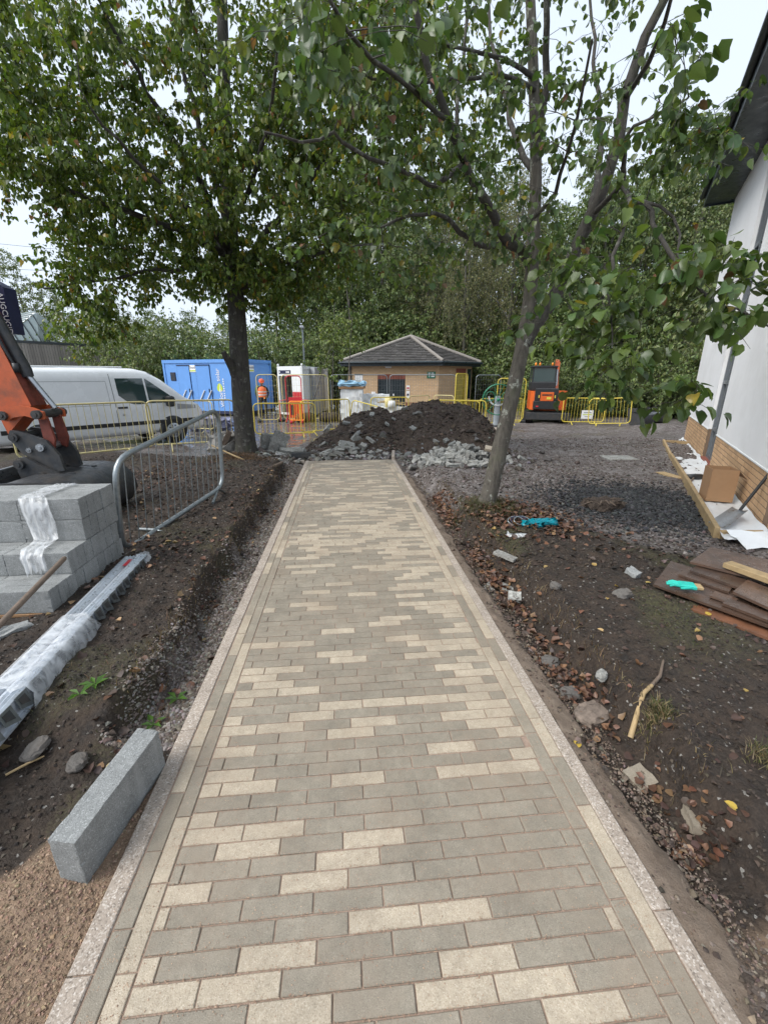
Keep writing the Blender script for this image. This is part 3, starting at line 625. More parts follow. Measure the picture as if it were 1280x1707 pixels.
class Tree:
    def __init__(s): s.node = []; s.rad = []; s.mb = MB(); s.lb = MB(); s.tw = MB(); s.L = []
    def limb(s, pts, r0, r1, n=8, wob=.012, step=.22, trunk=False):
        P = [Vector(p) for p in pts]; Q = []; 
        for i in range(len(P) - 1):      # catmull-rom
            p0, p1, p2, p3 = P[max(i - 1, 0)], P[i], P[i + 1], P[min(i + 2, len(P) - 1)]
            k = max(2, int((p2 - p1).length / step))
            for j in range(k):
                t = j / k; Q.append(.5 * ((2 * p1) + (p2 - p0) * t + (2 * p0 - 5 * p1 + 4 * p2 - p3) * t * t + (3 * p1 - p0 - 3 * p2 + p3) * t ** 3))
        Q.append(P[-1]); m_ = len(Q); R = []
        for i in range(m_):
            t = i / (m_ - 1); R.append(r0 + (r1 - r0) * t ** .9)
            if 0 < i and not trunk: Q[i] = Q[i] + Vector((random.gauss(0, wob), random.gauss(0, wob), random.gauss(0, wob)))
        (s.mb if trunk else s.lb).tube(Q, R, n, caps=True)
        for q, r in zip(Q, R): s.node.append(q); s.rad.append(r)
        return Q
    def fill(s, attr, leaf_n, leaf_sz, gap=.0, sag=.12, rt=.0045, side=2, sl=.35, wig=.05, minz=0, start=0, outward=None, droop=.55, nt=4):
        A = np.array([tuple(a) for a in attr]); NP = np.array([tuple(p) for p in s.node[start:]]); NR = list(s.rad[start:])
        d = np.min(np.linalg.norm(A[:, None] - NP[None, ::3], axis=2), axis=1); order = np.argsort(d)
        buf = np.zeros((len(NP) + len(A) * 12, 3)); buf[:len(NP)] = NP; cnt = len(NP); rr_ = np.array(NR + [0] * (len(A) * 12))
        for i in order:
            a = A[i]; dd = np.linalg.norm(buf[:cnt] - a, axis=1) + .25 * np.maximum(0, buf[:cnt, 2] - a[2])
            j = int(np.argmin(dd)); p = Vector(buf[j]); q = Vector(a); ln = (q - p).length
            if ln < .05: continue
            k = max(2, min(8, int(ln / .16))); pts = [p]
            for t in range(1, k + 1):
                f = t / k; w = p.lerp(q, f); w.z += sag * ln * math.sin(f * math.pi)
                if t < k: w += Vector((random.gauss(0, wig), random.gauss(0, wig), random.gauss(0, wig))) * ln * .5
                pts.append(w)
            r0 = min(rr_[j] * .75, rt + .0045 * ln); r0 = max(r0, .0022)
            s.tw.tube(pts, [r0 + (.0016 - r0) * (t / k) for t in range(k + 1)], nt, caps=False)
            for t in range(1, k + 1):
                buf[cnt] = pts[t]; rr_[cnt] = max(.0022, r0 * (1 - .7 * t / k)); cnt += 1
            s.leaves(pts, leaf_n, leaf_sz, droop)
            dirn = (pts[-1] - pts[0]).normalized()
            for u in range(side):
                b = pts[random.randrange(len(pts) // 2, len(pts))]; v = (dirn + Vector((random.gauss(0, .8), random.gauss(0, .8), random.gauss(-.15, .5)))).normalized()
                l2 = sl * random.uniform(.5, 1.2); e = b + v * l2; mid = b.lerp(e, .5) + Vector((0, 0, .04 * l2))
                e.z -= .12 * l2; s.tw.tube([b, mid, e], [.0026, .002, .0013], 3, caps=False); s.leaves([b, mid, e], max(2, int(leaf_n * .6)), leaf_sz, droop)
    def leaves(s, pts, n, sz, droop=.55):
        m_ = len(pts)
        for i in range(n):
            t = random.random() ** .7 * (m_ - 1); k = min(int(t), m_ - 2); b = pts[k].lerp(pts[k + 1], t - k)
            tw = (pts[k + 1] - pts[k]).normalized()
            o = Vector((random.gauss(0, 1), random.gauss(0, 1), random.gauss(-.1, .6))).normalized()
            pet = (o + tw * .5).normalized() * sz * random.uniform(.3, .9); pet.z -= sz * .15
            ax = (o * .8 + tw * .4 + Vector((0, 0, -droop - random.random() * .5))).normalized()
            nr = (Vector((0, 0, 1)) + o * .5 + Vector((random.gauss(0, .45), random.gauss(0, .45), 0))).normalized()
            s.L.append((*(b + pet), *ax, *nr, sz * random.uniform(.65, 1.2)))
def pick(cols, w, n, v=.16):
    w = np.array(w, float); c = np.array(cols)[RNG.choice(len(cols), n, p=w / w.sum())]
    return np.clip(c * (1 + RNG.normal(0, v, (n, 1))) * (1 + RNG.normal(0, .05, (n, 3))), .003, 1)
def finish(T, root, bark, tmpl, cols, wts, mat, parts=0, cull=True, twmat=None):
    T.mb.build('trunk', bark, root); T.lb.v and T.lb.build('limbs', twmat or bark, root); T.tw.build('branches', twmat or bark, root)['kind'] = 'stuff'
    A = np.array(T.L); P, AX, NN, SZ = A[:, :3], A[:, 3:6], A[:, 6:9], A[:, 9]; C = pick(cols, wts, len(A))
    if cull:        # keep clear of the camera itself
        k = np.linalg.norm(P - np.array([0, 0, EYE]), axis=1) > 1.1; P, AX, NN, SZ, C = P[k], AX[k], NN[k], SZ[k], C[k]
    big = np.zeros(len(P), bool)
    if parts:
        q = np.array([pix(p) for p in P]); inn = (q[:, 2] > .2) & (q[:, 0] > -10) & (q[:, 0] < 1290) & (q[:, 1] > -10) & (q[:, 1] < 1717)
        sc = np.where(inn, SZ / np.maximum(q[:, 2], .2), 0); big[np.argsort(-sc)[:parts]] = True
        me0 = {}
        s_, a_, n_ = leaf_frames(AX, NN)
        for i in np.nonzero(big)[0]:
            key = random.randrange(24)
            if key not in me0:
                col = pick(cols[:4], wts[:4], 1)[0] if key < 23 else pick(cols, wts, 1)[0]; V0 = tmpl[0] * (1 + RNG.uniform(-.17, .17, tmpl[0].shape)); V0[:, 2] *= RNG.uniform(.3, 2.6); V0[:, 2] -= RNG.uniform(-.12, .5) * V0[:, 1] ** 2; V0[:, 0] *= RNG.uniform(.75, 1.1)
                me0[key] = np_mesh('leaf', V0, tmpl[1], mat, np.tile(np.r_[col, 1.0], (len(V0), 1)), True)
            o = link('leaf', me0[key], root)
            mt = Matrix.Identity(4)
            for r in range(3): mt[r][0], mt[r][1], mt[r][2], mt[r][3] = s_[i][r] * SZ[i], a_[i][r] * SZ[i], n_[i][r] * SZ[i], P[i][r]
            o.matrix_local = root_inv(root) @ mt
        keep = ~big; P, AX, NN, SZ, C = P[keep], AX[keep], NN[keep], SZ[keep], C[keep]
    o = link('crown', leaf_mesh('crown', tmpl, P, AX, NN, SZ, C, mat), root); o['kind'] = 'stuff'
    return o
def root_inv(root): return Matrix.Identity(4)
def ell(c, r, n, shell=.55):
    out = []
    while len(out) < n:
        v = Vector((random.gauss(0, 1), random.gauss(0, 1), random.gauss(0, 1))).normalized() * (shell + (1 - shell) * random.random() ** .6) 
        out.append(Vector((c[0] + v.x * r[0], c[1] + v.y * r[1], c[2] + v.z * r[2])))
    return out
def px_all(lst): return [D(random.gauss(x, sx), random.gauss(y, sy), random.uniform(y0, y1)) for x, y, sx, sy, y0, y1, n in lst for _ in range(n)]
GREEN_L = [(.074, .118, .024), (.105, .155, .030), (.142, .185, .034), (.18, .205, .038), (.32, .24, .03), (.22, .10, .04)]
# ---- the big tree left of the path (everything in world coordinates, root at the origin of the trunk base)
random.seed(21)
tl = thing('lime_tree', 'dense dark green tree with upright trunk left of the path', 'tree')
T = Tree()
P = lambda *a: [D(*p) for p in a]
base = Vector((-2.18, 9.48, -.1))
T.limb([base, base + Vector((0, 0, .35))] + P((405, 690, 9.5), (399, 600, 9.5), (394, 510, 9.5), (386, 420, 9.5), (379, 300, 9.5), (374, 150, 9.5), (370, 0, 9.5), (366, -160, 9.5), (362, -300, 9.5)), .235, .05, 12, trunk=True)
T.mb.tube([base + Vector((0, 0, -.1)), base + Vector((0, 0, .12)), base + Vector((0, 0, .42))], [.33, .27, .222], 12)
T.limb(P((392, 625, 9.4), (380, 600, 9.25), (372, 586, 9.15)), .10, .05, 8)          # sawn stub
for L, r in (([(390, 480, 9.5), (345, 330, 9.2), (300, 250, 8.8), (230, 120, 8.3), (165, 0, 7.9), (90, -110, 7.5)], .085),
             ([(390, 460, 9.5), (450, 380, 9.2), (520, 300, 8.7), (590, 190, 8.2), (640, 60, 7.7)], .075),
             ([(394, 490, 9.5), (470, 440, 9.3), (550, 420, 8.6), (640, 400, 8.2)], .06),
             ([(388, 430, 9.5), (300, 385, 9.0), (180, 340, 8.4), (60, 300, 8.0), (-60, 250, 7.6)], .075),
             ([(384, 390, 9.5), (330, 200, 9.4), (290, 40, 9.3), (262, -120, 9.2)], .07),
             ([(380, 340, 9.5), (430, 200, 9.9), (465, 50, 10.3), (490, -100, 10.5)], .07),
             ([(388, 440, 9.5), (340, 380, 10.4), (270, 310, 11.4), (200, 250, 12)], .06),
             ([(384, 380, 9.5), (420, 300, 8.4), (450, 180, 7.2), (470, 20, 6.4)], .06),
             ([(388, 420, 9.5), (330, 360, 8.3), (250, 290, 7.2), (150, 180, 6.4)], .06),
             ([(392, 470, 9.5), (430, 430, 10.4), (520, 380, 11.6), (600, 340, 12.4)], .055),
             ([(380, 300, 9.5), (340, 130, 8.6), (300, -60, 7.9)], .05),
             ([(390, 450, 9.5), (260, 450, 8.9), (150, 470, 8.4), (70, 480, 8.1)], .045)):
    T.limb(P(*L), r, .014, 7, .02)
at = ell((-2.4, 9.1, 6.7), (4.6, 3.6, 3.5), 560, .45)
at += ell((-4.6, 8.6, 4.9), (2.0, 1.8, 1.5), 120, .3) + ell((-1.2, 8.9, 4.5), (2.3, 1.8, 1.5), 150, .3) + ell((-3.2, 9.6, 3.9), (2.2, 1.5, .9), 90, .3) + ell((-1.6, 9.0, 3.5), (1.3, 1.1, .6), 55, .3)
at += [D(random.gauss(178, 24), random.gauss(545, 24), random.uniform(8.0, 8.8)) for _ in range(14)]
at += [D(random.gauss(140, 50), random.gauss(470, 35), random.uniform(7.8, 9.0)) for _ in range(34)]
at += px_all([(120, 120, 150, 120, 7.2, 9.6, 120), (330, 130, 120, 110, 7.4, 10.4, 110), (520, 160, 90, 120, 7.4, 10.0, 80), (60, 260, 70, 60, 7.4, 9, 40), (620, 120, 100, 110, 8, 11, 180), (710, 200, 60, 120, 8.6, 11, 90), (560, 330, 70, 70, 8.4, 10.5, 40)])
def ok_l(a):
    q = pix(a)
    if q[2] < .3 or a.z < 2.3 or a.x > 3.2: return False
    lim = 480 if q[0] < 90 else (572 if q[0] < 230 else (505 if q[0] < 330 else 535))
    if q[1] > lim: return False
    if q[0] < 75 and 335 < q[1] < 480 - 0: return False
    return -260 < q[0] < 900 and q[1] > -420
at = [a for a in at if ok_l(a)]
T.fill(at, 17, .074, sag=.06, side=3, sl=.42)
finish(T, tl, M['bark_dark'], LEAF_B, GREEN_L, [4, 5, 4, 2, .35, .15], M['leaf'], 300)
# ---- the leaning tree right of the path
random.seed(33)
tr = thing('lime_tree', 'leaning tree with lichen spotted trunk right of the path', 'tree')
T = Tree()
b2 = Vector((1.67, 4.93, -.02))
T.limb([b2, b2 + Vector((.06, 0, .22))] + P((836, 735, 5.0), (862, 620, 5.1), (880, 520, 5.2), (887, 440, 5.28), (893, 300, 5.32), (890, 150, 5.32), (884, 0, 5.32), (880, -160, 5.3), (876, -320, 5.3)), .112, .032, 12, trunk=True)
T.mb.tube([b2 + Vector((-.03, 0, -.12)), b2 + Vector((0, 0, .05)), b2 + Vector((.07, 0, .26))], [.165, .138, .110], 12)
main = [([(872, 575, 5.15), (905, 520, 5.22), (938, 468, 5.2), (985, 360, 5.1), (1015, 285, 5.0), (1045, 160, 4.95), (1078, 60, 4.9), (1112, -10, 4.8), (1150, -120, 4.7)], .092, .03),
        ([(886, 447, 5.3), (865, 412, 5.2), (848, 404, 5.1), (823, 362, 4.95), (797, 314, 4.8), (775, 270, 4.7), (747, 200, 4.5), (725, 135, 4.4), (700, 50, 4.3), (680, -50, 4.2)], .062, .022),
        ([(865, 412, 5.2), (814, 408, 5.0), (783, 396, 4.8), (752, 373, 4.6), (727, 353, 4.4), (682, 356, 4.2), (640, 380, 4.0)], .036, .010),
        ([(775, 270, 4.7), (746, 296, 4.45), (725, 308, 4.3), (694, 296, 4.1), (646, 275, 3.9), (581, 244, 3.7), (555, 227, 3.55), (500, 234, 3.4), (440, 223, 3.3)], .026, .007),
        ([(891, 130, 5.3), (865, 112, 5.2), (805, 87, 5.0), (740, 80, 4.7), (660, 60, 4.4)], .028, .008),
        ([(892, 150, 5.3), (867, 135, 5.15), (825, 125, 4.9), (760, 132, 4.6), (660, 128, 4.2), (590, 110, 3.9)], .026, .007),
        ([(890, 280, 5.32), (905, 200, 5.2), (912, 90, 5.0), (915, -20, 4.8), (918, -140, 4.6)], .045, .02),
        ([(985, 360, 5.1), (1035, 305, 4.7), (1040, 280, 4.5), (1040, 235, 4.4), (1058, 210, 4.3), (1100, 190, 4.0), (1150, 165, 3.8)], .030, .007),
        ([(1035, 305, 4.7), (1052, 338, 4.2), (1077, 337, 3.85), (1092, 375, 3.6), (1115, 422, 3.4), (1140, 462, 3.25), (1172, 490, 3.1), (1200, 505, 3.0), (1232, 511, 2.9), (1285, 545, 2.8)], .024, .006),
        ([(1052, 338, 4.2), (1035, 392, 3.9), (1022, 450, 3.6), (1012, 485, 3.4), (995, 512, 3.25), (965, 545, 3.1)], .020, .005),
        ([(1077, 337, 3.85), (1122, 362, 3.6), (1135, 417, 3.4), (1146, 462, 3.25)], .013, .006),
        ([(1012, 485, 3.4), (1022, 560, 3.1), (1020, 640, 2.9)], .008, .003),
        ([(1045, 160, 4.95), (1080, 110, 4.4), (1110, 30, 3.9), (1125, -60, 3.6)], .028, .01),
        ([(797, 314, 4.8), (760, 220, 4.9), (770, 100, 5.3), (780, -40, 5.6)], .025, .01),
        ([(893, 300, 5.32), (850, 200, 5.9), (820, 60, 6.4), (810, -80, 6.8)], .04, .012),
        ([(985, 360, 5.1), (1000, 250, 5.7), (990, 100, 6.3), (985, -60, 6.6)], .04, .012),
        ([(848, 404, 5.1), (905, 345, 4.7), (935, 290, 4.3), (960, 200, 3.9), (985, 60, 3.5)], .026, .008),
        ([(747, 200, 4.5), (690, 150, 4.0), (620, 90, 3.5), (560, 20, 3.1), (520, -60, 2.9)], .022, .007)]
for L, r0, r1 in main: T.limb(P(*L), r0, r1, 7, .012)
def px_pts(lst): return [D(random.gauss(x, sx), random.gauss(y, sy), random.uniform(y0, y1)) for x, y, sx, sy, y0, y1, n in lst for _ in range(n)]
# sparse outer crown; the drooping boughs reach towards the viewer
at = px_pts([(880, 120, 120, 110, 4.2, 6.4, 46), (720, 140, 110, 100, 3.7, 5.2, 40), (720, 330, 90, 60, 3.8, 5.4, 32), (640, 250, 90, 90, 3.6, 4.8, 28),
             (980, 230, 90, 90, 3.7, 5.4, 26), (900, 400, 80, 60, 4.0, 5.4, 14), (1120, 230, 60, 40, 3.3, 4.2, 20), (1180, 210, 50, 25, 3.2, 3.9, 12),
             (540, 90, 70, 70, 3.2, 4.0, 18), (800, -60, 200, 60, 4, 6.5, 30), (740, 470, 70, 45, 4.0, 5.2, 16), (600, 430, 60, 60, 3.8, 4.8, 14)])
T.fill([a for a in at if a.z > 2.6], 8, .058, sag=.05, side=2, sl=.28, rt=.004)
at = px_pts([(1010, 520, 45, 45, 2.9, 3.5, 6), (1060, 590, 60, 55, 2.7, 3.3, 9), (1130, 560, 50, 50, 2.8, 3.3, 4), (960, 545, 40, 25, 2.9, 3.4, 8), (1090, 650, 40, 35, 2.7, 3.1, 6), (1150, 650, 22, 30, 2.7, 3.0, 4),
             (1240, 450, 40, 30, 2.6, 3.1, 9), (1200, 420, 50, 30, 2.9, 3.4, 8), (1215, 520, 40, 20, 2.7, 3.1, 8), (1010, 440, 60, 40, 3.2, 3.8, 7), (1100, 440, 50, 40, 3.1, 3.6, 8),
             (980, 590, 40, 20, 2.9, 3.3, 5), (925, 480, 40, 40, 3.3, 4.2, 8), (1140, 110, 20, 40, 2.9, 3.5, 5), (1120, 50, 20, 20, 2.6, 3.2, 3), (700, 20, 60, 20, 2.6, 3.2, 4), (520, 60, 40, 40, 2.9, 3.4, 5)])
T.fill([a for a in at if a.z > .9], 5, .080, sag=.03, side=1, sl=.22, rt=.003, droop=.5)
GREEN_R = [(.068, .108, .036), (.088, .130, .040), (.112, .152, .042), (.055, .092, .036), (.24, .20, .04), (.16, .08, .045)]
finish(T, tr, M['bark_lime'], LEAF_A, GREEN_R, [4, 5, 4, 3, .3, .22], M['leaf'], 300, twmat=M['bark_dark'])
# ---- background trees and shrubs
def proto(name, seed, trunk_h, r0, blobs_, nat, ln, lsz, cols, wts, bark='bark_far', weep=0, limbs=7, tmpl=LEAF_C, sag=.06):
    random.seed(seed); root = bpy.data.objects.new(name, None); COL.objects.link(root); T = Tree()
    top = Vector((random.gauss(0, .3), random.gauss(0, .3), trunk_h)); T.limb([(0, 0, -.2), (random.gauss(0, .1), random.gauss(0, .1), trunk_h * .4), top], r0, r0 * .15, 8, step=.6, trunk=True)
    nodes = list(T.node)
    at = []
    for c, r, k in blobs_:
        at += ell(c, r, int(nat * k), .35)
        b = min(nodes, key=lambda q: abs(q.z - c[2] * .72)); T.limb([b, b.lerp(Vector(c), .6) + Vector((0, 0, .3)), Vector(c)], r0 * .4, .02, 5, .05, .5)
    at = [a for a in at if a.z > .25]
    T.fill(at, ln, lsz, sag=sag, side=2, sl=.6, rt=.008, nt=3)
    if weep:
        for a in random.sample(at, min(len(at), weep)):
            L = random.uniform(1.2, 3.4); pts = [a + Vector((random.gauss(0, .06) * t, random.gauss(0, .06) * t, -L * t / 5)) for t in range(6)]
            pts = [p for p in pts if p.z > .5]
            if len(pts) > 2: T.tw.tube(pts, .004, 3, caps=False); T.leaves(pts, int(16 * L), lsz * .9, .9)
    finish(T, root, M[bark], tmpl, cols, wts, M['leaf_far'], 0, False); return root
DK = [(.062, .100, .032), (.094, .138, .042), (.130, .174, .052), (.165, .20, .062)]
PALE = [(.13, .165, .065), (.165, .20, .078), (.20, .225, .095), (.10, .135, .055)]
BIR = [(.105, .118, .040), (.145, .15, .052), (.185, .18, .068), (.20, .175, .06), (.08, .092, .034)]
LIM = [(.13, .17, .03), (.17, .21, .04), (.10, .135, .028)]
pA = proto('dense_tree', 1, 9, .22, [((0, 0, 6.2), (3.0, 3.0, 3.6), .5), ((1.5, -1, 3.6), (2.2, 2.2, 2.2), .25), ((-1.6, .6, 3.6), (2.2, 2.2, 2.2), .25), ((.3, -.4, 9.5), (2.0, 2.0, 2.2), .25)], 380, 13, .17, DK, [3, 4, 3, 2])
pB = proto('airy_tree', 2, 11, .18, [((0, 0, 8), (2.4, 2.4, 3.2), .45), ((1.4, .5, 4.6), (1.8, 1.8, 2.2), .25), ((-1.3, -.6, 9.5), (1.7, 1.7, 2.0), .25), ((.2, .2, 12), (1.2, 1.2, 1.8), .15)], 260, 12, .16, PALE, [3, 4, 2, 2])
pW = proto('weeping_birch', 3, 11, .17, [((0, 0, 9), (2.6, 2.6, 2.6), .5), ((1.6, -.6, 7), (1.8, 1.8, 2.2), .25), ((-1.8, -.4, 6.5), (1.8, 1.8, 2.2), .25), ((0, 0, 11.8), (1.3, 1.3, 1.6), .15)], 230, 9, .085, BIR, [4, 4, 3, 1, 3], weep=230)
pS = proto('broad_shrub', 4, 2.2, .07, [((0, 0, 1.5), (1.7, 1.5, 1.4), .6), ((.9, -.3, 1.0), (1.2, 1.1, 1.0), .3), ((-.9, .1, 1.1), (1.2, 1.1, 1.0), .3)], 230, 12, .10, DK, [2, 3, 4, 3])
pL = proto('light_shrub', 5, 3.0, .07, [((0, 0, 2.2), (1.8, 1.6, 1.9), .6), ((.8, -.4, 1.3), (1.4, 1.2, 1.2), .3), ((-.9, -.2, 1.4), (1.4, 1.2, 1.2), .3)], 240, 11, .13, PALE + LIM[:1], [2, 4, 3, 3, 2])
_used = set()
def plant(pr, x, y, sc, label, cat, group, rz=None, sz=None, name=None):
    o = pr if pr.name not in _used else copy_tree(pr)
    _used.add(pr.name); o.location = (x, y, YARD - .05); o.scale = (sc, sc, sz or sc); o.rotation_euler = (0, 0, random.uniform(0, 6.28) if rz is None else rz)
    for k in ('label', 'category', 'group'):
        if k in o: del o[k]
    return props(o, label, cat, group)
random.seed(77)
ORD = ['leftmost', 'second from left', 'third from left', 'fourth from left', 'fifth from left', 'sixth from left', 'seventh from left', 'eighth from left', 'ninth from left', 'tenth from left', 'eleventh from left', 'twelfth from left', 'thirteenth from left', 'fourteenth from left', 'fifteenth from left', 'sixteenth from left', 'seventeenth from left', 'eighteenth from left', 'nineteenth from left', 'twentieth from left']
def gp(px, Y): v = D(px, 690, Y); return v.x, Y
for px, Y, pr, sc in ((700, 31, pA, 1.0), (640, 33, pB, 1.05), (590, 32, pA, .95), (530, 34, pA, .9), (470, 33, pA, .78), (745, 35, pB, 1.15), (560, 37, pB, 1.1), (670, 39, pA, 1.2), (900, 36, pA, 1.25), (820, 36, pB, 1.2), (620, 37, pA, 1.6), (700, 39, pA, 1.7), (545, 39, pA, 1.5), (770, 40, pA, 1.7)):
    x, y = gp(px, Y); plant(pr, x, y, sc, 'leafy tree standing in the wood behind the brick pavilion', 'tree', 'trees behind the brick pavilion')
for px, Y, sc in ((770, 28, 1.0), (835, 27, 1.05), (850, 31, 1.15), (720, 30, .95)):
    x, y = gp(px, Y); plant(pW, x, y, sc, 'weeping birch with hanging twigs right of the brick pavilion', 'tree', 'weeping birches beside the pavilion')
for px, Y, pr, sc in ((930, 25, pA, 1.0), (985, 24, pA, 1.05), (1040, 26, pA, 1.15), (1095, 24, pB, 1.05), (1130, 27, pA, 1.2), (1165, 23, pB, 1.0), (960, 30, pB, 1.2), (1070, 30, pB, 1.3), (1190, 28, pA, 1.2), (1225, 25, pA, 1.1), (885, 28, pA, 1.0), (1150, 33, pB, 1.4), (1010, 34, pA, 1.35)):
    x, y = gp(px, Y); plant(pr, x, y, sc, 'tall green tree in the wood behind the orange mini excavator', 'tree', 'trees behind the mini excavator')
for px, Y, pr, sc in ((610, 31, pS, 2.2), (660, 33, pS, 2.4), (710, 32, pS, 2.3), (755, 31, pS, 2.3), (800, 30, pS, 2.1), (850, 30, pS, 2.2), (895, 31, pS, 2.3)):
    x, y = gp(px, Y); plant(pr, x, y, sc, 'dark undergrowth bush behind the pavilion roof', 'bush', 'undergrowth behind the pavilion')
for px, Y, pr, sc in ((905, 21, pS, 1.0), (950, 21.5, pS, .95), (1000, 20.5, pS, 1.1), (1045, 21, pL, .8), (1085, 20, pS, 1.1), (1125, 20.5, pS, 1.3), (1165, 19, pS, 1.2), (1020, 24, pS, 2.0), (930, 24.5, pS, 1.9), (860, 26, pS, 1.5), (800, 27, pS, 1.3), (1100, 23, pS, 2.0), (1165, 24, pS, 2.2), (1185, 21, pL, 1.9), (1205, 19.5, pL, 1.6), (1140, 22, pL, 2.0), (980, 26, pS, 2.3)):
    x, y = gp(px, Y); plant(pr, x, y, sc, 'bushy green shrub in the hedge behind the yellow barriers', 'shrub', 'hedge shrubs behind the right barriers')
for px, Y, pr, sc in ((250, 27, pL, 1.25), (295, 28, pL, 1.35), (345, 27, pS, 1.5), (395, 28, pL, 1.3), (440, 27, pS, 1.6), (485, 27, pS, 1.55), (525, 28, pS, 1.6), (560, 29, pL, 1.2), (320, 32, pS, 2.0), (215, 30, pL, 1.4), (180, 36, pL, 1.7), (130, 38, pS, 1.9), (590, 31, pS, 1.9)):
    x, y = gp(px, Y); plant(pr, x, y, sc, 'rounded green bush behind the blue and white cabins', 'bush', 'bushes behind the cabins')
for px, Y, pr, sc in ((40, 48, pB, 1.0), (85, 46, pB, .95), (140, 50, pA, .8), (190, 52, pA, .75), (235, 50, pB, .7), (-10, 50, pB, 1.1), (280, 47, pA, .72), (340, 46, pA, .7), (400, 44, pA, .75)):
    x, y = gp(px, Y); plant(pr, x, y, sc, 'pale distant tree beyond the timber clad wall', 'tree', 'distant trees on the left')
# background tree and bush labels of each group, ordered from left to right
_bg = {}
for o in COL.objects:
    if o.type == 'EMPTY' and o.get('group') and o.get('category') in ('tree', 'shrub', 'bush') and not o.parent: _bg.setdefault(o['group'], []).append(o)
for g_, L_ in _bg.items():
    L_.sort(key=lambda o: pix(o.location)[0])
    for i_, o in enumerate(L_): o['label'] = o['label'] + ', ' + (ORD[i_] if i_ < len(L_) - 1 else 'rightmost')
# ---- young trees waiting to be planted beside the white cabin
random.seed(5)
for i, (bx, by, tx, ty, Y, lab) in enumerate(((513, 684, 541, 606, 19.3, 'slender young tree leaning against the white steel cabin'), (552, 682, 556, 556, 19.6, 'upright young tree with light green leaves between cabin and pavilion'), (574, 690, 584, 572, 19.0, 'young tree leaning at the left corner of the pavilion'))):
    root = thing('young_tree', lab, 'tree', group='young trees waiting to be planted'); T = Tree()
    b, t = D(bx, by, Y), D(tx, ty, Y); b.z = YARD + .25
    T.limb([b, b.lerp(t, .5) + Vector((.03, 0, 0)), t, t + (t - b) * .35], .035, .01, 6)
    n = 26 if i == 1 else 12; c = t + (t - b) * .08
    T.fill(ell(tuple(c), (.75, .6, .85), n, .2), 9, .10, side=2, sl=.3, start=len(T.node) // 2)
    rb = MB()
    for k in range(3):
        rb.lathe([(.02, -.22), (.24, -.16), (.30, .0), (.22, .18), (.04, .24)], (b.x + random.gauss(0, .12), b.y + random.gauss(0, .08), YARD + .16), 9)
    rb.build('root_ball', M['clod_dark'] if 'clod_dark' in M else simple('root_ball', (.045, .036, .03), .95, .4, 12, 1.0, 40), root)
    finish(T, root, M['bark_far'], LEAF_B, LIM + PALE[:2], [3, 2, 4, 2, 2], M['leaf_far'], 0, False)
# ================================================================ BUILDINGS AND CABINS
def wall_frame(A, B):
    """local axes of a wall running A->B: u along, n outward to the right of A->B"""
    A, B = Vector(A), Vector(B); u = (B - A); L = u.length; u /= L; n = Vector((u.y, -u.x, 0)); return A, u, n, L
def txt(s, size, mat, parent, M4, name='lettering', align='CENTER', ext=.002):
    c = bpy.data.curves.new(name, 'FONT'); c.body = s; c.size = size; c.extrude = ext; c.align_x = align; c.align_y = 'CENTER'; c.resolution_u = 2
    tmp = bpy.data.objects.new('tmp', c); COL.objects.link(tmp); dg = bpy.context.evaluated_depsgraph_get()
    me = bpy.data.meshes.new_from_object(tmp.evaluated_get(dg)); bpy.data.objects.remove(tmp)
    me.materials.clear(); me.materials.append(mat); o = link(name, me, parent); o.matrix_local = M4; return o
def face_mat(o, u, n, up=Vector((0, 0, 1)), spin=0.0):
    """matrix placing flat print at o, reading along u, facing n"""
    m = Matrix.Identity(4)
    for r in range(3): m[r][0], m[r][1], m[r][2], m[r][3] = u[r], up[r], n[r], o[r]
    return m @ Matrix.Rotation(spin, 4, 'Z')
# ---- white rendered building on the right
WA, WB = Vector((9.822, 11.605, 0)), Vector((4.691, 4.159, 0))       # far corner -> near corner
bld = thing('rendered_building', 'white rendered building with buff brick base and dark eaves', 'building')
A, u, n, L = wall_frame(WA, WB)                                       # u towards the viewer
if n.x > 0: n = -n
up = Vector((0, 0, 1))
def wp(s, z, d=0.0): return A + u * s + up * z + n * d
s0, s1 = 3.885, 4.985                                                # window strip along the wall
zt = 5.92; zb = .64
def slab(mb, sa, sb, za, zb_, da, db, m=0):
    V = [wp(sa, za, da), wp(sb, za, da), wp(sb, za, db), wp(sa, za, db), wp(sa, zb_, da), wp(sb, zb_, da), wp(sb, zb_, db), wp(sa, zb_, db)]
    return mb.add(V, [(0, 1, 2, 3), (7, 6, 5, 4), (4, 5, 1, 0), (5, 6, 2, 1), (6, 7, 3, 2), (7, 4, 0, 3)], m)
wl = MB(); slab(wl, 0, s0, zb, zt, 0, -.3); slab(wl, s1, L, zb, zt, 0, -.3)
wl.build('render_wall', M['render'], bld)
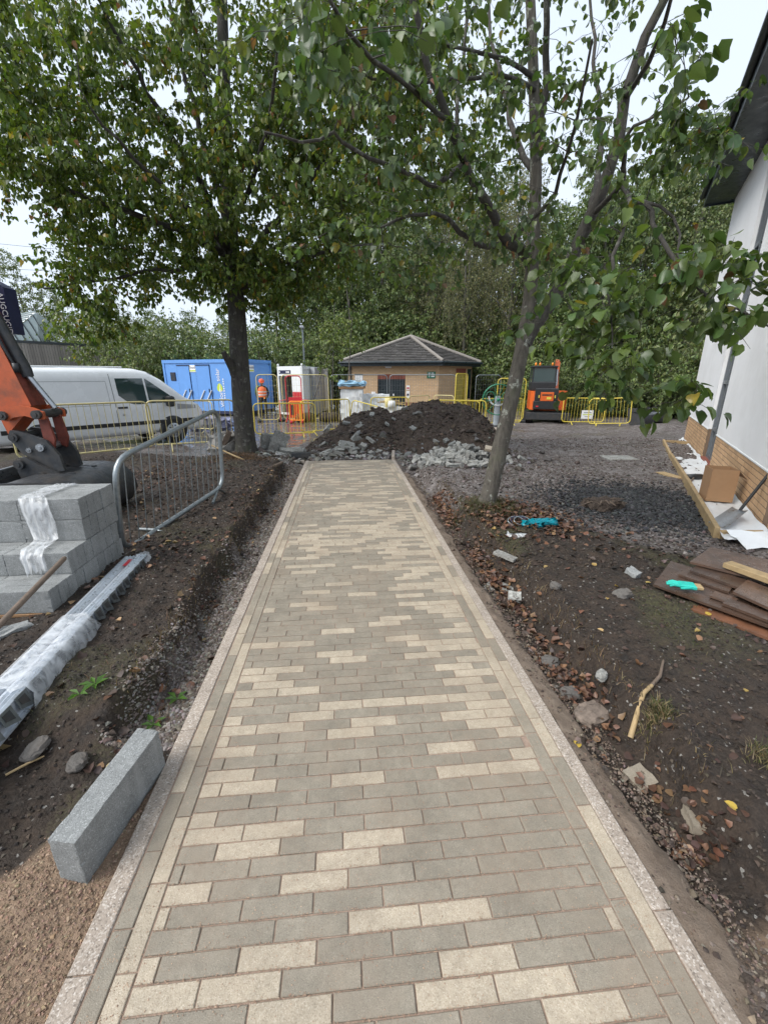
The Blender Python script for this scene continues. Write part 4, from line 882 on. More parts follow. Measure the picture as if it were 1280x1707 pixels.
# back part of the building: closed volume behind the wall
bk = MB(); slab(bk, .02, L - .02, -.2, zt, -.302, -5.5); bk.build('rear_block', M['render'], bld)
pl = MB(); slab(pl, .0, s0, -.25, zb - .002, -.004, -.3); slab(pl, s1, L, -.25, zb - .002, -.004, -.3); pl.build('plinth', M['mortar'], bld)
dp = MB(); slab(dp, -.004, s0, zb - .012, zb + .006, .012, -.05); slab(dp, s1, L + .004, zb - .012, zb + .006, .012, -.05); dp.build('render_bead', M['white_metal'], bld)
bm_ = MB().box((0, 0, 0), (.212, .10, .064), bev=.002).mesh('brick', M['brick_buff'])
bm_h = MB().box((0, 0, 0), (.1025, .10, .065), bev=.003).mesh('brick', M['brick_buff'])
ang = math.atan2(u.y, u.x); bricks = []
for c in range(9):
    z = zb - .045 - c * .075
    for a, b in ((0, s0), (s1, L)):
        s = a + (.0 if c % 2 == 0 else -.1125)
        while s < b - .03:
            e0, e1 = max(s, a), min(s + .215, b)
            if e1 - e0 > .06: bricks.append(((e0 + e1) / 2, z, (e1 - e0) / .215))
            s += .225
bricks.sort(key=lambda q: -q[0])
mbk = MB()
for i, (s, z, f) in enumerate(bricks):
    p = wp(s, z, -.05 + random.gauss(0, .0012))
    if i < 298: link('brick', bm_, bld, p, (0, 0, ang), (f, 1, 1))
    else: mbk.box(p, (.215 * f, .10, .065), rot2(ang), bev=.003)
o = mbk.build('brick_courses', M['brick_buff'], bld); o['kind'] = 'stuff'
# return wall at the near corner
nb2 = MB()
for c in range(9):
    for k in range(8):
        nb2.box(wp(L - .05 + .0, zb - .045 - c * .075, -.16 - k * .225 - (0 if c % 2 else .11)), (.10, .215, .065), rot2(math.atan2(u.y, u.x)), bev=.003)
o = nb2.build('return_bricks', M['brick_buff'], bld); o['kind'] = 'stuff'
# glazed strip
fr = MB()
for sa, sb in ((s0, s0 + .09), (s1 - .07, s1), (s0 + .46, s0 + .53)): slab(fr, sa, sb, .06, zt, -.06, -.2)
for za in (.06, .62, 1.55, 2.55, 3.0, 3.95, 4.9, 5.8): slab(fr, s0 + .09, s1 - .07, za, za + .07, -.065, -.19)
fr.build('window_frame', M['frame_grey'], bld)
for k, (za, zc) in enumerate(((.13, .62), (.69, 1.55), (1.62, 2.55), (2.62, 3.0), (3.07, 3.95), (4.02, 4.9), (4.97, 5.8))):
    for sa, sb in ((s0 + .09, s0 + .46), (s0 + .53, s1 - .07)):
        g = MB(); slab(g, sa, sb, za, zc, -.12, -.14); g.build('pane', M['glass'], bld)
si = MB(); slab(si, s0, s1, -.02, .06, .03, -.2); si.build('sill', M['brick_red'], bld)
# eaves: soffit, fascia, gutter, roof
sf = MB(); slab(sf, -.12, L + 1.5, zt - .001, zt + .03, .60, -.4); sf.build('soffit', M['fascia'], bld)
fa = MB(); slab(fa, -.15, L + 1.5, zt - .04, zt + .24, .63, .60); slab(fa, -.15, -.12, zt - .04, zt + .24, .60, -.4); fa.build('fascia', M['fascia'], bld)
gt = MB(); gt.tube([wp(-.16, zt + .2, .68), wp(L + 1.5, zt + .2, .68)], .06, 10); gt.build('gutter', M['dark_grey'], bld)
rf = MB(); V = [wp(-.18, zt + .245, .72), wp(L + 1.5, zt + .245, .72), wp(L + 1.5, zt + 1.9, -4.5), wp(-.18, zt + 1.9, -4.5)]
rf.prism(V, (0, 0, 0), (0, 0, .06)); rf.build('roof', M['dark_grey'], bld)
# ---- brick pavilion with hipped roof
hs = thing('brick_pavilion', 'small buff brick pavilion with dark tiled hipped roof', 'building', group=None)
HP = [Vector((.22, 23.5, 0)), Vector((4.78, 22.35, 0)), Vector((6.95, 23.9, 0)), Vector((7.4, 27.4, 0)), Vector((1.0, 28.4, 0))]
EZ = 2.42; AP = D(685, 562, 25.2); AP = Vector((AP.x, AP.y, AP.z))
cen = sum(HP, Vector()) / 5
wb, wr, wm = MB(), MB(), MB()
def hwall(a, b, z0, z1, d=0.0, mb=None):
    A_, u_, n_, L_ = wall_frame(a, b); mb.add([A_ + n_ * d + up * z0, A_ + u_ * L_ + n_ * d + up * z0, A_ + u_ * L_ + n_ * d + up * z1, A_ + n_ * d + up * z1], [(0, 1, 2, 3)])
def brickwall(name, cols, mort, sc):
    m = NB(name); br = m.n('TexBrick'); br.inputs['Scale'].default_value = 1.0; br.inputs['Brick Width'].default_value = .225; br.inputs['Row Height'].default_value = .075
    br.inputs['Mortar Size'].default_value = .006; br.inputs['Color1'].default_value = (*cols[0], 1); br.inputs['Color2'].default_value = (*cols[1], 1); br.inputs['Mortar'].default_value = (*mort, 1)
    uv = m.n('UVMap'); m.l(uv.outputs[0], br.inputs['Vector']); m.set(Base_Color=m.mix(m.ramp(m.noise(4, 5), [(.3, .0), (.8, .3)]), br.outputs[0], tuple(Vector(cols[0]) * .75)), Roughness=.9)
    m.bump(br.outputs['Fac'], -.5, .01); return m.mat
M['bw_buff'] = brickwall('pavilion_buff_brick', ((.62, .43, .26), (.54, .36, .20)), (.36, .26, .18), 1); M['bw_red'] = brickwall('pavilion_red_brick', ((.22, .075, .05), (.17, .055, .04)), (.3, .22, .17), 1)
def uvwall(name, mat, z0, z1, d, hole=None):
    me = bpy.data.meshes.new(name); V = []; F = []; UV = []
    for i in range(5):
        a, b = HP[i], HP[(i + 1) % 5]; A_, u_, n_, L_ = wall_frame(a, b)
        rects = [(0, L_, z0, z1)]
        if hole and i in hole:
            h0, h1, hz = hole[i]; rects = [(0, h0, z0, z1), (h1, L_, z0, z1)] + ([(h0, h1, hz, z1)] if hz < z1 else [])
        for sa, sb, za, zc in rects:
            k = len(V)
            for s, z in ((sa, za), (sb, za), (sb, zc), (sa, zc)): V.append(A_ + u_ * s + up * z + n_ * d); UV.append((s, z))
            F.append((k, k + 1, k + 2, k + 3))
    me.from_pydata([tuple(v) for v in V], [], F); l = me.uv_layers.new(); 
    for p in me.polygons:
        for li, vi in zip(p.loop_indices, p.vertices): l.data[li].uv = UV[vi]
    me.materials.append(mat); link(name, me, hs)
hole = {0: (1.55, 3.0, 1.83), 1: (1.35, 2.15, 1.9)}
uvwall('upper_wall', M['bw_buff'], .42, EZ + .02, 0.0, hole); uvwall('base_wall', M['bw_red'], YARD - .1, .42, .008, {0: (1.55, 3.0, .42), 1: (1.35, 2.15, .42)})
A_, u_, n_, L_ = wall_frame(HP[0], HP[1])
def hslab(mb, sa, sb, za, zc, d0, d1, fr_=None):
    A2, u2, n2, _ = fr_ or (A_, u_, n_, L_); V = [A2 + u2 * s + up * z + n2 * d for z in (za, zc) for s, d in ((sa, d0), (sb, d0), (sb, d1), (sa, d1))]
    return mb.add(V, [(0, 1, 2, 3), (7, 6, 5, 4), (4, 5, 1, 0), (5, 6, 2, 1), (6, 7, 3, 2), (7, 4, 0, 3)])
mb = MB()
for i in range(22): hslab(mb, 1.55 + i * .066, 1.55 + i * .066 + .058, 1.58, 1.83, .004, -.1)
mb.build('soldier_course', M['brick_red'], hs)
dr = MB(); hslab(dr, 1.55, 3.0, YARD, 1.578, -.09, -.14); dr.build('shutter_door', M['dark_grey'], hs)
for k in range(15): sl_ = MB(); hslab(sl_, 1.60, 2.22, .02 + k * .10, .075 + k * .10, -.06, -.088); hslab(sl_, 2.32, 2.95, .02 + k * .10, .075 + k * .10, -.06, -.088); sl_.build('louvre', M['fascia'], hs)
hd = MB(); hslab(hd, 2.36, 2.42, .75, .85, -.03, -.055); hd.build('door_handle', M['white'], hs)
f2 = wall_frame(HP[1], HP[2]); d2 = MB(); hslab(d2, 1.35, 2.15, YARD, 1.9, -.12, -.16, f2); d2.build('side_door', M['dark_grey'], hs)
w2 = MB(); hslab(w2, 2.28, 2.62, .55, 2.1, .012, -.02, f2); w2.build('side_window', M['glass'], hs)
ln = MB(); hslab(ln, 1.35, 2.15, 1.9, 2.12, .01, -.02, f2); ln.build('red_lintel', M['brick_red'], hs)
# signs on the pavilion
def sign(sa, sb, za, zc, mat, name, f=None, d=.02):
    s_ = MB(); hslab(s_, sa, sb, za, zc, d, .003, f); return s_.build(name, mat, hs)
nb_ = sign(.35, .76, 1.05, 1.78, M['white'], 'notice_board')
for k in range(6): sl2 = MB(); hslab(sl2, .40, .70 - (k % 3) * .05, 1.12 + k * .1, 1.14 + k * .1, .024, .021); sl2.build('notice_line', M['grey_panel'], nb_)
hb_ = MB(); hslab(hb_, .33, .78, 1.785, 1.84, .026, .003); hb_.build('notice_rail', M['fascia'], nb_)
gs = sign(4.12, 4.55, 1.62, 1.95, M['green_paint'], 'green_sign')
o_ = A_ + u_ * 4.335 + up * 1.785 + n_ * .024
for (sa, sb, za, zc) in ((4.17, 4.30, 1.86, 1.90), (4.215, 4.255, 1.68, 1.86), (4.34, 4.46, 1.86, 1.90), (4.33, 4.50, 1.79, 1.83), (4.33, 4.50, 1.69, 1.75)):
    mk_ = MB(); hslab(mk_, sa, sb, za, zc, .024, .021); mk_.build('sign_mark', M['white'], gs)
s1_ = sign(3.07, 3.24, .62, 1.00, M['white'], 'door_notice'); s3 = MB(); hslab(s3, 3.10, 3.21, .76, .86, .024, .021); s3.build('notice_mark', M['navy'], s1_)
s2_ = sign(3.07, 3.24, 1.06, 1.28, M['white'], 'door_notice'); s3 = MB(); hslab(s3, 3.09, 3.22, 1.10, 1.18, .024, .021); s3.build('notice_mark', M['red'], s2_)
sign(1.22, 1.43, .70, .95, M['white'], 'door_notice')
lp = MB(); hslab(lp, 1.98, 2.28, 2.14, 2.2, .12, .0); lp.build('wall_light', M['white'], hs)
dpp = MB(); dpp.tube([A_ + u_ * .12 + n_ * .05 + up * YARD, A_ + u_ * .12 + n_ * .05 + up * EZ], .035, 8); dpp.build('downpipe', M['fascia'], hs)
# roof
OV = .36; EP = []
for p in HP: d = (p - cen); d.z = 0; EP.append(p + d.normalized() * OV * 1.25 + up * EZ)
rm = MB()
for i in range(5): rm.add([EP[i], EP[(i + 1) % 5], AP], [(0, 1, 2)])
rm.build('roof', M['roof_tile'], hs)
tl_ = MB()
for i in range(3 if True else 5):
    i = (4, 0, 1)[i]
    a, b = EP[i], EP[(i + 1) % 5]; e = (b - a); nr = e.cross(AP - a).normalized()
    if nr.z < 0: nr = -nr
    sl3 = AP - a; foot = a + e.normalized() * sl3.dot(e.normalized()); Hh = (AP - foot).length; rows = int(Hh / .2)
    for r in range(rows):
        t0 = r / rows; p0 = a.lerp(AP, t0); p1 = b.lerp(AP, t0); w = (p1 - p0).length; k = max(1, int(w / .26)); sd = (AP - foot).normalized()
        for j in range(k):
            c_ = p0.lerp(p1, (j + .5 + (.25 if r % 2 else -.25) * (1 if 0 < j < k - 1 else 0)) / k)
            hw = w / k * .48; V = []
            lift = random.uniform(.028, .05)
            for s_, q, h_ in ((-1, -.01, lift), (1, -.01, lift), (1, .23, .008), (-1, .23, .008), (-1, -.01, 0), (1, -.01, 0)): V.append(c_ + e.normalized() * s_ * hw + sd * q + nr * h_)
            tl_.add(V, [(0, 1, 2, 3), (4, 5, 1, 0)])
o = tl_.build('roof_tiles', M['roof_tile'], hs); o['kind'] = 'stuff'
hm = MB()
for i in range(5): hm.tube([EP[i] + up * .04, AP + up * .06], .09, 6)
hm.build('hip_tiles', M['clad_wood'], hs)
fm = MB()
for i in range(5):
    a, b = EP[i], EP[(i + 1) % 5]; nn = Vector(((b - a).y, -(b - a).x, 0)).normalized()
    fm.add([a - up * .2 + nn * .01, b - up * .2 + nn * .01, b + up * .02 + nn * .01, a + up * .02 + nn * .01], [(0, 1, 2, 3)]); fm.tube([a + nn * .07 - up * .03, b + nn * .07 - up * .03], .06, 8)
    fm.add([a - up * .2, b - up * .2, HP[(i + 1) % 5] + up * (EZ - .18), HP[i] + up * (EZ - .18)], [(0, 1, 2, 3)])
fm.build('fascia_and_gutter', M['fascia'], hs)
# ---- blue welfare cabin
def cabin(pts, h):
    return [Vector((p[0], p[1], YARD + .12)) for p in pts], h
cb = thing('site_cabin', 'blue steel site cabin with white and green lettering', 'cabin')
c0, c1, c2 = Vector((-8.35, 21.6, 0)), Vector((-4.35, 19.75, 0)), Vector((-3.5, 21.75, 0)); c3 = c0 + (c2 - c1)
zb0, zb1 = YARD + .12, 2.40
def prism4(mb, P4, z0, z1, m=0):
    return mb.prism([Vector((p.x, p.y, z0)) for p in P4], (0, 0, 0), (0, 0, z1 - z0), m)
prism4(MB(), [c0, c1, c2, c3], zb0, zb1).build('body', M['blue'], cb)
FA = wall_frame(c0, c1); FB = wall_frame(c1, c2)
rm = MB(); hslab(rm, -.03, FA[3] + .03, zb1 - .12, zb1 + .03, .035, .0, FA); hslab(rm, -.03, FB[3] + .03, zb1 - .12, zb1 + .03, .035, .0, FB); rm.build('top_rail', M['blue'], cb)
br_ = MB(); hslab(br_, -.02, FA[3] + .02, zb0 - .02, zb0 + .12, .03, 0, FA); hslab(br_, -.02, FB[3] + .02, zb0 - .02, zb0 + .12, .03, 0, FB); br_.build('base_rail', M['navy'], cb)
cp = MB()
for fr_, s in ((FA, .03), (FA, FA[3] - .02), (FB, FB[3] - .03)): hslab(cp, s - .05, s + .05, zb0, zb1, .03, 0, fr_)
cp.build('corner_post', M['blue'], cb)
for sa, sb in ((.82, 1.5), (1.88, 2.62)):
    dm = MB(); hslab(dm, sa, sb, zb0 + .1, 2.16, .035, .0, FA); d_ = dm.build('door', M['blue'], cb)
    e_ = MB()
    for q in (sa - .02, sb): hslab(e_, q, q + .02, zb0 + .1, 2.18, .02, 0, FA)
    hslab(e_, sa - .02, sb + .02, 2.165, 2.20, .06, 0, FA); e_.build('door_frame', M['navy'], d_)
    h_ = MB(); hslab(h_, sb - .12, sb - .08, .9, 1.08, .06, .036, FA); h_.build('handle', M['black_plastic'], d_)
    st = MB()
    for q in (sa + .1, sb - .25):
        a = FA[0] + FA[1] * q + FA[2] * .06; st.tube([a + up * .55, a + FA[1] * .28 + up * 1.0], .03, 6)
    st.build('brace', M['white_metal'], d_)
vn = MB(); hslab(vn, .36, .66, 1.45, 1.85, .02, 0, FA); v_ = vn.build('vent', M['navy'], cb)
for k in range(6): vl = MB(); hslab(vl, .38, .64, 1.48 + k * .06, 1.51 + k * .06, .035, .021, FA); vl.build('slat', M['dark_grey'], v_)
gl = MB(); a = FA[0] + FA[1] * 3.1 + FA[2] * .03
def on(fr_, s, z, d): return fr_[0] + fr_[1] * s + up * z + fr_[2] * d
txt('vision', .34, M['white'], cb, face_mat(on(FA, 3.12, .62, .012), FA[1], FA[2], spin=math.pi / 2))
txt('solar', .30, M['white'], cb, face_mat(on(FA, 3.04, 1.72, .012), FA[1], FA[2], spin=math.pi / 2))
for k in range(9):
    mk_ = MB(); hslab(mk_, 3.28, 3.33, .62 + k * .11, .70 + k * .11 - (k % 3) * .012, .012, .0, FA); mk_.build('small_print', M['white'], cb)
def leafmark(fr_, s, z, r, name):
    mk = MB(); V = []
    for k in range(14):
        t = k / 14 * 6.283; V.append(on(fr_, s + r * .75 * math.cos(t) * (1 - .25 * math.sin(t)), z + r * math.sin(t), .010))
    mk.add(V, [tuple(range(14))]); mk.prism([on(fr_, s + dx, z + dz, .013) for dx, dz in ((-.03, -r), (.03, -r), (.05, r * .7), (.03, r * .7))], (0, 0, 0), fr_[2] * .002, 1); return mk.build(name, [M['lime_print'], M['white']], cb)
leafmark(FA, 3.08, 1.14, .20, 'leaf_emblem'); leafmark(FB, .95, .95, .30, 'leaf_emblem')
for fr_, s, z in ((FA, 1.68, 2.02), (FB, .55, 2.02)):
    pm_ = MB(); hslab(pm_, s - .24, s + .24, z - .16, z + .16, .014, .0, fr_); q = pm_.build('maker_plate', M['white'], cb)
    txt('Cloudo', .17, M['navy'], q, face_mat(on(fr_, s, z + .05, .016), fr_[1], fr_[2])); st_ = MB(); hslab(st_, s - .22, s + .22, z - .13, z - .07, .017, .0145, fr_); st_.build('stripe', M['lime_print'], q)
cb.scale = (1.12, 1.12, 1.035); cb.location = (0, 0, -.08 * (1 - 1.035))
# ---- white container cabin
wc = thing('white_container', 'white corrugated steel cabin with its door open', 'cabin')
w0, w1, w2_ = Vector((-3.28, 22.3, 0)), Vector((-1.98, 21.25, 0)), Vector((-.95, 25.4, 0)); w3 = w0 + (w2_ - w1)
WF, WS = wall_frame(w0, w1), wall_frame(w1, w2_); zc0, zc1 = YARD + .1, 2.16
mb = MB(); hslab(mb, 0, .08, zc0, zc1, .0, -.08, WF); hslab(mb, WF[3] - .08, WF[3], zc0, zc1, 0, -.08, WF); hslab(mb, .08, WF[3] - .08, zc1 - .42, zc1, 0, -.08, WF); hslab(mb, .08, WF[3] - .08, zc0, zc0 + .1, 0, -.08, WF); hslab(mb, .95, WF[3] - .08, zc0 + .1, zc1 - .42, -.01, -.05, WF)
mb.build('front_frame', M['white_metal'], wc)
bk = MB(); prism4(bk, [w0 + WF[1] * .02 - WF[2] * 1.0, w1 - WF[1] * .10 - WF[2] * .98, w2_ - WF[1] * .1, w3 + WF[1] * .02], zc0, zc1 - .03); bk.build('inner_body', M['grey_panel'], wc)
lw = MB(); prism4(lw, [w0, w0 + WF[1] * .05 - WF[2] * .085, w3 + WF[1] * .05, w3], zc0, zc1 - .002); lw.build('left_wall', M['white_metal'], wc)
ff = MB(); hslab(ff, .06, WF[3] - .06, zc0 - .02, zc0 + .02, -.1, -1.0, WF); ff.build('floor', M['grey_panel'], wc)
cr = MB(); nC = 16
for k in range(nC):
    a0 = k / nC * WS[3]; q = WS[3] / nC; pts = [(a0, 0), (a0 + q * .38, 0), (a0 + q * .5, -.05), (a0 + q * .88, -.05), (a0 + q, 0)]
    for (x0_, d0_), (x1_, d1_) in zip(pts, pts[1:]): cr.add([on(WS, x0_, zc0 + .1, d0_), on(WS, x1_, zc0 + .1, d1_), on(WS, x1_, zc1 - .12, d1_), on(WS, x0_, zc1 - .12, d0_)], [(0, 1, 2, 3)])
cr.build('corrugated_side', M['white_metal'], wc)
rl = MB(); hslab(rl, 0, WS[3], zc1 - .12, zc1, .02, -.08, WS); hslab(rl, 0, WS[3], zc0 - .02, zc0 + .1, .02, -.08, WS); hslab(rl, -.02, .08, zc0, zc1, .025, -.06, WS); hslab(rl, WS[3] - .08, WS[3], zc0, zc1, .025, -.06, WS); rl.build('side_rail', M['white_metal'], wc)
rp = MB(); prism4(rp, [w0, w1, w2_, w3], zc1 + .001, zc1 + .02); rp.build('roof', M['white_metal'], wc)
for s_ in (.05, WF[3] - .03): ey = MB().lathe([(.03, 0), (.05, .03), (.05, .09), (.02, .12)], on(WF, s_, zc1 + .02, -.04), 8); ey.build('lifting_eye', M['white_metal'], wc)
sg = MB(); hslab(sg, .12, .92, zc1 - .32, zc1 - .16, .012, 0, WF); q = sg.build('name_plate', M['navy'], wc)
for sa in (.15, .62, .70, .78):
    mk_ = MB(); hslab(mk_, sa, sa + .06, zc1 - .28, zc1 - .21, .016, .012, WF); mk_.build('plate_mark', M['white'], q)
od = MB(); hslab(od, .98, WF[3] - .1, zc0 + .12, 1.0, .012, -.008, WF); od.build('red_door_panel', M['red'], wc)
# ---- timber clad wall and metal roofed building far left
cw = thing('timber_clad_wall', 'long wall of grey weathered vertical boards behind the van', 'wall')
qa, qb = D(-80, 600, 26), D(206, 600, 33); FW = wall_frame((qa.x, qa.y, 0), (qb.x, qb.y, 0)); ztop = D(206, 580, 33).z
nbd = 64; wd = FW[3] / nbd
bdm = MB().box((0, 0, 0), (wd * .86, .03, 1), bev=.004).mesh('board', M['clad_wood'])
bb = MB(); hslab(bb, 0, FW[3], YARD - .3, ztop - .06, -.02, -.2, FW); bb.build('backing', M['dark_grey'], cw)
for k in range(nbd):
    p = on(FW, (k + .5) * wd, (ztop + YARD) / 2, .0 + random.uniform(0, .012)); link('board', bdm, cw, p, (0, 0, math.atan2(FW[1].y, FW[1].x)), (1, 1, ztop - YARD))
cpg = MB(); hslab(cpg, -.1, FW[3] + .05, ztop, ztop + .14, .06, -.25, FW); cpg.build('coping', M['dark_grey'], cw)
zr = thing('metal_roofed_building', 'grey green standing seam metal building behind the timber wall', 'building')
k0 = 36; P0, P1, P2, P3 = D(22, 556, k0), D(62, 520, k0), D(76, 600, k0), D(-40, 600, k0)
P4 = D(-30, 556, k0 + 3)
body = MB(); V = [D(18, 556, k0), D(60, 521, k0 + .2), D(76, 640, k0 + .2), D(18, 640, k0)]
back = [v + Vector((-3, 7, 0)) for v in V]
body.add(V + back, [(0, 1, 2, 3), (1, 5, 6, 2), (4, 5, 1, 0), (0, 3, 7, 4)]); body.build('gable', M['zinc'], zr)
for k in range(5):
    t = (k + .4) / 5; a = V[0].lerp(V[1], t); b = V[3].lerp(V[2], t); b = a.lerp(b, 1); rbm = MB(); rbm.tube([a + Vector((0, -.03, 0)), Vector((a.x + .9, a.y - .03, a.z - 2.2))], .035, 4); rbm.build('wall_seam', M['dark_grey'], zr)
lp_ = V[0] + Vector((-5.0, 3.0, -.2)); lr = V[1] + Vector((-5.0, 3.0, -.2))
rfz = MB(); rfz.add([V[0] + Vector((0, -.05, .04)), V[1] + Vector((0, -.05, .04)), lr, lp_], [(0, 1, 2, 3)]); rfz.build('roof_sheet', M['white_metal'], zr)
for k in range(9):
    t = k / 8; a = V[0].lerp(V[1], t) + Vector((0, -.06, .08)); sm_ = MB().tube([a, a + Vector((-5, 3, -.2))], .05, 4); sm_.build('roof_seam', M['zinc'], zr)
# overhead wires and a lamp post
for k, (y0, y1, y2) in enumerate(((404, 412, 420), (430, 434, 440), (446, 450, 455))):
    ob = MB().tube([D(-200, y0 - 16, 55), D(-20, y0, 55), D(60, y1, 56), D(240, y2 + 6, 57)], .018, 4).build('overhead_wire', M['dark_grey'])
    props(ob, ['topmost', 'middle', 'lowest'][k] + ' thin overhead wire crossing the sky at far left', 'wire', 'overhead wires')
lpst = thing('lamp_post', 'grey lamp post rising above the bushes behind the white cabin', 'lamp post'); b = D(512, 690, 26); t = D(513, 548, 26)
MB().tube([(b.x, 26, YARD), (b.x, 26, t.z)], [.09, .05], 8).build('pole', M['galv'], lpst)
MB().box((b.x, 25.7, t.z + .05), (.22, .7, .12), bev=.03).build('lantern', M['grey_panel'], lpst)
# ================================================================ VEHICLES, FENCES, PEOPLE
def gz(x, y): return float(hgt(np.array([x]), np.array([y]))[0])
# ---- white van
vn_ = thing('parked_van', 'white panel van parked behind the yellow barriers', 'van')
fw = G(290, 735, -.15); HD = math.radians(46.0)
vn_.location = (fw.x - .95 * math.cos(HD - math.pi / 2) * 0, fw.y, 0); vn_.rotation_euler = (0, 0, HD)
off_ = Vector((math.sin(HD), -math.cos(HD), 0)) * .86; vn_.location = Vector((fw.x, fw.y, -.15)) - off_
# stations: x, roof z, shoulder z, half width
ST = [(-4.10, 1.90, 1.0, .92), (-4.02, 2.02, 1.0, .965), (-3.0, 2.06, 1.02, .985), (-1.5, 2.07, 1.02, .985), (-.75, 2.06, 1.03, .985), (-.45, 1.99, 1.04, .985), (-.1, 1.78, 1.05, .98), (.22, 1.52, 1.06, .97), (.45, 1.30, 1.05, .96), (.70, 1.16, 1.0, .94), (.92, 1.02, .92, .88), (1.06, .84, .78, .76), (1.10, .62, .6, .70)]
def sec(x):
    for a, b in zip(ST, ST[1:]):
        if a[0] <= x <= b[0]:
            t = (x - a[0]) / (b[0] - a[0]); return [a[i] + (b[i] - a[i]) * t for i in (1, 2, 3)]
    return list(ST[0][1:]) if x < ST[0][0] else list(ST[-1][1:])
def half(x):
    R, Sh, w = sec(x); tall = max(0.0, R - Sh); tk = .17 * min(1, tall / .9)
    return [(w * .90, .30), (w * .985, .42), (w, .62), (w * .995, Sh * .86), (w, Sh), (w * (1 - tk * .30), Sh + tall * .35), (w * (1 - tk * .72), Sh + tall * .72), (w * (1 - tk), Sh + tall * .88), (w * (1 - tk) - .10, R - tall * .012 - .004), (w * .45, R), (0, R + .005)]
def ys(x, z):
    h = half(x)
    for (a, za), (b, zb_) in zip(h, h[1:]):
        if za <= z <= zb_ and zb_ > za: return a + (b - a) * (z - za) / (zb_ - za)
    return h[0][0] if z < h[0][1] else h[-4][0]
xs = np.unique(np.round(np.concatenate([np.arange(-4.1, 1.1, .12), [s_[0] for s_ in ST]]), 3)); V = []; k = len(half(0)) * 2 - 1
for x in xs:
    h = half(x); V += [(x, -a, z) for a, z in h] + [(x, a, z) for a, z in reversed(h[:-1])]
Fv = []
for i in range(len(xs) - 1):
    for j in range(k - 1): Fv.append((i * k + j, (i + 1) * k + j, (i + 1) * k + j + 1, i * k + j + 1))
    Fv.append((i * k, i * k + k - 1, (i + 1) * k + k - 1, (i + 1) * k))
Fv += [tuple(range(k)), tuple(reversed(range((len(xs) - 1) * k, len(xs) * k)))]
vb = MB().add(V, Fv, 0, True); body = vb.build('body', M['white_paint'], vn_)
def patch(xl, lo, hi, mat, name, off=.006, side=-1, parent=None, nz=5):
    mb = MB(); V = []
    for x in xl:
        a, b = lo(x), hi(x)
        for q in range(nz): z = a + (b - a) * q / (nz - 1); V.append((x, side * (ys(x, z) + off), z))
    F = [(i * nz + q, (i + 1) * nz + q, (i + 1) * nz + q + 1, i * nz + q + 1) for i in range(len(xl) - 1) for q in range(nz - 1)]
    return mb.add(V, F, 0, True).build(name, M[mat] if isinstance(mat, str) else mat, parent or vn_)
LS = lambda a, b, n: [a + (b - a) * i / (n - 1) for i in range(n)]
wt = lambda x: min(1.80, 1.80 - max(0, x + .55) * .80); wbm = lambda x: 1.12 + max(0, -x - 1.05) * .9
for sd in (-1, 1):
    dw = patch(LS(-1.32, -.62, 7), lambda x: wbm(x), lambda x: wt(x), 'van_glass', 'side_window', .005, sd)
    patch(LS(-.57, .18, 7), lambda x: wbm(x) + .01 + max(0, x) * .1, lambda x: max(wt(x), wbm(x) + .02), 'van_glass', 'quarter_window', .005, sd)
    patch(LS(-3.9, 1.0, 20), lambda x: .56, lambda x: .66, 'black_plastic', 'rubbing_strip', .014, sd)
    patch(LS(.20, .78, 6), lambda x: .93, lambda x: 1.03 + (.78 - x) * .10, 'grey_panel', 'headlight', .004, sd)
for x0_, z0_, z1_ in ((-1.45, .38, 1.95), (-.02, .38, 1.1), (-3.1, .40, 1.95)): patch([x0_, x0_ + .012], lambda x: z0_, lambda x: z1_, 'dark_grey', 'panel_gap', .003, -1, nz=12)
for z_ in (1.12, 1.72):
    patch(LS(-3.0, -1.55, 6), lambda x: z_, lambda x: z_ + .012, 'grey_panel', 'panel_crease', .003, -1, nz=2)
patch([-3.01, -3.0], lambda x: 1.12, lambda x: 1.73, 'grey_panel', 'panel_crease', .003, -1); patch([-1.56, -1.55], lambda x: 1.12, lambda x: 1.73, 'grey_panel', 'panel_crease', .003, -1)
patch(LS(-1.40, -1.16, 3), lambda x: 1.02, lambda x: 1.07, 'black_plastic', 'door_handle', .02, -1)
MB().lathe([(.0, -.012), (.035, -.01), (.035, .0)], (-1.28, -ys(-1.28, .86), .86), 12, 'y').build('fuel_cap', M['grey_panel'], vn_)
MB().box((-.05, -1.10, 1.17), (.16, .20, .30), rot2(.2), bev=.05).build('wing_mirror', M['black_plastic'], vn_)
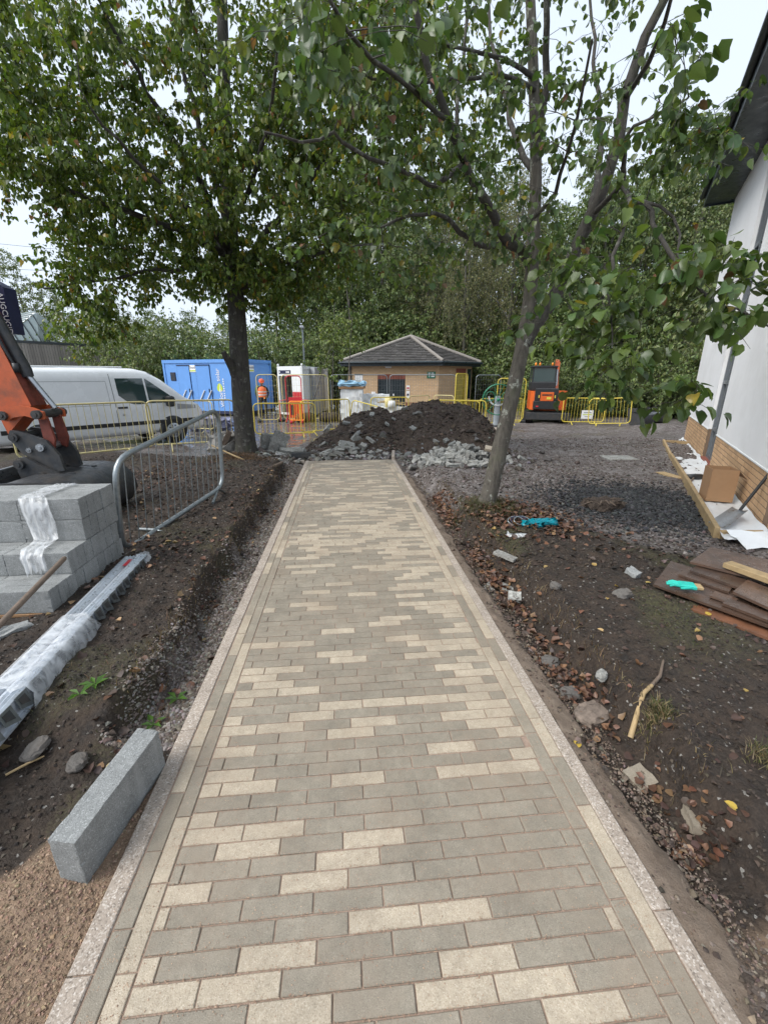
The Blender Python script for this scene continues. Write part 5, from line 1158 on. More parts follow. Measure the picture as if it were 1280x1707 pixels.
# windscreen follows the sloping front
wsn = MB(); V = []
for x in LS(-.42, .40, 8):
    R, Sh, w = sec(x)
    for q in LS(-.74, .74, 9): V.append((x, q * w / .98, R + .008 - .10 * abs(q) ** 3))
wsn.add(V, [(i * 9 + q, (i + 1) * 9 + q, (i + 1) * 9 + q + 1, i * 9 + q + 1) for i in range(7) for q in range(8)], 0, True).build('windscreen', M['van_glass'], vn_)
for z_, h_ in ((.45, .26), (.78, .10)): MB().box((1.075, 0, z_), (.10, 1.3, h_), bev=.03).build('grille', M['black_plastic'], vn_)
for xw in (0.0, -3.15):
    for sd in (-1, 1):
        MB().lathe([(.0, 0), (.40, 0), (.40, .03)], (xw, sd * ys(xw, .5) - (.022 if sd > 0 else .012), .36), 28, 'y').build('wheel_arch', M['black_plastic'], vn_)
        w_ = bpy.data.objects.new('wheel', None); COL.objects.link(w_); w_.parent = vn_; w_.location = (xw, sd * .885, .335)
        MB().lathe([(.20, -.11), (.31, -.11), (.335, -.08), (.335, .08), (.31, .11), (.20, .11)], (0, 0, 0), 28, 'y').build('tyre', M['tyre'], w_)
        MB().lathe([(.0, sd * .115), (.06, sd * .125), (.07, sd * .105), (.20, sd * .118), (.215, sd * .105)], (0, 0, 0), 24, 'y').build('rim', M['steel'], w_)
        for k_ in range(10):
            a_ = k_ * .628; MB().box((.145 * math.cos(a_), sd * .112, .145 * math.sin(a_)), (.05, .012, .03), Euler((0, -a_, 0)).to_matrix()).build('rim_slot', M['black_plastic'], w_)
for y_ in (-.62, .62):
    MB().tube([(-3.6, y_, 2.075), (-1.0, y_, 2.09)], .018, 6).build('roof_rail', M['white_metal'], vn_)
MB().box((-2.7, -.45, 2.085), (.5, .10, .02)).build('roof_vent', M['black_plastic'], vn_)
# ---- excavator arm with bucket reaching in from the left
ex = thing('excavator_arm', 'orange digger arm with black grading bucket behind the block stack', 'excavator')
YC = 5.45
def prof(mb, pts, y0, y1, m=0): return mb.prism([Vector((x, 0, z)) for x, z in pts], (0, y0, 0), (0, y1, 0), m)
def xz(px, py, Y=YC - .13): q = D(px, py, Y); return (q.x, q.z)
dpt = MB(); prof(dpt, [(-3.90, 1.05), (-3.66, 1.28), xz(52, 676), xz(0, 575), xz(-75, 430), xz(-210, 430), xz(-95, 570), xz(-15, 668)], YC - .13, YC + .13)
dpt.build('dipper_stick', M['orange'], ex)
fa_, fb_ = xz(52, 676), xz(-40, 498)
fp = MB(); fp.add([(fa_[0] + .006, YC - .128, fa_[1]), (fa_[0] + .006, YC + .128, fa_[1]), (fb_[0] + .006, YC + .128, fb_[1]), (fb_[0] + .006, YC - .128, fb_[1])], [(0, 1, 2, 3)]); fp.build('dipper_front_plate', M['rust_red'], ex)
for s_ in (-1, 1):
    y0, y1 = (YC - .20, YC - .165) if s_ < 0 else (YC + .165, YC + .20)
    lk = MB(); prof(lk, [(-3.90, 1.22), (-3.88, 1.31), (-3.78, 1.36), (-3.66, 1.375), (-3.52, 1.35), (-3.42, 1.30), (-3.42, 1.22), (-3.50, 1.22), (-3.62, 1.26), (-3.74, 1.245), (-3.84, 1.20)], y0, y1); lk.build('tipping_link', M['orange'], ex)
    hl = MB(); prof(hl, [(-3.53, 1.28), (-3.44, 1.28), (-3.40, .98), (-3.44, .86), (-3.52, .90)], y0 + .06 * -s_, y1 + .06 * -s_); hl.build('bucket_link', M['rust_red'], ex)
    qh = MB(); prof(qh, [(-3.87, 1.02), (-3.83, 1.10), (-3.74, 1.09), (-3.47, .98), (-3.36, .80), (-3.34, .62), (-3.46, .60), (-3.62, .72), (-3.76, .83)], YC + s_ * .15, YC + s_ * .19); qh.build('quick_hitch_plate', M['black_steel'], ex)
    be = MB(); prof(be, [(-3.83, .70), (-3.78, .79), (-3.70, .80), (-3.56, .70), (-3.38, .60), (-3.22, .60), (-3.15, .52), (-3.22, .40), (-3.6, .45), (-3.8, .55)], YC + s_ * .21, YC + s_ * .25); be.build('bucket_ear', M['black_steel'], ex)
for (x, z, r, w) in ((-3.845, 1.265, .05, .24), (-3.479, 1.275, .05, .25), (-3.795, 1.02, .05, .225), (-3.537, .90, .045, .22), (-3.67, .87, .03, .21), (-3.767, .72, .055, .29), (-3.55, .57, .055, .29), (-3.28, .55, .05, .29)):
    pn = MB(); pn.lathe([(0, -w - .012), (r * .45, -w - .012), (r * .45, -w), (r, -w), (r, w), (r * .45, w), (0, w + .01)], (x, YC, z), 14, 'y', sm=False); pn.build('pin', M['steel'] if r < .05 else M['black_steel'], ex)
MB().tube([(-3.40, YC, 1.33), D(44, 622, YC)], .03, 12).build('ram_rod', M['steel'], ex)
MB().tube([D(47, 628, YC), D(42, 617, YC), D(-90, 388, YC)], [.058, .068, .068], 12).build('ram_barrel', M['black_steel'], ex)
MB().tube([D(26, 612, YC - .1), D(4, 575, YC - .12), D(-70, 440, YC - .14)], .017, 6).build('hydraulic_hose', M['black_plastic'], ex)
for q_ in (0, 1): MB().tube([D(50, 684, YC + .05 + q_ * .04), D(36, 640, YC + .06 + q_ * .04), D(6, 580, YC + .06 + q_ * .04), D(-80, 430, YC + .06 + q_ * .04)], .013, 6).build('hydraulic_hose', M['black_plastic'], ex)
MB().lathe([(.0, -.05), (.035, -.05), (.035, .05), (0, .05)], D(27, 613, YC - .1), 8, 'z').build('hose_end', M['black_plastic'], ex)
BP = [(-3.98, .58), (-3.93, .36), (-3.78, .14), (-3.50, .0), (-3.22, -.02), (-3.0, .07), (-2.90, .24), (-2.93, .42), (-3.06, .56), (-3.3, .60), (-3.62, .60)]
bs = MB(); BY0, BY1 = 4.72, 6.0
inn = [(x + (-.03 if x > -3.2 else .0) + (.03 if x < -3.75 else 0), z + (.03 if z < .3 else -.02)) for x, z in BP]
V = [(x, y, z) for y in (BY0, BY1) for x, z in BP] + [(x, y, z) for y in (BY0, BY1) for x, z in inn]; q = len(BP)
F = [(i, i + 1, q + i + 1, q + i) for i in range(q - 1)] + [(2 * q + i, 3 * q + i, 3 * q + i + 1, 2 * q + i + 1) for i in range(q - 1)]
bs.add(V, F, 0, True); bs.build('bucket_shell', M['black_steel'], ex)
for y in (BY0, BY1): sp_ = MB(); prof(sp_, BP, y - .012, y + .012); sp_.build('bucket_side', M['black_steel'], ex)
ce = MB(); ce.box((-3.985, (BY0 + BY1) / 2, .585), (.035, BY1 - BY0 + .03, .16), bev=.008); ce.build('cutting_edge', M['steel'], ex)
bm2 = MB(); prof(bm2, [(-4.6, 3.1), (-4.6, 2.2)] + [(D(22, 556, 5.75).x, D(22, 556, 5.75).z), (D(5, 478, 5.75).x, D(5, 478, 5.75).z), (D(-8, 470, 5.75).x, D(-8, 470, 5.75).z)][::1], 5.75, 5.95); bo = bm2.build('boom', M['navy'], ex)
a0, b0 = D(3.5, 505, 5.745), D(15.5, 548, 5.745); uu = (b0 - a0).normalized(); nn_ = Vector((0, -1, 0)); vv_ = nn_.cross(uu)
txt('AUGCUGIDR', .085, M['white'], bo, face_mat(a0.lerp(b0, .5), uu, nn_, vv_))
# ---- orange mini excavator seen from behind
mx = thing('mini_excavator', 'orange and black mini excavator seen from behind among the barriers', 'excavator', tuple(G(906, 702, YARD)), math.radians(-18))
def mbx(name, c, d, mat, bev=.03, R=None, par=None): return MB().box(c, d, R, bev=bev).build(name, M[mat], par or mx)
for s_ in (-1, 1):
    tk = MB(); pr_ = [(-.85, .12), (-.72, .0), (.72, .0), (.85, .12), (.85, .26), (.72, .38), (-.72, .38), (-.85, .26)]
    tk.prism([Vector((0, y, z)) for y, z in pr_], (s_ * .72 - .15, 0, 0), (s_ * .72 + .15, 0, 0)); t_ = tk.build('track', M['tyre'], mx)
    for k_ in range(12): MB().box((s_ * .72, -.7 + k_ * .127, .39), (.30, .05, .03)).build('track_pad', M['black_steel'], t_)
mbx('dozer_blade', (0, -1.05, .30), (1.75, .06, .30), 'black_steel'); mbx('chassis', (0, 0, .40), (1.1, 1.2, .22), 'black_steel')
cw_ = MB(); pr_ = [(-.74, -.62), (-.64, -.82), (-.3, -.92), (.3, -.92), (.64, -.82), (.74, -.62), (.74, .5), (-.74, .5)]
cw_.prism([Vector((x, y, 0)) for x, y in pr_], (0, 0, .55), (0, 0, 1.32)); cw_.build('upper_body', M['orange_bright'], mx)
mbx('counterweight', (-.12, -.88, .75), (1.0, .16, .38), 'black_plastic', .05); mbx('engine_cover', (-.12, -.86, 1.18), (.92, .16, .52), 'black_plastic', .05)
lg = mbx('rear_hatch', (-.10, -.945, 1.10), (.52, .04, .36), 'orange_bright', .04); 
lgm = MB().box((-.10, -.97, 1.17), (.40, .006, .05)); lgm.build('hatch_badge', M['black_plastic'], lg); MB().box((-.02, -.97, 1.04), (.18, .006, .10)).build('warning_label', M['yellow'], lg)
for x in (-.46, .42): mbx('reflector', (x, -.975, .70), (.10, .01, .05), 'red', .004)
for x in (-.42, .22): mbx('side_marker', (x, -.96, 1.10), (.04, .02, .12), 'yellow', .004)
mbx('cab_base', (-.25, -.05, 1.50), (.98, 1.1, .40), 'black_plastic', .05)
for x in (-.72, .22):
    for y in (-.55, .45): MB().tube([(x, y, 1.35), (x * .96, y * .96, 2.28)], .035, 6).build('cab_pillar', M['black_plastic'], mx)
mbx('cab_roof', (-.25, -.05, 2.30), (1.02, 1.12, .08), 'black_plastic', .03)
MB().box((-.25, -.54, 1.98), (.86, .012, .56)).build('cab_window', M['van_glass'], mx); MB().box((.205, -.05, 1.96), (.012, .92, .62)).build('cab_window', M['van_glass'], mx); MB().box((-.71, -.05, 1.96), (.012, .92, .62)).build('cab_window', M['van_glass'], mx)
for x in (-.62, -.45, .05): MB().lathe([(.0, .0), (.035, .0), (.04, .10), (0, .14)], (x, -.45, 2.34), 8).build('beacon', M['orange_plastic'], mx)
bmx = MB(); bmx.prism([Vector((0, y, z)) for y, z in ((.6, .9), (.9, .9), (1.5, 1.9), (1.45, 2.5), (1.15, 2.55), (1.1, 1.9))], (.40, 0, 0), (.58, 0, 0)); bmx.build('boom', M['orange'], mx)
MB().tube([(.49, .9, 1.3), (.49, 1.12, 2.2)], .05, 8).build('boom_ram', M['steel'], mx)
dp_ = MB(); dp_.prism([Vector((0, y, z)) for y, z in ((1.2, 2.5), (1.45, 2.65), (2.3, 1.4), (2.15, 1.3))], (.42, 0, 0), (.56, 0, 0)); dp_.build('dipper', M['orange'], mx)
# ---- crowd-control barriers
BAR = {}
def rrect(w, h, r, n=5):
    pts = []
    for cx, cz, a0_ in ((w / 2 - r, h - r, 0), (-w / 2 + r, h - r, 90), (-w / 2 + r, r, 180), (w / 2 - r, r, 270)):
        for i in range(n + 1): a = math.radians(a0_ + 90 * i / n); pts.append((cx + r * math.cos(a), 0, cz + r * math.sin(a)))
    return pts
def barrier(A, B, label, mat='yellow', h=.95, z0=.14, nb=None, group='yellow site barriers', zA=None, zB=None, feet=(.22, .78), r=.019, barmat=None, name='site_barrier'):
    A, B = Vector(A), Vector(B); L = math.hypot(B.x - A.x, B.y - A.y); zA = gz(A.x, A.y) if zA is None else zA; zB = gz(B.x, B.y) if zB is None else zB
    root = thing(name, label, 'barrier', ((A.x + B.x) / 2, (A.y + B.y) / 2, (zA + zB) / 2), 0, group)
    root.rotation_euler = (0, -math.atan2(zB - zA, L), math.atan2(B.y - A.y, B.x - A.x))
    MB().tube([(x, y, z + z0) for x, y, z in rrect(L, h, .14)], r, 8, closed=True).build('frame', M[mat], root)
    nb = nb or max(5, int(L / .125)); key = (h, barmat or mat)
    if key not in BAR: BAR[key] = MB().tube([(0, 0, z0), (0, 0, z0 + h)], .006, 5, caps=False).mesh('bar', M[barmat or mat])
    for i in range(nb): link('bar', BAR[key], root, (-L / 2 + L * (i + 1) / (nb + 1), 0, 0))
    for f in feet:
        x = -L / 2 + L * f; ft = MB(); ft.tube([(x, -.26, .012), (x, -.04, z0 - .0), (x, .04, z0), (x, .26, .012)], .016, 6); ft.build('foot', M[mat], root)
    return root
G3 = lambda x, y, z=0.0: G(x, y, z)
def bt(px, py, Y): p = D(px, py, Y); return (p.x, p.y, 0)
E1, E2 = bt(247, 665, 10.3), None
barrier((-6.35, 8.75, 0), bt(245, 663, 10.25), 'yellow barrier standing in front of the van body', 'yellow_worn', 1.0, .16)
barrier(bt(240, 665, 10.4), bt(389, 660, 11.1), 'yellow barrier in front of the van wheel, left of the trunk', 'yellow_worn', 1.0, .16)
barrier(bt(352, 668, 15.5), bt(296, 668, 16.2), 'thin yellow barrier just behind the van bonnet', 'yellow_worn', .95, .14)
barrier(bt(420, 662, 14.0), bt(524, 662, 14.4), 'yellow barrier between the trunk and the red gate', 'yellow', .95, .14)
barrier(bt(499, 658, 14.35), bt(582, 654, 15.6), 'yellow barrier left of the wrapped pallets', 'yellow', 1.0, .14)
barrier(bt(579, 655, 15.7), bt(634, 662, 14.9), 'leaning yellow barrier in front of the blue topped pallet', 'yellow', .95, .14, zB=-.42, zA=-.16)
barrier(bt(618, 658, 16.8), bt(681, 655, 16.8), 'yellow barrier in front of the timber laden pallet', 'yellow', 1.0, .14)
barrier(bt(681, 656, 17.6), bt(716, 652, 18.6), 'yellow barrier behind the soil mound, left of two', 'yellow_worn', 1.0, .14)
barrier(bt(723, 653, 18.6), bt(757, 654, 18.2), 'yellow barrier behind the soil mound near the tall gate', 'yellow_worn', 1.0, .14)
barrier(bt(712, 665, 15.2), bt(811, 664, 14.6), 'yellow barrier at the right shoulder of the soil mound', 'yellow', 1.0, .12)
barrier(bt(764, 663, 15.4), bt(800, 664, 14.9), 'short yellow barrier overlapping another beside the green wheel', 'yellow', .95, .12)
barrier(bt(800, 662, 16.9), bt(872, 664, 17.2), 'yellow barrier behind the green exercise wheel', 'yellow', .95, .12)
sb_ = barrier(bt(940, 667, 17.2), bt(1010, 672, 16.9), 'yellow barrier carrying a white notice beside the mini excavator', 'yellow', .95, .12)
sg_ = MB().box((.15, -.03, .42), (.46, .01, .34)).build('notice', M['white'], sb_); MB().box((.15, -.037, .50), (.3, .004, .04)).build('notice_line', M['grey_panel'], sg_); MB().box((.15, -.037, .42), (.34, .004, .03)).build('notice_line', M['lime_print'], sg_); MB().box((.15, -.037, .34), (.2, .004, .03)).build('notice_line', M['grey_panel'], sg_)
barrier(bt(985, 672, 16.5), bt(1056, 672, 15.6), 'yellow barrier leaning right of the notice', 'yellow', .95, .10)
# leaning galvanised barrier beside the stack
gb = thing('galvanised_barrier', 'bare galvanised steel barrier leaning beside the block stack', 'barrier')
c4 = [D(190, 768, 3.95), D(363, 681, 5.9), D(372, 810, 5.9), D(204, 921, 3.95)]
def bil(a, b): return c4[0].lerp(c4[1], a).lerp(c4[3].lerp(c4[2], a), b)
def rounded(cs, rad=.17, n=5):
    out = []
    for i in range(4):
        p, a, b = cs[i], cs[i - 1], cs[(i + 1) % 4]; p0 = p + (a - p).normalized() * rad; p1 = p + (b - p).normalized() * rad
        for k_ in range(n + 1): t = k_ / n; out.append(p0 * (1 - t) ** 2 + p * 2 * t * (1 - t) + p1 * t * t)
    return out
MB().tube(rounded(c4, .2), .027, 10, closed=True).build('frame', M['galv'], gb)
for i in range(15):
    a = (i + 1) / 16; MB().tube([bil(a, .02), bil(a, .99)], .0055, 6).build('bar', M['galv'], gb)
for f, px, py in ((.26, 300, 904), (.93, 378, 826)):
    p = bil(f, 1.0); e = G(px, py, .02); MB().tube([p, p.lerp(e, .5) + Vector((0, 0, .02)), e], .018, 8).build('foot', M['galv'], gb)
    e2 = p + (p - e) * .8; e2.z = gz(e2.x, e2.y) + .02; MB().tube([p, e2], .018, 8).build('foot', M['galv'], gb)
# ---- tall mesh fence panels in front of the pavilion
HB = {}
def heras(A, B, label, mat, h=1.9, mesh=.12, group='tall mesh fence panels'):
    A, B = Vector(A), Vector(B); L = (B - A).length; root = thing('mesh_fence_panel', label, 'fence', ((A.x + B.x) / 2, (A.y + B.y) / 2, YARD), math.atan2(B.y - A.y, B.x - A.x), group)
    MB().tube([(x, y, z + .08) for x, y, z in rrect(L, h, .16)], .021, 8, closed=True).build('frame', M[mat], root)
    mm = MB(); n_ = int(L / mesh)
    for i in range(1, n_): x = -L / 2 + L * i / n_; mm.add([(x - .0035, 0, .1), (x + .0035, 0, .1), (x + .0035, 0, h + .06), (x - .0035, 0, h + .06), (x, .006, .1), (x, .006, h + .06)], [(0, 1, 2, 3), (1, 4, 5, 2), (4, 0, 3, 5)])
    for k_ in range(1, 8): z = .1 + h * k_ / 8; mm.add([(-L / 2, 0, z - .003), (L / 2, 0, z - .003), (L / 2, 0, z + .003), (-L / 2, 0, z + .003)], [(0, 1, 2, 3)])
    mm.build('wire_mesh', M[mat], root)
    for s_ in (-1, 1): MB().box((s_ * L / 2, 0, .05), (.22, .6, .12), bev=.03).build('foot_block', M['black_plastic'], root)
    return root
heras(bt(432, 690, 19.4), bt(466, 690, 19.6), 'yellow framed mesh panel between the blue and white cabins', 'yellow_worn')
heras(bt(473, 690, 19.8), bt(549, 690, 20.0), 'yellow framed mesh panel in front of the white cabin', 'yellow_worn')
heras(bt(553, 690, 20.4), bt(645, 690, 20.2), 'grey framed mesh panel in front of the pavilion shutter', 'galv')
heras(bt(649, 690, 20.2), bt(757, 690, 19.8), 'grey framed mesh panel in front of the pavilion brick wall', 'galv')
heras(bt(757, 690, 19.0), bt(776, 690, 20.6), 'yellow mesh panel standing open at the pavilion corner', 'yellow', 1.95, .10)
heras(bt(790, 690, 21.5), bt(830, 690, 21.5), 'grey mesh panel between pavilion and leaning trunk', 'galv')
heras(bt(826, 690, 18.6), bt(872, 690, 18.2), 'yellow mesh panel behind the leaning trunk', 'yellow', 1.75)
# red gate and orange plastic barrier by the white cabin
rg_ = thing('red_gate', 'red tubular steel gate frame standing in front of the white cabin', 'gate', (*bt(492, 690, 19.2)[:2], YARD), math.radians(-6))
MB().tube([(x, y, z + .05) for x, y, z in rrect(.66, 1.88, .14)], .022, 8, closed=True).build('frame', M['red'], rg_)
MB().box((0, .02, .62), (.52, .02, .86), bev=.01).build('panel', M['red'], rg_)
for s_ in (-.42, .0, .42): MB().tube([(s_ * .8, -.35, .02), (s_ * .8, -.05, .16), (s_ * .8, .3, .02)], .03, 6).build('foot', M['red'], rg_)
MB().tube([(-.62, -.1, .05), (-.62, -.1, .92), (-.33, -.05, .95)], .02, 6).build('side_rail', M['red'], rg_); MB().tube([(.33, -.05, .95), (.62, -.1, .95), (.62, -.1, .05)], .02, 6).build('side_rail', M['red'], rg_)
ob_ = thing('plastic_barrier', 'orange plastic barrier leaning against the red gate', 'barrier', (*bt(495, 690, 18.75)[:2], YARD), math.radians(-8))
MB().tube([(x, y, z + .12) for x, y, z in rrect(.62, .78, .08)], .025, 6, closed=True).build('frame', M['orange_plastic'], ob_)
for i in range(5): MB().box((-.2 + i * .1, 0, .5), (.045, .02, .70), bev=.006).build('slat', M['orange_plastic'], ob_)
MB().box((-.18, -.02, .55), (.11, .01, .42)).build('dark_panel', M['black_plastic'], ob_)
for s_ in (-.22, .22): MB().box((s_, 0, .06), (.10, .46, .10), bev=.02).build('foot', M['red'], ob_)
# ---- green exercise wheel
gy = thing('exercise_wheel', 'green outdoor exercise wheel on a grey steel post', 'exercise machine', tuple(G(826, 711, -.15)), math.radians(-14))
hubz = 1.02
MB().tube([(0, 0, 0), (0, 0, hubz + .12)], [.115, .105], 14).build('post', M['post_grey'], gy); MB().lathe([(0, 0), (.20, 0), (.20, .04), (.12, .07), (.11, .08)], (0, 0, .0), 18).build('base_plate', M['black_steel'], gy)
def ring(c, r, t, mat, name, n=28, a0_=0, a1=360, ax=(1, 0)):
    pts = [Vector((c[0] + r * math.cos(math.radians(a0_ + (a1 - a0_) * i / n)) * ax[0], c[1] + ax[1] * r * math.cos(math.radians(a0_ + (a1 - a0_) * i / n)), c[2] + r * math.sin(math.radians(a0_ + (a1 - a0_) * i / n)))) for i in range(n + (0 if a1 - a0_ >= 360 else 1))]
    return MB().tube(pts, t, 6, closed=(a1 - a0_ >= 360)).build(name, M[mat], gy)
for s_ in (-1, 1):
    ring((.0, s_ * -.16 - .05, hubz), .56, .018, 'green_paint', 'wheel_ring')
    for k_ in range(3): a = math.radians(90 + 120 * k_ + s_ * 20); MB().tube([(0, s_ * -.16 - .05, hubz), (.56 * math.cos(a), s_ * -.16 - .05, hubz + .56 * math.sin(a))], .012, 6).build('spoke', M['green_paint'], gy)
    ring((s_ * .30, -.22, hubz + .12), .17, .016, 'green_paint', 'hand_ring')
ring((0, -.1, hubz + .12), .34, .03, 'white_metal', 'yoke', 18, 180, 360)
MB().lathe([(0, -.3), (.06, -.3), (.06, .15), (0, .15)], (0, 0, hubz), 10, 'y').build('hub', M['green_paint'], gy)
pd_ = MB().lathe([(0, -.06), (.62, -.06), (.60, .012), (0, .016)], tuple(G(826, 712, -.17)), 18).build('concrete_pad', M['aggregate']); props(pd_, 'pale concrete pad under the green exercise wheel', 'concrete pad')
# ---- person in hi-vis
pp = G(441, 697, YARD); pz = gz(pp.x, pp.y)
per = thing('person', 'person in orange helmet and orange safety vest walking by the blue cabin', 'person', (pp.x, pp.y, pz), math.radians(8))
def skin(name, J, E, mat, parent, sub=2):
    me = bpy.data.meshes.new(name); me.from_pydata([j[:3] for j in J], E, []); o = link(name, me, parent); me.materials.append(mat)
    md = o.modifiers.new('skin', 'SKIN'); md.use_smooth_shade = True
    for i, j in enumerate(J): me.skin_vertices[0].data[i].radius = (j[3], j[4] if len(j) > 4 else j[3]); me.skin_vertices[0].data[i].use_root = (i == 0)
    s2 = o.modifiers.new('sub', 'SUBSURF'); s2.levels = s2.render_levels = sub; return o
M['work_dark'] = simple('dark_workwear', (.022, .024, .032), .85, .2, 14, .3); M['hivis'] = simple('hivis_orange', (.85, .17, .05), .7, .1, 10, .2); M['skin'] = simple('skin', (.42, .24, .17), .55, .08, 12, .05); M['helmet'] = simple('helmet_orange', (.80, .10, .03), .35, .05, 6, 0)
J = [(0, 0, .94, .15, .11), (0, 0, 1.10, .14, .10), (0, 0, 1.28, .16, .115), (0, -.01, 1.42, .15, .10), (0, -.02, 1.50, .06), (0, -.04, 1.56, .055),
     (.10, 0, .88, .095), (.115, -.05, .50, .07), (.115, .02, .12, .05), (.115, -.10, .045, .045, .035), (-.10, 0, .88, .095), (-.115, .08, .50, .07), (-.12, .18, .12, .05), (-.12, .10, .045, .045, .035),
     (.20, 0, 1.40, .06), (.27, .02, 1.14, .05), (.20, -.16, .96, .04), (.10, -.22, .96, .035), (-.20, 0, 1.40, .06), (-.28, .03, 1.14, .05), (-.25, -.10, .92, .04), (-.22, -.15, .86, .03)]
Eg = [(0, 1), (1, 2), (2, 3), (3, 4), (4, 5), (0, 6), (6, 7), (7, 8), (8, 9), (0, 10), (10, 11), (11, 12), (12, 13), (3, 14), (14, 15), (15, 16), (16, 17), (3, 18), (18, 19), (19, 20), (20, 21)]
skin('body', J, Eg, M['work_dark'], per)
hdm = bmesh.new(); bmesh.ops.create_uvsphere(hdm, u_segments=18, v_segments=12, radius=.105)
for v in hdm.verts:
    v.co.z *= 1.22; v.co.x *= .86
    if v.co.y < -.06 and abs(v.co.x) < .025 and -.04 < v.co.z < .03: v.co.y -= .022
    if v.co.z < -.06: v.co.x *= .82; v.co.y *= .9
hme = bpy.data.meshes.new('head'); hdm.to_mesh(hme); hme.materials.append(M['skin']); [setattr(p_, 'use_smooth', True) for p_ in hme.polygons]
hd_ = link('head', hme, per, (0, -.045, 1.645), (.18, 0, .1))
for s_ in (-1, 1): MB().lathe([(0, -.006), (.012, -.004), (.012, .004)], (s_ * .035, -.092, .012), 8, 'y').build('eye', M['black_plastic'], hd_); MB().lathe([(0, -.012), (.022, -.01), (.028, .01), (0, .012)], (s_ * .09, .0, -.005), 8, 'x').build('ear', M['skin'], hd_)
MB().box((0, -.098, -.06), (.045, .01, .008)).build('mouth', M['rust_red'], hd_)
hl_ = MB().lathe([(.128, 0), (.126, .05), (.105, .10), (.06, .13), (.0, .138)], (0, .0, .035), 18); hl_.add([(.12 * math.cos(a), -.06 - .13 * math.sin(a), .032) for a in LS(0, math.pi, 9)] + [(.12 * math.cos(a), -.06 - .05 * math.sin(a), .045) for a in LS(0, math.pi, 9)], [(i, i + 1, 10 + i, 9 + i) for i in range(8)]); hl_.build('helmet', M['helmet'], hd_)
ve = MB(); ve.lathe([(.185, .98), (.195, 1.10), (.205, 1.28), (.19, 1.40), (.12, 1.47)], (0, 0, 0), 20); ve.v = [(x, y * .72, z) for x, y, z in ve.v]; v_ = ve.build('vest', M['hivis'], per)
for z in (1.06, 1.2): rb_ = MB().lathe([(.199, z), (.206, z + .05)], (0, 0, 0), 20); rb_.v = [(x * 1.01, y * .735, zz) for x, y, zz in rb_.v]; rb_.build('reflective_band', M['white_metal'], v_)
for s_, hx, hy, hz in ((1, .09, -.235, .955), (-1, -.215, -.165, .845)):
    hn = MB(); hn.box((hx, hy, hz), (.05, .08, .025), bev=.01)
    for k_ in range(4): hn.tube([(hx - .02 + k_ * .013, hy - .035, hz), (hx - .02 + k_ * .013, hy - .07, hz - .012), (hx - .02 + k_ * .013, hy - .085 + abs(k_ - 1.5) * .006, hz - .035)], [.0085, .008, .007], 6)
    hn.tube([(hx - s_ * .025, hy, hz), (hx - s_ * .045, hy - .03, hz - .01), (hx - s_ * .045, hy - .055, hz - .02)], [.01, .009, .008], 6); hn.build('hand', M['orange_plastic'], per)
for s_, x, y in ((1, .115, -.06), (-1, -.12, .14)):
    MB().box((x, y, .05), (.10, .28, .10), bev=.03).build('boot', M['black_plastic'], per)
# ================================================================ MATERIALS AND DEBRIS ON SITE
random.seed(101)
# ---- pallet with concrete blocks
X1 = -2.04; CH = .1675; Z0 = .13
pal_ = thing('timber_pallet', 'brown timber pallet under the grey block stack', 'pallet', group=None)
for i in range(5): MB().box((X1 - .52, 2.72 + .10 + i * .235, Z0 - .012), (1.12, .12, .022), bev=.003).build('deck_board', M['pallet_wood'], pal_)
for xx in (X1 - .03, X1 - .52, X1 - 1.0): MB().box((xx, 3.25, Z0 - .068), (.09, 1.22, .09), bev=.004).build('bearer', M['pallet_wood'], pal_)
MB().box((X1 - .52, 2.74, .02), (1.12, .10, .022), bev=.003).build('base_board', M['pallet_wood'], pal_)
def lumpy_box(name, d, mat, seed=0, amp=.004, n=None, bev=.004):
    return MB().box((0, 0, 0), d, bev=bev).mesh(name, M[mat])
def chipped(name, d, mat, seed, cuts=11):
    """cast block: straight sides, slightly rounded and chipped arrises"""
    rg_2 = random.Random(seed); b = bmesh.new(); bmesh.ops.create_cube(b, size=1); bmesh.ops.subdivide_edges(b, edges=b.edges[:], cuts=cuts, use_grid_fill=True)
    for v in b.verts:
        p = Vector((v.co.x * d[0], v.co.y * d[1], v.co.z * d[2])); on_ = sum(abs(abs(c) - .5) < 1e-4 for c in v.co)
        if on_ >= 2: p -= Vector([(1 if c > 0 else -1) * (.0008 + (rg_2.random() ** 12) * .006) if abs(abs(c) - .5) < 1e-4 else 0 for c in v.co])
        v.co = p + Vector((rg_2.gauss(0, .0003), rg_2.gauss(0, .0003), rg_2.gauss(0, .0003)))
    me = bpy.data.meshes.new(name); b.to_mesh(me); b.free(); me.materials.append(M[mat]); return me
BLM = [chipped('concrete_block', (.438, .0985, CH - .002), 'block', 300 + i) for i in range(6)]
fronts = [2.765, 3.03, 3.28, 3.285]; back = 3.76
cn = ['bottom', 'second', 'third', 'top']
for c in range(4):
    y = fronts[c]; k = 0
    rw_ = ['front', 'second', 'third', 'fourth', 'fifth', 'sixth', 'seventh', 'eighth', 'ninth', 'tenth', 'eleventh']
    while y + .098 < back + .03:
        for col in range(3):
            o = link('concrete_block', BLM[(k * 3 + col + c) % 6], None, (X1 - .22 - col * .4405 + random.gauss(0, .002), y + .0495, Z0 + CH * (c + .5)), (0, 0, random.gauss(0, .003)))
            props(o, 'grey concrete block, %s course, %s row, %s column of the pallet stack' % (cn[c], rw_[k], ('right', 'middle', 'left')[col]), 'concrete block', 'concrete blocks stacked on the pallet')
        y += .1; k += 1
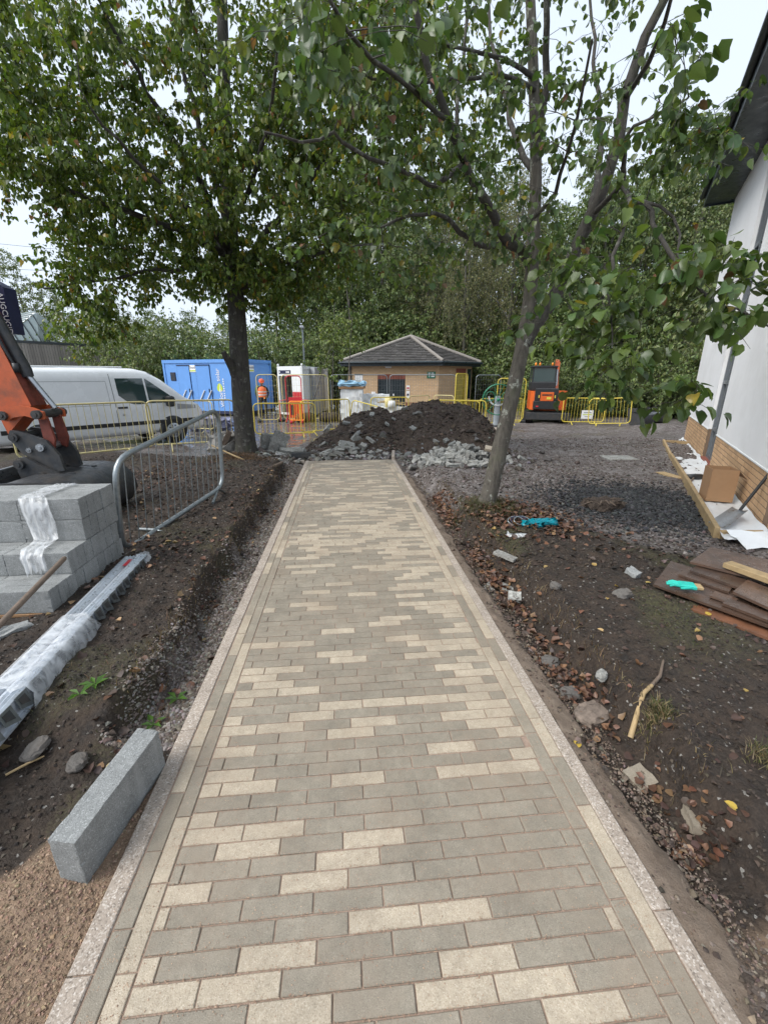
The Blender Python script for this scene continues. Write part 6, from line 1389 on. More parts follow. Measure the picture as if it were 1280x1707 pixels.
# torn stretch film hanging over the stack
m = NB('stretch_film'); nz_ = m.noise(22, 4, .6); tr_ = m.n('BsdfTransparent'); mxs = m.n('MixShader')
mp = m.n('Mapping'); mp.inputs['Scale'].default_value = (3, 3, 1.5); m.l(m.coord(), mp.inputs[0]); wr_ = m.noise(6, 2, .5, mp.outputs[0], .6)
m.l(m.ramp(wr_, [(.35, .20), (.65, .55)]), mxs.inputs[0]); m.set(Base_Color=(.80, .82, .84), Roughness=.28, Specular_IOR_Level=.6); m.bump(wr_, .3, .01)
m.l(tr_.outputs[0], mxs.inputs[1]); m.l(m.b.outputs[0], mxs.inputs[2]); m.l(mxs.outputs[0], m.o.inputs[0]); M['film'] = m.mat
zt0 = Z0 + 4 * CH
prof_ = [(3.74, zt0 + .012), (3.60, zt0 + .014), (3.45, zt0 + .014), (3.33, zt0 + .016), (3.275, zt0 + .008), (3.262, zt0 - .08), (3.255, zt0 - .18), (3.25, zt0 - .30), (3.22, Z0 + 2 * CH + .03), (3.15, Z0 + 2 * CH + .02), (3.06, Z0 + 2 * CH + .018), (3.005, Z0 + 2 * CH - .02), (2.99, Z0 + 2 * CH - .12)]
fm_ = MB(); V = []; nU = 22
for j, (yy, zz) in enumerate(prof_):
    t = j / (len(prof_) - 1); xl = X1 - .42 + .20 * max(0, t - .3); xr = X1 - .20 + .13 * max(0, t - .45) - .06 * (t < .3)
    for i in range(nU + 1):
        f = i / nU; fold = (math.sin(f * 19 + j * .5) * .6 + math.sin(f * 41 + j * .9) * .4) * .010 * (1 + .6 * t); e = random.gauss(0, .012) if i in (0, nU) else 0
        onface = 4 < j < 8 or j >= 11
        V.append((xl + (xr - xl) * f + e, yy - (abs(fold) + .004 if onface else 0) + (e if j == len(prof_) - 1 else 0), zz + (0 if onface else abs(fold)) + (random.gauss(0, .02) if j == len(prof_) - 1 else 0)))
fm_.add(V, [(j * (nU + 1) + i, j * (nU + 1) + i + 1, (j + 1) * (nU + 1) + i + 1, (j + 1) * (nU + 1) + i) for j in range(len(prof_) - 1) for i in range(nU)], 0, True)
props(fm_.build('stretch_film', M['film']), 'torn clear plastic film hanging over the block stack', 'plastic film')
hp = thing('tool_handle', 'brown wooden tool handle leaning against the block stack', 'handle'); a = D(107, 931, 2.93); b = D(-40, 1082, 2.25)
MB().tube([b, b.lerp(a, .5), a, a + (a - b).normalized() * .012], [.019, .018, .017, .010], 10).build('shaft', M['old_wood'], hp)
bb_ = bmesh.new(); bmesh.ops.create_cube(bb_, size=1); bmesh.ops.subdivide_edges(bb_, edges=bb_.edges[:], cuts=4, use_grid_fill=True)
def rock_mesh(name, d, amp, mat, seed, cuts=3, sph=.0):
    random.seed(seed); b = bmesh.new(); bmesh.ops.create_cube(b, size=1); bmesh.ops.subdivide_edges(b, edges=b.edges[:], cuts=cuts, use_grid_fill=True)
    for v in b.verts:
        p = v.co.copy()
        if sph: p = p.lerp(p.normalized() * .62, sph)
        v.co = Vector((p.x * d[0], p.y * d[1], p.z * d[2])) + Vector((random.gauss(0, amp), random.gauss(0, amp), random.gauss(0, amp)))
    me = bpy.data.meshes.new(name); b.to_mesh(me); b.free(); me.materials.append(mat if not isinstance(mat, str) else M[mat]); return me
o = link('broken_block', rock_mesh('broken_block', (.30, .10, .10), .007, 'block', 4), None, D(3, 1066, 2.52) + Vector((0, 0, 0)), (.1, .0, .9)); props(o, 'broken grey concrete block lying at the pallet corner', 'concrete block')
ob2 = MB().lathe([(.012, -.03), (.03, -.02), (.022, .02), (.03, .03)], D(191, 952, 3.62), 10).build('yellow_stopper', M['yellow']); props(ob2, 'small yellow plastic cap under the stack corner', 'cap')
# ---- galvanised lintels lying on the soil
la, lb = Vector((-1.845, 3.60, .0)), Vector((-1.655, 1.18, .0)); dl_ = (lb - la).normalized(); sd_ = Vector((-dl_.y, dl_.x, 0)); LL = (lb - la).length
if sd_.x < 0: sd_ = -sd_
for j, (o0, zz, lab) in enumerate(((-.055, .02, 'galvanised steel lintel lying on soil beside the pallet, outer one'), (.045, .03, 'galvanised steel lintel with slotted edge nearer the path'))):
    lt = thing('steel_lintel', lab, 'lintel', group='galvanised lintels on the soil'); base = la + sd_ * o0; zg = .055 + zz
    pr_ = [(-.05, 0), (.05, 0), (.05, .012), (.032, .012), (.032, .11), (.018, .118), (.006, .108), (-.006, .118), (-.02, .108), (-.032, .116), (-.05, .112)]
    def P3(s, a_, z_): return base + dl_ * s + sd_ * a_ + Vector((0, 0, zg + z_))
    mb = MB(); V = [P3(s, a_, z_) for s in (0, LL) for a_, z_ in pr_]; q = len(pr_)
    mb.add(V, [(i, (i + 1) % q, q + (i + 1) % q, q + i) for i in range(q)] + [tuple(range(q)), tuple(reversed(range(q, 2 * q)))]); mb.build('profile', M['galv_bright'], lt)
    if j == 1:
        for k in range(20):
            s = .10 + k * .115; mb = MB(); V = [P3(s, .034, .112), P3(s + .085, .034, .118), P3(s + .085, .052, .055), P3(s, .062, .020), P3(s + .0, .040, .108), P3(s + .082, .040, .112)]
            mb.prism([V[0], V[1], V[2], V[3]], (0, 0, 0), sd_ * .003); mb.build('key_tab', M['galv'], lt)
            MB().prism([P3(s + .02, .0385, .10), P3(s + .07, .0385, .104), P3(s + .07, .049, .072), P3(s + .02, .055, .05)], sd_ * .004, sd_ * .0045).build('tab_slot', M['black_steel'], lt)
fl = MB(); V = []; rng = LS(1.02, 1.72, 15)
for i, s in enumerate(rng):
    for k, (a_, z_) in enumerate(((-.12, .03), (-.115, .12), (-.06, .148), (0, .142), (.05, .152), (.088, .145), (.115, .10), (.125, .03))):
        w_ = random.gauss(0, .006); V.append(la + dl_ * (s + random.gauss(0, .015 if i in (0, 14) else .004)) + sd_ * (a_ + w_) + Vector((0, 0, .07 + z_ + w_)))
fl.add(V, [(i * 8 + k, (i + 1) * 8 + k, (i + 1) * 8 + k + 1, i * 8 + k + 1) for i in range(14) for k in range(7)], 0, True); props(fl.build('plastic_wrapping', M['film']), 'clear plastic wrapped round the middle of the steel lintels', 'plastic film')
fe = MB(); V = []
for i in range(7):
    for k in range(8): V.append(la + dl_ * (-.07 + i * .03) + sd_ * (-.08 + k * .028 + random.gauss(0, .008)) + Vector((0, 0, .10 + .10 * math.sin(k / 7 * math.pi) + random.gauss(0, .012))))
fe.add(V, [(i * 8 + k, (i + 1) * 8 + k, (i + 1) * 8 + k + 1, i * 8 + k + 1) for i in range(6) for k in range(7)], 0, True); props(fe.build('plastic_wrapping', M['film']), 'torn plastic scrap on the far end of the lintels', 'plastic film')
mkr = MB().box(la + dl_ * .17 + sd_ * -.02 + Vector((0, 0, .200)), (.03, .13, .002), rot2(math.atan2(dl_.y, dl_.x) + math.pi / 2)); props(mkr.build('red_marking_tape', M['red']), 'red marking tape near the far end of the lintels', 'tape')
# ---- single block on edge in the sand
kb = link('concrete_block', chipped('concrete_block', (.1, .47, .215), 'block', 399, 15), None, (-.950, 1.347, .088), (.03, .03, -.196)); props(kb, 'single grey concrete block standing on edge in the sand', 'concrete block')
# ---- soil mound
sil = [(425, 772), (470, 758), (505, 735), (540, 716), (575, 697), (600, 690), (628, 687), (655, 694), (680, 684), (702, 673), (737, 671), (760, 677), (780, 670), (802, 677), (822, 697), (838, 722), (852, 748), (868, 768)]
sp3 = [D(655 + (x - 655) * .86, y, 11.0) for x, y in sil]; sx_ = np.array([p.x for p in sp3]); szz = np.array([p.z for p in sp3])
mxg, myg = np.meshgrid(np.linspace(-1.9, 4.3, 210), np.linspace(8.9, 13.6, 150))
ridge = np.interp(mxg, sx_, szz, left=-.2, right=-.2)
yc = 11.0 + .35 * np.sin(mxg * 1.1)
t = np.where(mxg > -9, (myg - yc) / np.where(myg < yc, 2.0, 2.3), 0); bell = np.clip(1 - np.abs(t) ** 1.35, 0, 1)
g0 = hgt(mxg, myg)
mz = g0 - .08 + np.maximum(0, ridge - g0 + .08) * bell + (fbm(mxg, myg, 1.7, 4, 200) * .13 + fbm(mxg, myg, 7, 4, 210, .65) * .075) * np.clip(bell * 3, 0, 1) * np.clip((ridge + .2) * 3, 0, 1)
def mound_z(x, y):
    i = np.clip(((np.asarray(x) + 1.9) / 6.2 * 209), 0, 208); j = np.clip((np.asarray(y) - 8.9) / 4.7 * 149, 0, 148)
    return np.maximum(mz[j.astype(int), i.astype(int)], hgt(np.asarray(x, float), np.asarray(y, float)))
idm = np.arange(210 * 150).reshape(150, 210); Fm = np.stack([idm[:-1, :-1], idm[:-1, 1:], idm[1:, 1:], idm[1:, :-1]], -1).reshape(-1, 4)
m = NB('mound_soil'); pos = m.n('NewGeometry').outputs['Position']; n1, n2_ = m.noise(8, 6, .7, pos), m.noise(45, 5, .7, pos)
m.set(Base_Color=m.mix(m.ramp(n2_, [(.45, 0.0), (.75, .7)]), m.mix(m.ramp(n1, [(.35, 0.0), (.7, 1.0)]), (.042, .029, .021), (.098, .070, .052)), (.15, .115, .09)), Roughness=.9); m.bump(n2_, .9, .04); M['mound'] = m.mat
mo_ = link('soil_mound', np_mesh('soil_mound', np.stack([mxg, myg, mz], -1).reshape(-1, 3), Fm, M['mound'], None, True)); props(mo_, 'heap of dark dug soil at the end of the path', 'soil heap')
k = 15000; fx = RNG.uniform(-1.4, 4.1, k); fy = RNG.uniform(9.0, 12.2, k); fz = mound_z(fx, fy); kk = fz > hgt(fx, fy) + .03; fx, fy, fz = fx[kk], fy[kk], fz[kk]
s = RNG.gamma(1.3, .012, len(fx)) + .004; blobs(fx, fy, fz, s, jitcol([(.050, .035, .025), (.085, .061, .046), (.12, .09, .07), (.034, .024, .018)], len(fx)), 'soil_clods', M['clod_tint'], parent=mo_)
# rubble strewn round the mound foot
k = 1500; fx = np.r_[RNG.uniform(-1.9, 1.6, 900), RNG.normal(2.2, .9, 600)]; fy = np.r_[RNG.normal(9.35, .28, 900), RNG.normal(8.6, .6, 600)]
ok_ = ~((fx > XL - .05) & (fx < XR + .05) & (fy < PATH_Y1)); fx, fy = fx[ok_], fy[ok_]; s = RNG.gamma(2.2, .014, len(fx)) + .008
blobs(fx, fy, mound_z(fx, fy) + s * .2, s, jitcol([(.15, .145, .135), (.23, .225, .215), (.09, .08, .07), (.07, .055, .045)], len(fx)), 'rubble_scatter', M['stone_tint'], label='small grey rubble strewn along the foot of the soil heap', cat=None)
PVM = [rock_mesh('loose_paver', (.20 * a_, .10 * b_, .062 * c_), .0035, 'rubble', 30 + i, 2) for i, (a_, b_, c_) in enumerate(((1, 1, 1), (.97, 1.02, 1), (.6, 1, 1), (.45, .95, 1.05), (1.15, .9, 1)))]
random.seed(55)
def heap(x, y): return .34 * math.exp(-(((x - 2.35) / .62) ** 2 + ((y - 8.55) / .55) ** 2))
n_r = 0
while n_r < 165:
    x, y = random.gauss(2.3, .48), random.gauss(8.4, .48)
    if y < 7.35 or x < 1.2: continue
    z = max(gz(x, y), float(mound_z(x, y)) if y > 8.9 else -9) + heap(x, y) * random.uniform(.55, 1.0) + .03
    o = link('loose_paver', random.choice(PVM), None, (x, y, z), (random.gauss(0, .55), random.gauss(0, .55), random.uniform(0, 6.28))); n_r += 1
    props(o, 'old grey paver tipped in the rubble pile right of the path end', 'paver', 'old pavers in the rubble pile')
random.seed(58)
for k in range(34):
    x, y = random.uniform(-1.75, .9), random.gauss(9.45, .22)
    if y < 9.05: continue
    o = link('loose_paver', random.choice(PVM), None, (x, y, float(mound_z(x, y)) + .03), (random.gauss(0, .4), random.gauss(0, .4), random.uniform(0, 6.28)), (random.uniform(.8, 1.3),) * 3)
    props(o, 'broken grey paver strewn along the left foot of the soil heap', 'paver', 'pavers along the left foot of the soil heap')
lt_ = link('loose_paver', rock_mesh('loose_paver', (.30, .15, .06), .002, 'paver_buff', 3, 2), None, (2.95, 8.35, heap(2.95, 8.35) + .16), (.35, .2, -.3)); props(lt_, 'pale ribbed paving block lying on top of the rubble pile', 'paver')
for px, py, sc, lab in ((546, 715, 1.5, 'large grey slab piece lying on the left slope of the soil heap'), (600, 712, 1.1, 'grey paver below the slab on the soil heap'), (578, 706, .9, 'grey paver near the left shoulder of the soil heap'), (645, 708, .8, 'small square paver in the middle of the soil heap'), (620, 692, .9, 'paver on the left summit of the soil heap'), (656, 700, .8, 'pale square paver under the saddle of the soil heap'), (676, 684, .9, 'pale paver near the top of the soil heap'), (695, 690, .9, 'flat paver right of the saddle on the soil heap'), (578, 745, 1.6, 'thick grey block at the foot of the soil heap'), (595, 733, 1.2, 'leaning grey paver low on the soil heap'), (566, 750, 1.1, 'grey paver beside the thick block at the heap foot'), (618, 735, 1.1, 'upright dark paver in the soil heap'), (688, 715, .8, 'small pale stone on the face of the soil heap')):
    d = ray(px, py); 
    for Yt in np.arange(9.0, 12.5, .03):
        p = D(px, py, float(Yt))
        if p.z <= float(mound_z(p.x, p.y)): break
    o = link('loose_paver', PVM[random.choice((0, 1, 4, 2))], None, p + Vector((0, -.02, .02)), (random.gauss(.5, .4), random.gauss(0, .5), random.uniform(0, 6.28)), (sc, sc * 1.4, sc)); props(o, lab, 'paver', 'pavers on the soil heap')
# ---- debris round the left trunk
random.seed(66)
rb_ = link('rubble_sack', rock_mesh('rubble_sack', (.75, .5, .48), .045, simple('sack', (.30, .285, .26), .85, .35, 6, .8, 20, rnd=0, dirt=(.09, .075, .06), dirt_amt=.8), 8, 6, .6), None, (-2.62, 9.75, .22), (0, 0, .3)); props(rb_, 'dirty white sack of rubble behind the big trunk', 'sack')
for i, (x, y, z, d, r, mt, lab) in enumerate(((-2.62, 9.45, .33, (.10, .05, .55), (.2, .5, .3), 'old_wood', 'splintered grey board standing in the rubble sack'), (-1.72, 9.85, .22, (.42, .10, .46), (.25, .1, .5), 'rubble', 'upright broken concrete slab right of the big trunk'), (-1.52, 9.75, .26, (.34, .08, .5), (.1, .5, .4), 'rubble', 'leaning broken concrete slab right of the big trunk'), (-1.22, 9.55, .08, (.46, .22, .2), (0, 0, .1), 'rubble', 'square grey concrete block right of the big trunk'), (-1.85, 8.15, .07, (.13, .30, .015), (0, .1, .2), 'old_wood', 'short grey wooden offcut on the soil near the trunk'))):
    o = link('debris_piece', rock_mesh('debris_piece', d, .012 if mt == 'rubble' else .002, mt, 70 + i, 3), None, (x, y, z + .0), r); props(o, lab, 'debris')
dc = thing('drain_channel', 'dark grey slotted plastic drain channel lying near the path end', 'drain channel', (-.98, 9.2, .03), math.radians(8))
for q in (-.055, .0, .055): MB().box((0, q, .05), (.42, .022, .10), bev=.006).build('rib', M['black_steel'], dc)
for q in (-.19, -.06, .06, .19): MB().box((q, 0, .045), (.022, .13, .08), bev=.004).build('cross_rib', M['black_steel'], dc)
pk = MB().tube([D(352, 742, 9.2), D(440, 782, 8.3), D(455, 786, 8.2)], [.018, .02, .018], 8).build('wooden_stake', M['timber']); props(pk, 'long thin wooden stake lying by the big trunk', 'stake')
p1_, p2_ = G(432, 789, .10), G(470, 771, .12); pq = MB().tube([p1_, p2_], [.03, .03], 6).build('wooden_post', M['old_wood']); props(pq, 'short grey wooden post lying in front of the big trunk', 'post')
tp = link('crumpled_tarpaulin', rock_mesh('crumpled_tarpaulin', (1.3, .8, .42), .06, simple('tarp', (.16, .17, .26), .5, .5, 3, .5, 12, rnd=0), 91, 6, .4), None, (*bt(352, 700, 16.5)[:2], 0), (0, 0, .4)); props(tp, 'crumpled dark tarpaulin on the wet yard in front of the blue cabin', 'tarpaulin')
# ---- wrapped pallets in front of the pavilion
def wrapped(A, w, d, h, label, seed):
    root = thing('wrapped_pallet', label, 'pallet', (A[0], A[1], YARD), math.radians(-6))
    for q in (-.4, 0, .4): MB().box((0, q * d, .05), (w, .1, .10), bev=.005).build('bearer', M['pallet_wood'], root)
    link('wrapped_load', rock_mesh('wrapped_load', (w, d, h), .016, 'plastic_sheet', seed, 7, .03), root, (0, 0, .11 + h / 2)); return root
wp1 = wrapped(bt(588, 690, 19.0), .92, .9, 1.30, 'tall wrapped pallet with blue sheeting and a small pallet on top', 3)
MB().box((0, 0, 1.46), (1.06, 1.0, .10), bev=.01).build('top_pallet', M['pallet_wood'], wp1); link('blue_cover', rock_mesh('blue_cover', (1.1, 1.0, .20), .03, simple('blue_sheet', (.25, .42, .55), .4, .2, 6, .3, rnd=0), 6, 6, .3), wp1, (0, 0, 1.60)); MB().box((.05, -.1, 1.71), (.6, .5, .04), rot2(.3), bev=.01).build('straw_mat', M['timber'], wp1)
wp2 = wrapped(bt(626, 690, 19.3), 1.2, .9, 1.05, 'low wrapped pallet in front of the pavilion shutter', 12)
wp3 = wrapped(bt(652, 690, 18.2), 1.35, .9, .58, 'wrapped pallet loaded with timber offcuts and a yellow drum', 14)
for i in range(6): MB().box((random.uniform(-.3, .3), random.uniform(-.3, .3), .80 + i * .03), (random.uniform(.5, 1.1), .12, .035), rot2(random.gauss(0, .4)), bev=.003).build('plank', M['timber'], wp3)
MB().lathe([(.0, .70), (.14, .70), (.15, .9), (.14, 1.06), (.05, 1.08), (.05, 1.12), (0, 1.12)], (-.12, -.28, .0), 14).build('drum', M['yellow_worn'], wp3); MB().lathe([(0, .70), (.15, .70), (.16, .86), (.12, .96), (0, .97)], (.02, -.42, 0), 14).build('bucket', M['white_metal'], wp3)
# ---- digger buckets by the hedge
def spare_bucket(px, py, Y, w, lab, rz):
    p = D(px, py, Y); root = thing('spare_bucket', lab, 'bucket', (p.x, p.y, gz(p.x, p.y)), rz, 'spare digger buckets')
    pr_ = [(-.3, .45), (-.32, .1), (-.1, 0), (.2, .02), (.34, .2), (.3, .5)]
    mb = MB(); V = [(x, y, z) for x in (-w / 2, w / 2) for y, z in pr_]; q = len(pr_); mb.add(V, [(i, i + 1, q + i + 1, q + i) for i in range(q - 1)], 0, True); mb.build('shell', M['black_steel'], root)
    for s_ in (-1, 1): e_ = MB(); e_.prism([Vector((s_ * w / 2, y, z)) for y, z in pr_], (-.015, 0, 0), (.015, 0, 0)); e_.build('side_plate', M['black_steel'], root)
    MB().box((0, -.31, .47), (w + .04, .05, .04)).build('lip', M['steel'], root)
    for s_ in (-1, 1): MB().box((s_ * .14, .38, .5), (.04, .2, .3)).build('ear', M['black_steel'], root)
spare_bucket(1067, 705, 16.2, .75, 'open digger bucket lying in front of the hedge', .5); spare_bucket(1092, 690, 17.5, .8, 'second digger bucket standing close to the hedge', -.2)
# ---- timber edging, sheet and things along the white building
ea, eb = G(1104, 740, -.06), G(1192, 893, .03); ed = (eb - ea); Le = ed.length; an_ = math.atan2(ed.y, ed.x)
te = thing('timber_edging', 'rough sawn timber edging board beside the white building', 'edging'); mid = (ea + eb) / 2
for k in range(3):
    p = ea.lerp(eb, (k + .5) / 3); MB().box((p.x, p.y, .045 - .03 * (2 - k)), (Le / 3 - .006, .05, .17), rot2(an_ + random.gauss(0, .006)), bev=.006).build('board', M['timber'], te)
nr_ = Vector((ed.y, -ed.x, 0)).normalized(); nr_ = nr_ if nr_.x > 0 else -nr_
e2 = eb + Vector((1.2, -.12, 0)); MB().box(((eb.x + e2.x) / 2 + .03, (eb.y + e2.y) / 2, .03), ((e2 - eb).length, .05, .12), rot2(math.atan2(e2.y - eb.y, e2.x - eb.x)), bev=.006).build('board', M['timber'], te)
e3 = ea + nr_ * .8; MB().box(((ea.x + e3.x) / 2, (ea.y + e3.y) / 2, -.02), ((e3 - ea).length, .05, .14), rot2(math.atan2(e3.y - ea.y, e3.x - ea.x)), bev=.006).build('board', M['timber'], te)
nu, nv = 60, 10; V = []
for i in range(nu + 1):
    t = -.03 + 1.06 * i / nu; a = ea + ed * t + nr_ * .03; b = WA + (WB - WA) * (.02 + .99 * t); b = b - Vector((0, 0, 0)) + n * .02
    for j in range(nv + 1):
        s = j / nv; p = a.lerp(Vector((b.x, b.y, 0)), s); p.z = (-.05 + .11 * min(1, max(0, t))) + .03 * math.sin(t * 60 + s * 3) * .3 + random.gauss(0, .007) + (.03 if j in (0,) else 0) + .05 * (s > .93)
        V.append(p)
sh_ = MB().add(V, [(i * (nv + 1) + j, (i + 1) * (nv + 1) + j, (i + 1) * (nv + 1) + j + 1, i * (nv + 1) + j + 1) for i in range(nu) for j in range(nv)], 0, True).build('ground_sheet', M['plastic_sheet']); props(sh_, 'white ground membrane laid between timber edging and brick base', 'sheet')
V = []
for i in range(9):
    for j in range(5): p = eb.lerp(e2, i / 8) + Vector((.05, -.06 - j * .07, 0)); p.z = .11 - .022 * j + random.gauss(0, .007); V.append(p)
s2 = MB().add(V, [(i * 5 + j, (i + 1) * 5 + j, (i + 1) * 5 + j + 1, i * 5 + j + 1) for i in range(8) for j in range(4)], 0, True).build('ground_sheet', M['plastic_sheet']); props(s2, 'loose end of white membrane folded over the near edging board', 'sheet')
q1, q2 = G(1166, 833, .05), G(1204, 839, .05); bx_u = (q2 - q1); bw = .30; bx_a = math.atan2(bx_u.y, bx_u.x) + .42
cx_ = thing('cardboard_box', 'open brown cardboard box standing on the white membrane', 'box', tuple(q1 + bx_u.normalized() * bw / 2 + Vector((-bx_u.y, bx_u.x, 0)).normalized() * bw / 2 + Vector((0, 0, .012))), bx_a)
H_ = .44
for s_ in (-1, 1):
    MB().box((s_ * bw / 2, 0, H_ / 2), (.006, bw, H_)).build('side', M['card'], cx_); MB().box((0, s_ * bw / 2, H_ / 2), (bw - .008, .006, H_)).build('side', M['card'], cx_)
MB().box((0, 0, .006), (bw - .01, bw - .01, .008)).build('base', M['card'], cx_); MB().box((bw / 2 + .05, .0, H_ - .06), (.004, bw * .96, .15), Euler((0, -.75, 0)).to_matrix()).build('flap', M['card'], cx_)
sv_ = thing('shovel', 'long handled shovel leaning against the brick base', 'shovel'); t0 = Vector((4.90, 4.40, .66)); t1 = G(1233, 851, .16); t2 = G(1196, 878, .075)
MB().tube([t1, t1.lerp(t0, .5), t0], .017, 8).build('handle', M['black_plastic'], sv_); MB().tube([t0, t0 + (t0 - t1).normalized() * .10], .028, 8).build('grip', M['black_plastic'], sv_)
ax = (t2 - t1).normalized(); sdv = ax.cross(Vector((0, 0, 1))).normalized(); nu_ = sdv.cross(ax)
V = []
for i in range(6):
    for j in range(5): f = i / 5; g_ = j / 4 - .5; V.append(t1 + ax * (t2 - t1).length * f + sdv * g_ * .19 * (.85 + .15 * f) + nu_ * (.10 * g_ * g_ + .004))
MB().add(V, [(i * 5 + j, (i + 1) * 5 + j, (i + 1) * 5 + j + 1, i * 5 + j + 1) for i in range(5) for j in range(4)], 0, True).build('blade', M['steel'], sv_)
ml = thing('rubber_mallet', 'black headed rubber mallet lying on the white membrane', 'mallet'); c_ = G(1157, 795, .06)
MB().lathe([(0, -.13), (.05, -.13), (.055, 0), (.05, .13), (0, .13)], c_, 12, 'x').build('head', M['black_plastic'], ml); MB().tube([c_, G(1149, 806, .03)], .014, 6).build('handle', M['old_wood'], ml)
po = G(1118, 792, 0); o = MB().box((po.x, po.y, gz(po.x, po.y) + .025), (.16, .52, .03), rot2(.05), bev=.004).build('timber_offcut', M['timber']); props(o, 'short pale plank lying on gravel beside the timber edging', 'plank')
mp_ = G(1032, 763, 0); o = MB().box((mp_.x, mp_.y, gz(mp_.x, mp_.y) + .02), (.62, .5, .05), rot2(-.1), bev=.01).build('cover_slab', M['rubble']); props(o, 'flat grey cover slab set in the gravel', 'slab')
# ---- stacked boards at the right edge
def board(A, B, C, z, th, mat, lab, ext=.7, name='plywood_board'):
    a, b, c = G(*A, z), G(*B, z), G(*C, z); d = (c - a); d = d.normalized() * (d.length + ext); poly = [a, a + d, b + d + (b - a) * .02, b]
    nn = (poly[1] - poly[0]).cross(poly[3] - poly[0])
    if nn.z < 0: poly.reverse()
    mb = MB(); mb.prism(poly, (0, 0, -th), (0, 0, 0)); o = mb.build(name, M[mat]); o.rotation_euler = (0, 0, 0); return props(o, lab, 'board', 'old boards piled at the right edge')
zg = .10
board((1089, 974), (1118, 935), (1280, 1043), zg, .018, 'ply', 'large grey brown plywood sheet at the bottom of the board pile')
board((1131, 957), (1138, 950), (1215, 987), zg + .022, .018, 'ply', 'narrow dark strip lying on the bottom sheet of the board pile', .0)
board((1150, 950), (1166, 940), (1225, 977), zg + .045, .02, 'ply', 'wet brown board under the topmost sheet of the pile', .8)
board((1204, 1005), (1216, 997), (1280, 1034), zg + .026, .02, 'ply', 'short wet board low in the pile near its front', .5)
board((1183, 993), (1192, 985), (1222, 1007), zg + .022, .014, 'ply', 'small offcut beside the teal glove in the pile', .0)
board((1222, 986), (1246, 966), (1282, 1013), zg + .06, .02, 'ply', 'brown sheet end lying across the front of the board pile', .5)
board((1150, 936), (1185, 912), (1280, 968), zg + .075, .02, 'ply', 'broad brown plywood sheet topmost in the board pile')
board((1146, 1013), (1160, 1002), (1280, 1063), .05, .02, 'ply_edge', 'reddish board lying on the soil in front of the pile', .4)
a, c_ = G(1218, 938, zg + .13), G(1280, 962, zg + .12); d = (c_ - a); dd = d.normalized(); o = MB().box(a + dd * .6, (1.25, .10, .045), rot2(math.atan2(dd.y, dd.x)), bev=.004).build('timber_batten', M['timber']); props(o, 'clean sawn timber batten on top of the board pile', 'batten')
for i, (px, py, z) in enumerate(((1210, 985, .16), (1240, 1000, .17))):
    fx = RNG.normal(G(px, py, z).x, .09, 60); fy = RNG.normal(G(px, py, z).y, .05, 60)
# ---- litter
def crumple(name, c, d, mat, lab, cat, seed, rz=0.0, amp=.012, sph=.6):
    o = link(name, rock_mesh(name, d, amp, mat, seed, 6, sph), None, c, (0, 0, rz)); [setattr(p_, 'use_smooth', True) for p_ in o.data.polygons]; return props(o, lab, cat)
p = G(898, 888, .03); crumple('plastic_bag', (p.x, p.y, gz(p.x, p.y) + .035), (.36, .11, .07), 'teal', 'crumpled teal plastic bag below the leaning tree', 'bag', 5, .1)
p = G(860, 905, .02); crumple('paper_rag', (p.x, p.y, gz(p.x, p.y) + .012), (.22, .06, .025), 'plastic_sheet', 'white rag lying beside the teal bag', 'rag', 6, -.3, .01)
gv = thing('work_glove', 'teal rubber work glove lying on the board pile', 'glove', tuple(G(1145, 976, zg + .045)), math.radians(-24))
gl_ = MB(); gl_.box((0, 0, 0), (.11, .085, .035), bev=.012)
for k, (yy, ll, aa) in enumerate(((-.032, .075, -.12), (-.011, .09, -.04), (.011, .085, .05), (.032, .065, .16))): gl_.tube([(-.05, yy, 0), (-.05 - ll * .6, yy + aa * .03, .006), (-.05 - ll, yy + aa * .06, -.004)], [.012, .011, .008], 7)
gl_.tube([(.01, -.04, 0), (-.03, -.065, .004), (-.06, -.07, 0)], [.013, .012, .008], 7); gl_.build('palm_and_fingers', M['teal_glove'], gv); MB().box((.075, 0, 0), (.05, .07, .03), bev=.01).build('cuff', M['timber'], gv)
hc = thing('hose_offcut', 'short loop of striped hose beside the teal bag', 'hose'); p = G(858, 884, .05)
for k in range(3): MB().tube([(p.x + .09 * math.cos(a_) + k * .035, p.y + .05 * math.sin(a_), gz(p.x, p.y) + .03 + .035 * math.sin(a_)) for a_ in LS(.3, 5.6, 12)], .007, 6).build('loop', M['galv'] if k != 1 else M['navy'], hc)
st_ = [G(1058, 1197, .09), G(1070, 1165, .10), G(1085, 1148, .11), G(1098, 1135, .10), G(1103, 1112, .09)]
sk = thing('broken_stick', 'broken stick with pale bare wood on the right bank', 'stick')
for p in st_: p.z = gz(p.x, p.y) + .02
MB().tube(st_[:3], [.014, .012, .010], 7).build('bare_end', M['timber'], sk); MB().tube(st_[2:], [.010, .009, .006], 7).build('bark_end', M['old_wood'], sk)
sk2 = thing('thin_stick', 'thin straight stick on the mud beside the lintels', 'stick'); a, b = G(4, 1278, .07), G(68, 1243, .07); a.z = gz(a.x, a.y) + .012; b.z = gz(b.x, b.y) + .012; MB().tube([a, a.lerp(b, .5) + Vector((.005, .004, .004)), b], [.006, .006, .004], 6).build('stem', M['timber'], sk2)
rt_ = thing('root_tangle', 'tangle of dug up roots on the gravel', 'roots'); c_ = G(1003, 846, 0)
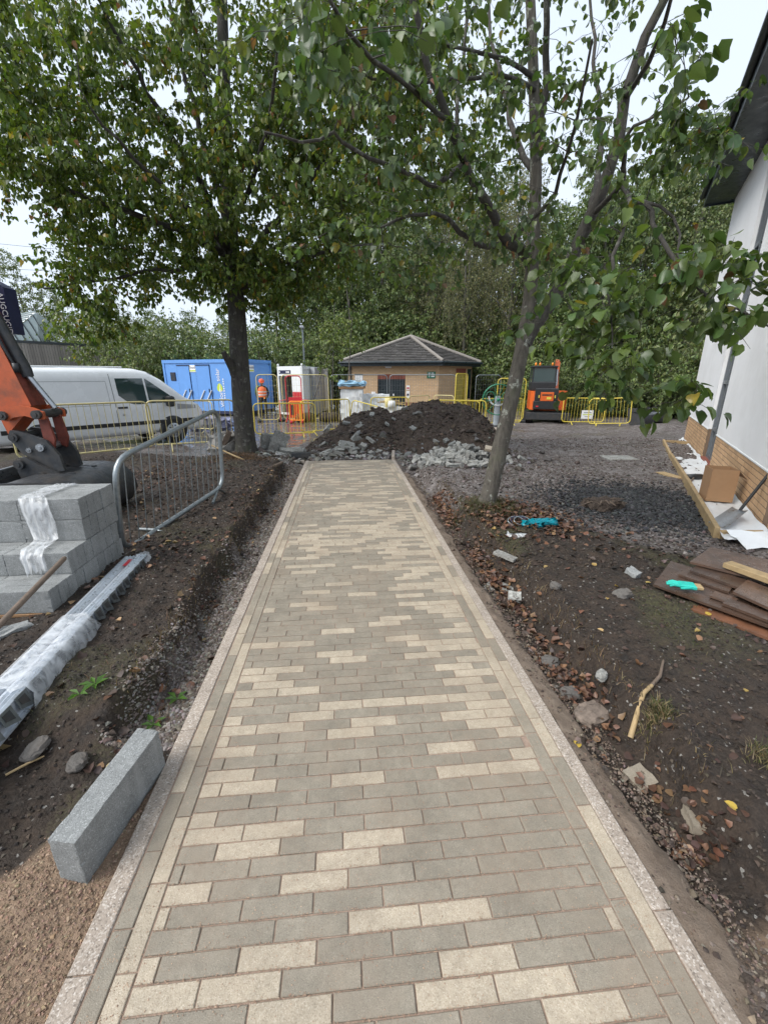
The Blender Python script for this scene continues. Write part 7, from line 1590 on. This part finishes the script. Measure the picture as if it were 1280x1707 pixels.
for k in range(14):
    a_ = random.uniform(0, 6.28); l_ = random.uniform(.12, .42); e = c_ + Vector((math.cos(a_) * l_, math.sin(a_) * l_ * .8, random.uniform(-.02, .10))); z = gz(c_.x, c_.y)
    MB().tube([c_ + Vector((random.gauss(0, .05), random.gauss(0, .05), z + .08)), c_.lerp(e, .5) + Vector((0, 0, z + .09)), e + Vector((0, 0, z + .03))], [.014, .011, .005], 6).build('root', M['old_wood'], rt_)
o = link('soil_lump', rock_mesh('soil_lump', (.42, .3, .16), .025, 'mound', 17, 5, .5), None, (c_.x, c_.y, gz(c_.x, c_.y) + .03)); props(o, 'lump of dark soil under the dug up roots', 'soil lump')
M['conglomerate'] = simple('conglomerate', (.16, .125, .10), .9, .5, 30, 1.0, 45, rnd=0)
random.seed(9)
for i, (px, py, d, mt, lab) in enumerate(((789, 922, (.09, .20, .025), 'rubble', 'curved grey tile piece in the trench nearest the leaning tree'), (842, 928, (.09, .20, .025), 'rubble', 'curved grey tile piece on the bank below the teal bag'), (822, 977, (.10, .20, .025), 'rubble', 'grey tile piece in the leaves beside two small blocks'), (845, 986, (.09, .10, .07), 'rubble', 'upper of two small grey blocks in the right trench'), (857, 1002, (.10, .10, .07), 'rubble', 'lower of two small grey blocks in the right trench'),
        (1065, 1306, (.10, .10, .055), 'paver_grey', 'grey block fragment in the leaves beside the right kerb'), (1168, 1379, (.11, .10, .055), 'paver_grey', 'grey block fragment on soil near the right frame edge'), (1052, 963, (.10, .09, .085), 'block', 'pale cube shaped block fragment left of the board pile'), (1036, 995, (.13, .09, .06), 'stone_dark', 'rounded grey stone below the cube fragment'), (1002, 1130, (.05, .06, .045), 'rubble', 'pointed pale grey stone on the right bank'),
        (985, 1196, (.17, .13, .06), 'conglomerate', 'large crumbly rock in the right trench'), (950, 1163, (.08, .10, .06), 'stone_dark', 'dark stone in the leaves above the crumbly rock'), (917, 1107, (.10, .08, .05), 'stone_dark', 'flat grey stone in the right trench leaves'), (925, 980, (.07, .06, .05), 'stone_dark', 'dark rounded stone on the grassy bank'), (60, 1253, (.11, .08, .04), 'stone_dark', 'muddy stone beside the thin stick'), (130, 1275, (.09, .07, .035), 'stone_dark', 'muddy stone beside the single upright block'), (720, 985, (.001, .001, .001), 'rubble', ''))):
    if not lab: continue
    p = G(px, py, 0); z = gz(p.x, p.y); p = G(px, py, z); o = link('stone' if 'stone' in lab or 'rock' in lab else 'block_fragment', rock_mesh('fragment', d, min(d) * (.035 if 'stone' not in lab and 'rock' not in lab else .05), mt, 200 + i, 2 if 'stone' not in lab and 'rock' not in lab else 4, .75 if 'stone' in lab or 'rock' in lab else .0), None, (p.x, p.y, z + d[2] * .35), (random.gauss(0, .15), random.gauss(0, .15), random.uniform(0, 3.1) if i > 4 else (-.9, .75, -.7, -.4, -.3)[i])); props(o, lab, 'stone' if 'stone' in lab or 'rock' in lab else 'block fragment')
for i, (px, py, lab) in enumerate(((1178, 1027, 'crumpled yellow leaf in front of the reddish board'), (832, 988, 'bright yellow leaf on the bank right of the small blocks'), (957, 1246, 'pale yellow leaf lying on the right kerb haunch'), (1225, 1353, 'bright yellow leaf near the right frame edge'), (1005, 1055, 'pale brown leaf on the right bank'))):
    p = G(px, py, 0); z = gz(p.x, p.y); p = G(px, py, z); V0, F0 = LEAF_A; me = np_mesh('yellow_leaf', V0 * np.array([1, 1, 1.2]), F0, M['dead_leaf'], np.tile([.42, .29, .045, 1] if i != 4 else [.45, .3, .14, 1], (len(V0), 1))); o = link('yellow_leaf', me, None, (p.x, p.y, z + .012), (.15, .1, random.uniform(0, 6)), (.036,) * 3); props(o, lab, 'leaf')
# small weeds left
for i, (px, py, lab) in enumerate(((165, 1170, 'small green seedling on the soil left of the path'), (140, 1185, 'small dandelion leaf plant beside the brown leaf'), (250, 1180, 'small weed at the edge of the left trench'), (290, 1140, 'flat green weed on the left gravel'))):
    p = G(px, py, .03); root = thing('weed', lab, 'plant', (p.x, p.y, gz(p.x, p.y)), random.uniform(0, 6), 'small weeds left of the path')
    for k in range(5):
        V0, F0 = LEAF_C; me = np_mesh('leaf', V0 * np.array([.45, 1, 2]), F0, M['leaf'], np.tile([.10, .20, .04, 1], (4, 1))); link('leaf', me, root, (0, 0, .01), (.35, 0, k * 1.3 + random.random()), (.06 + .02 * random.random(),) * 3)
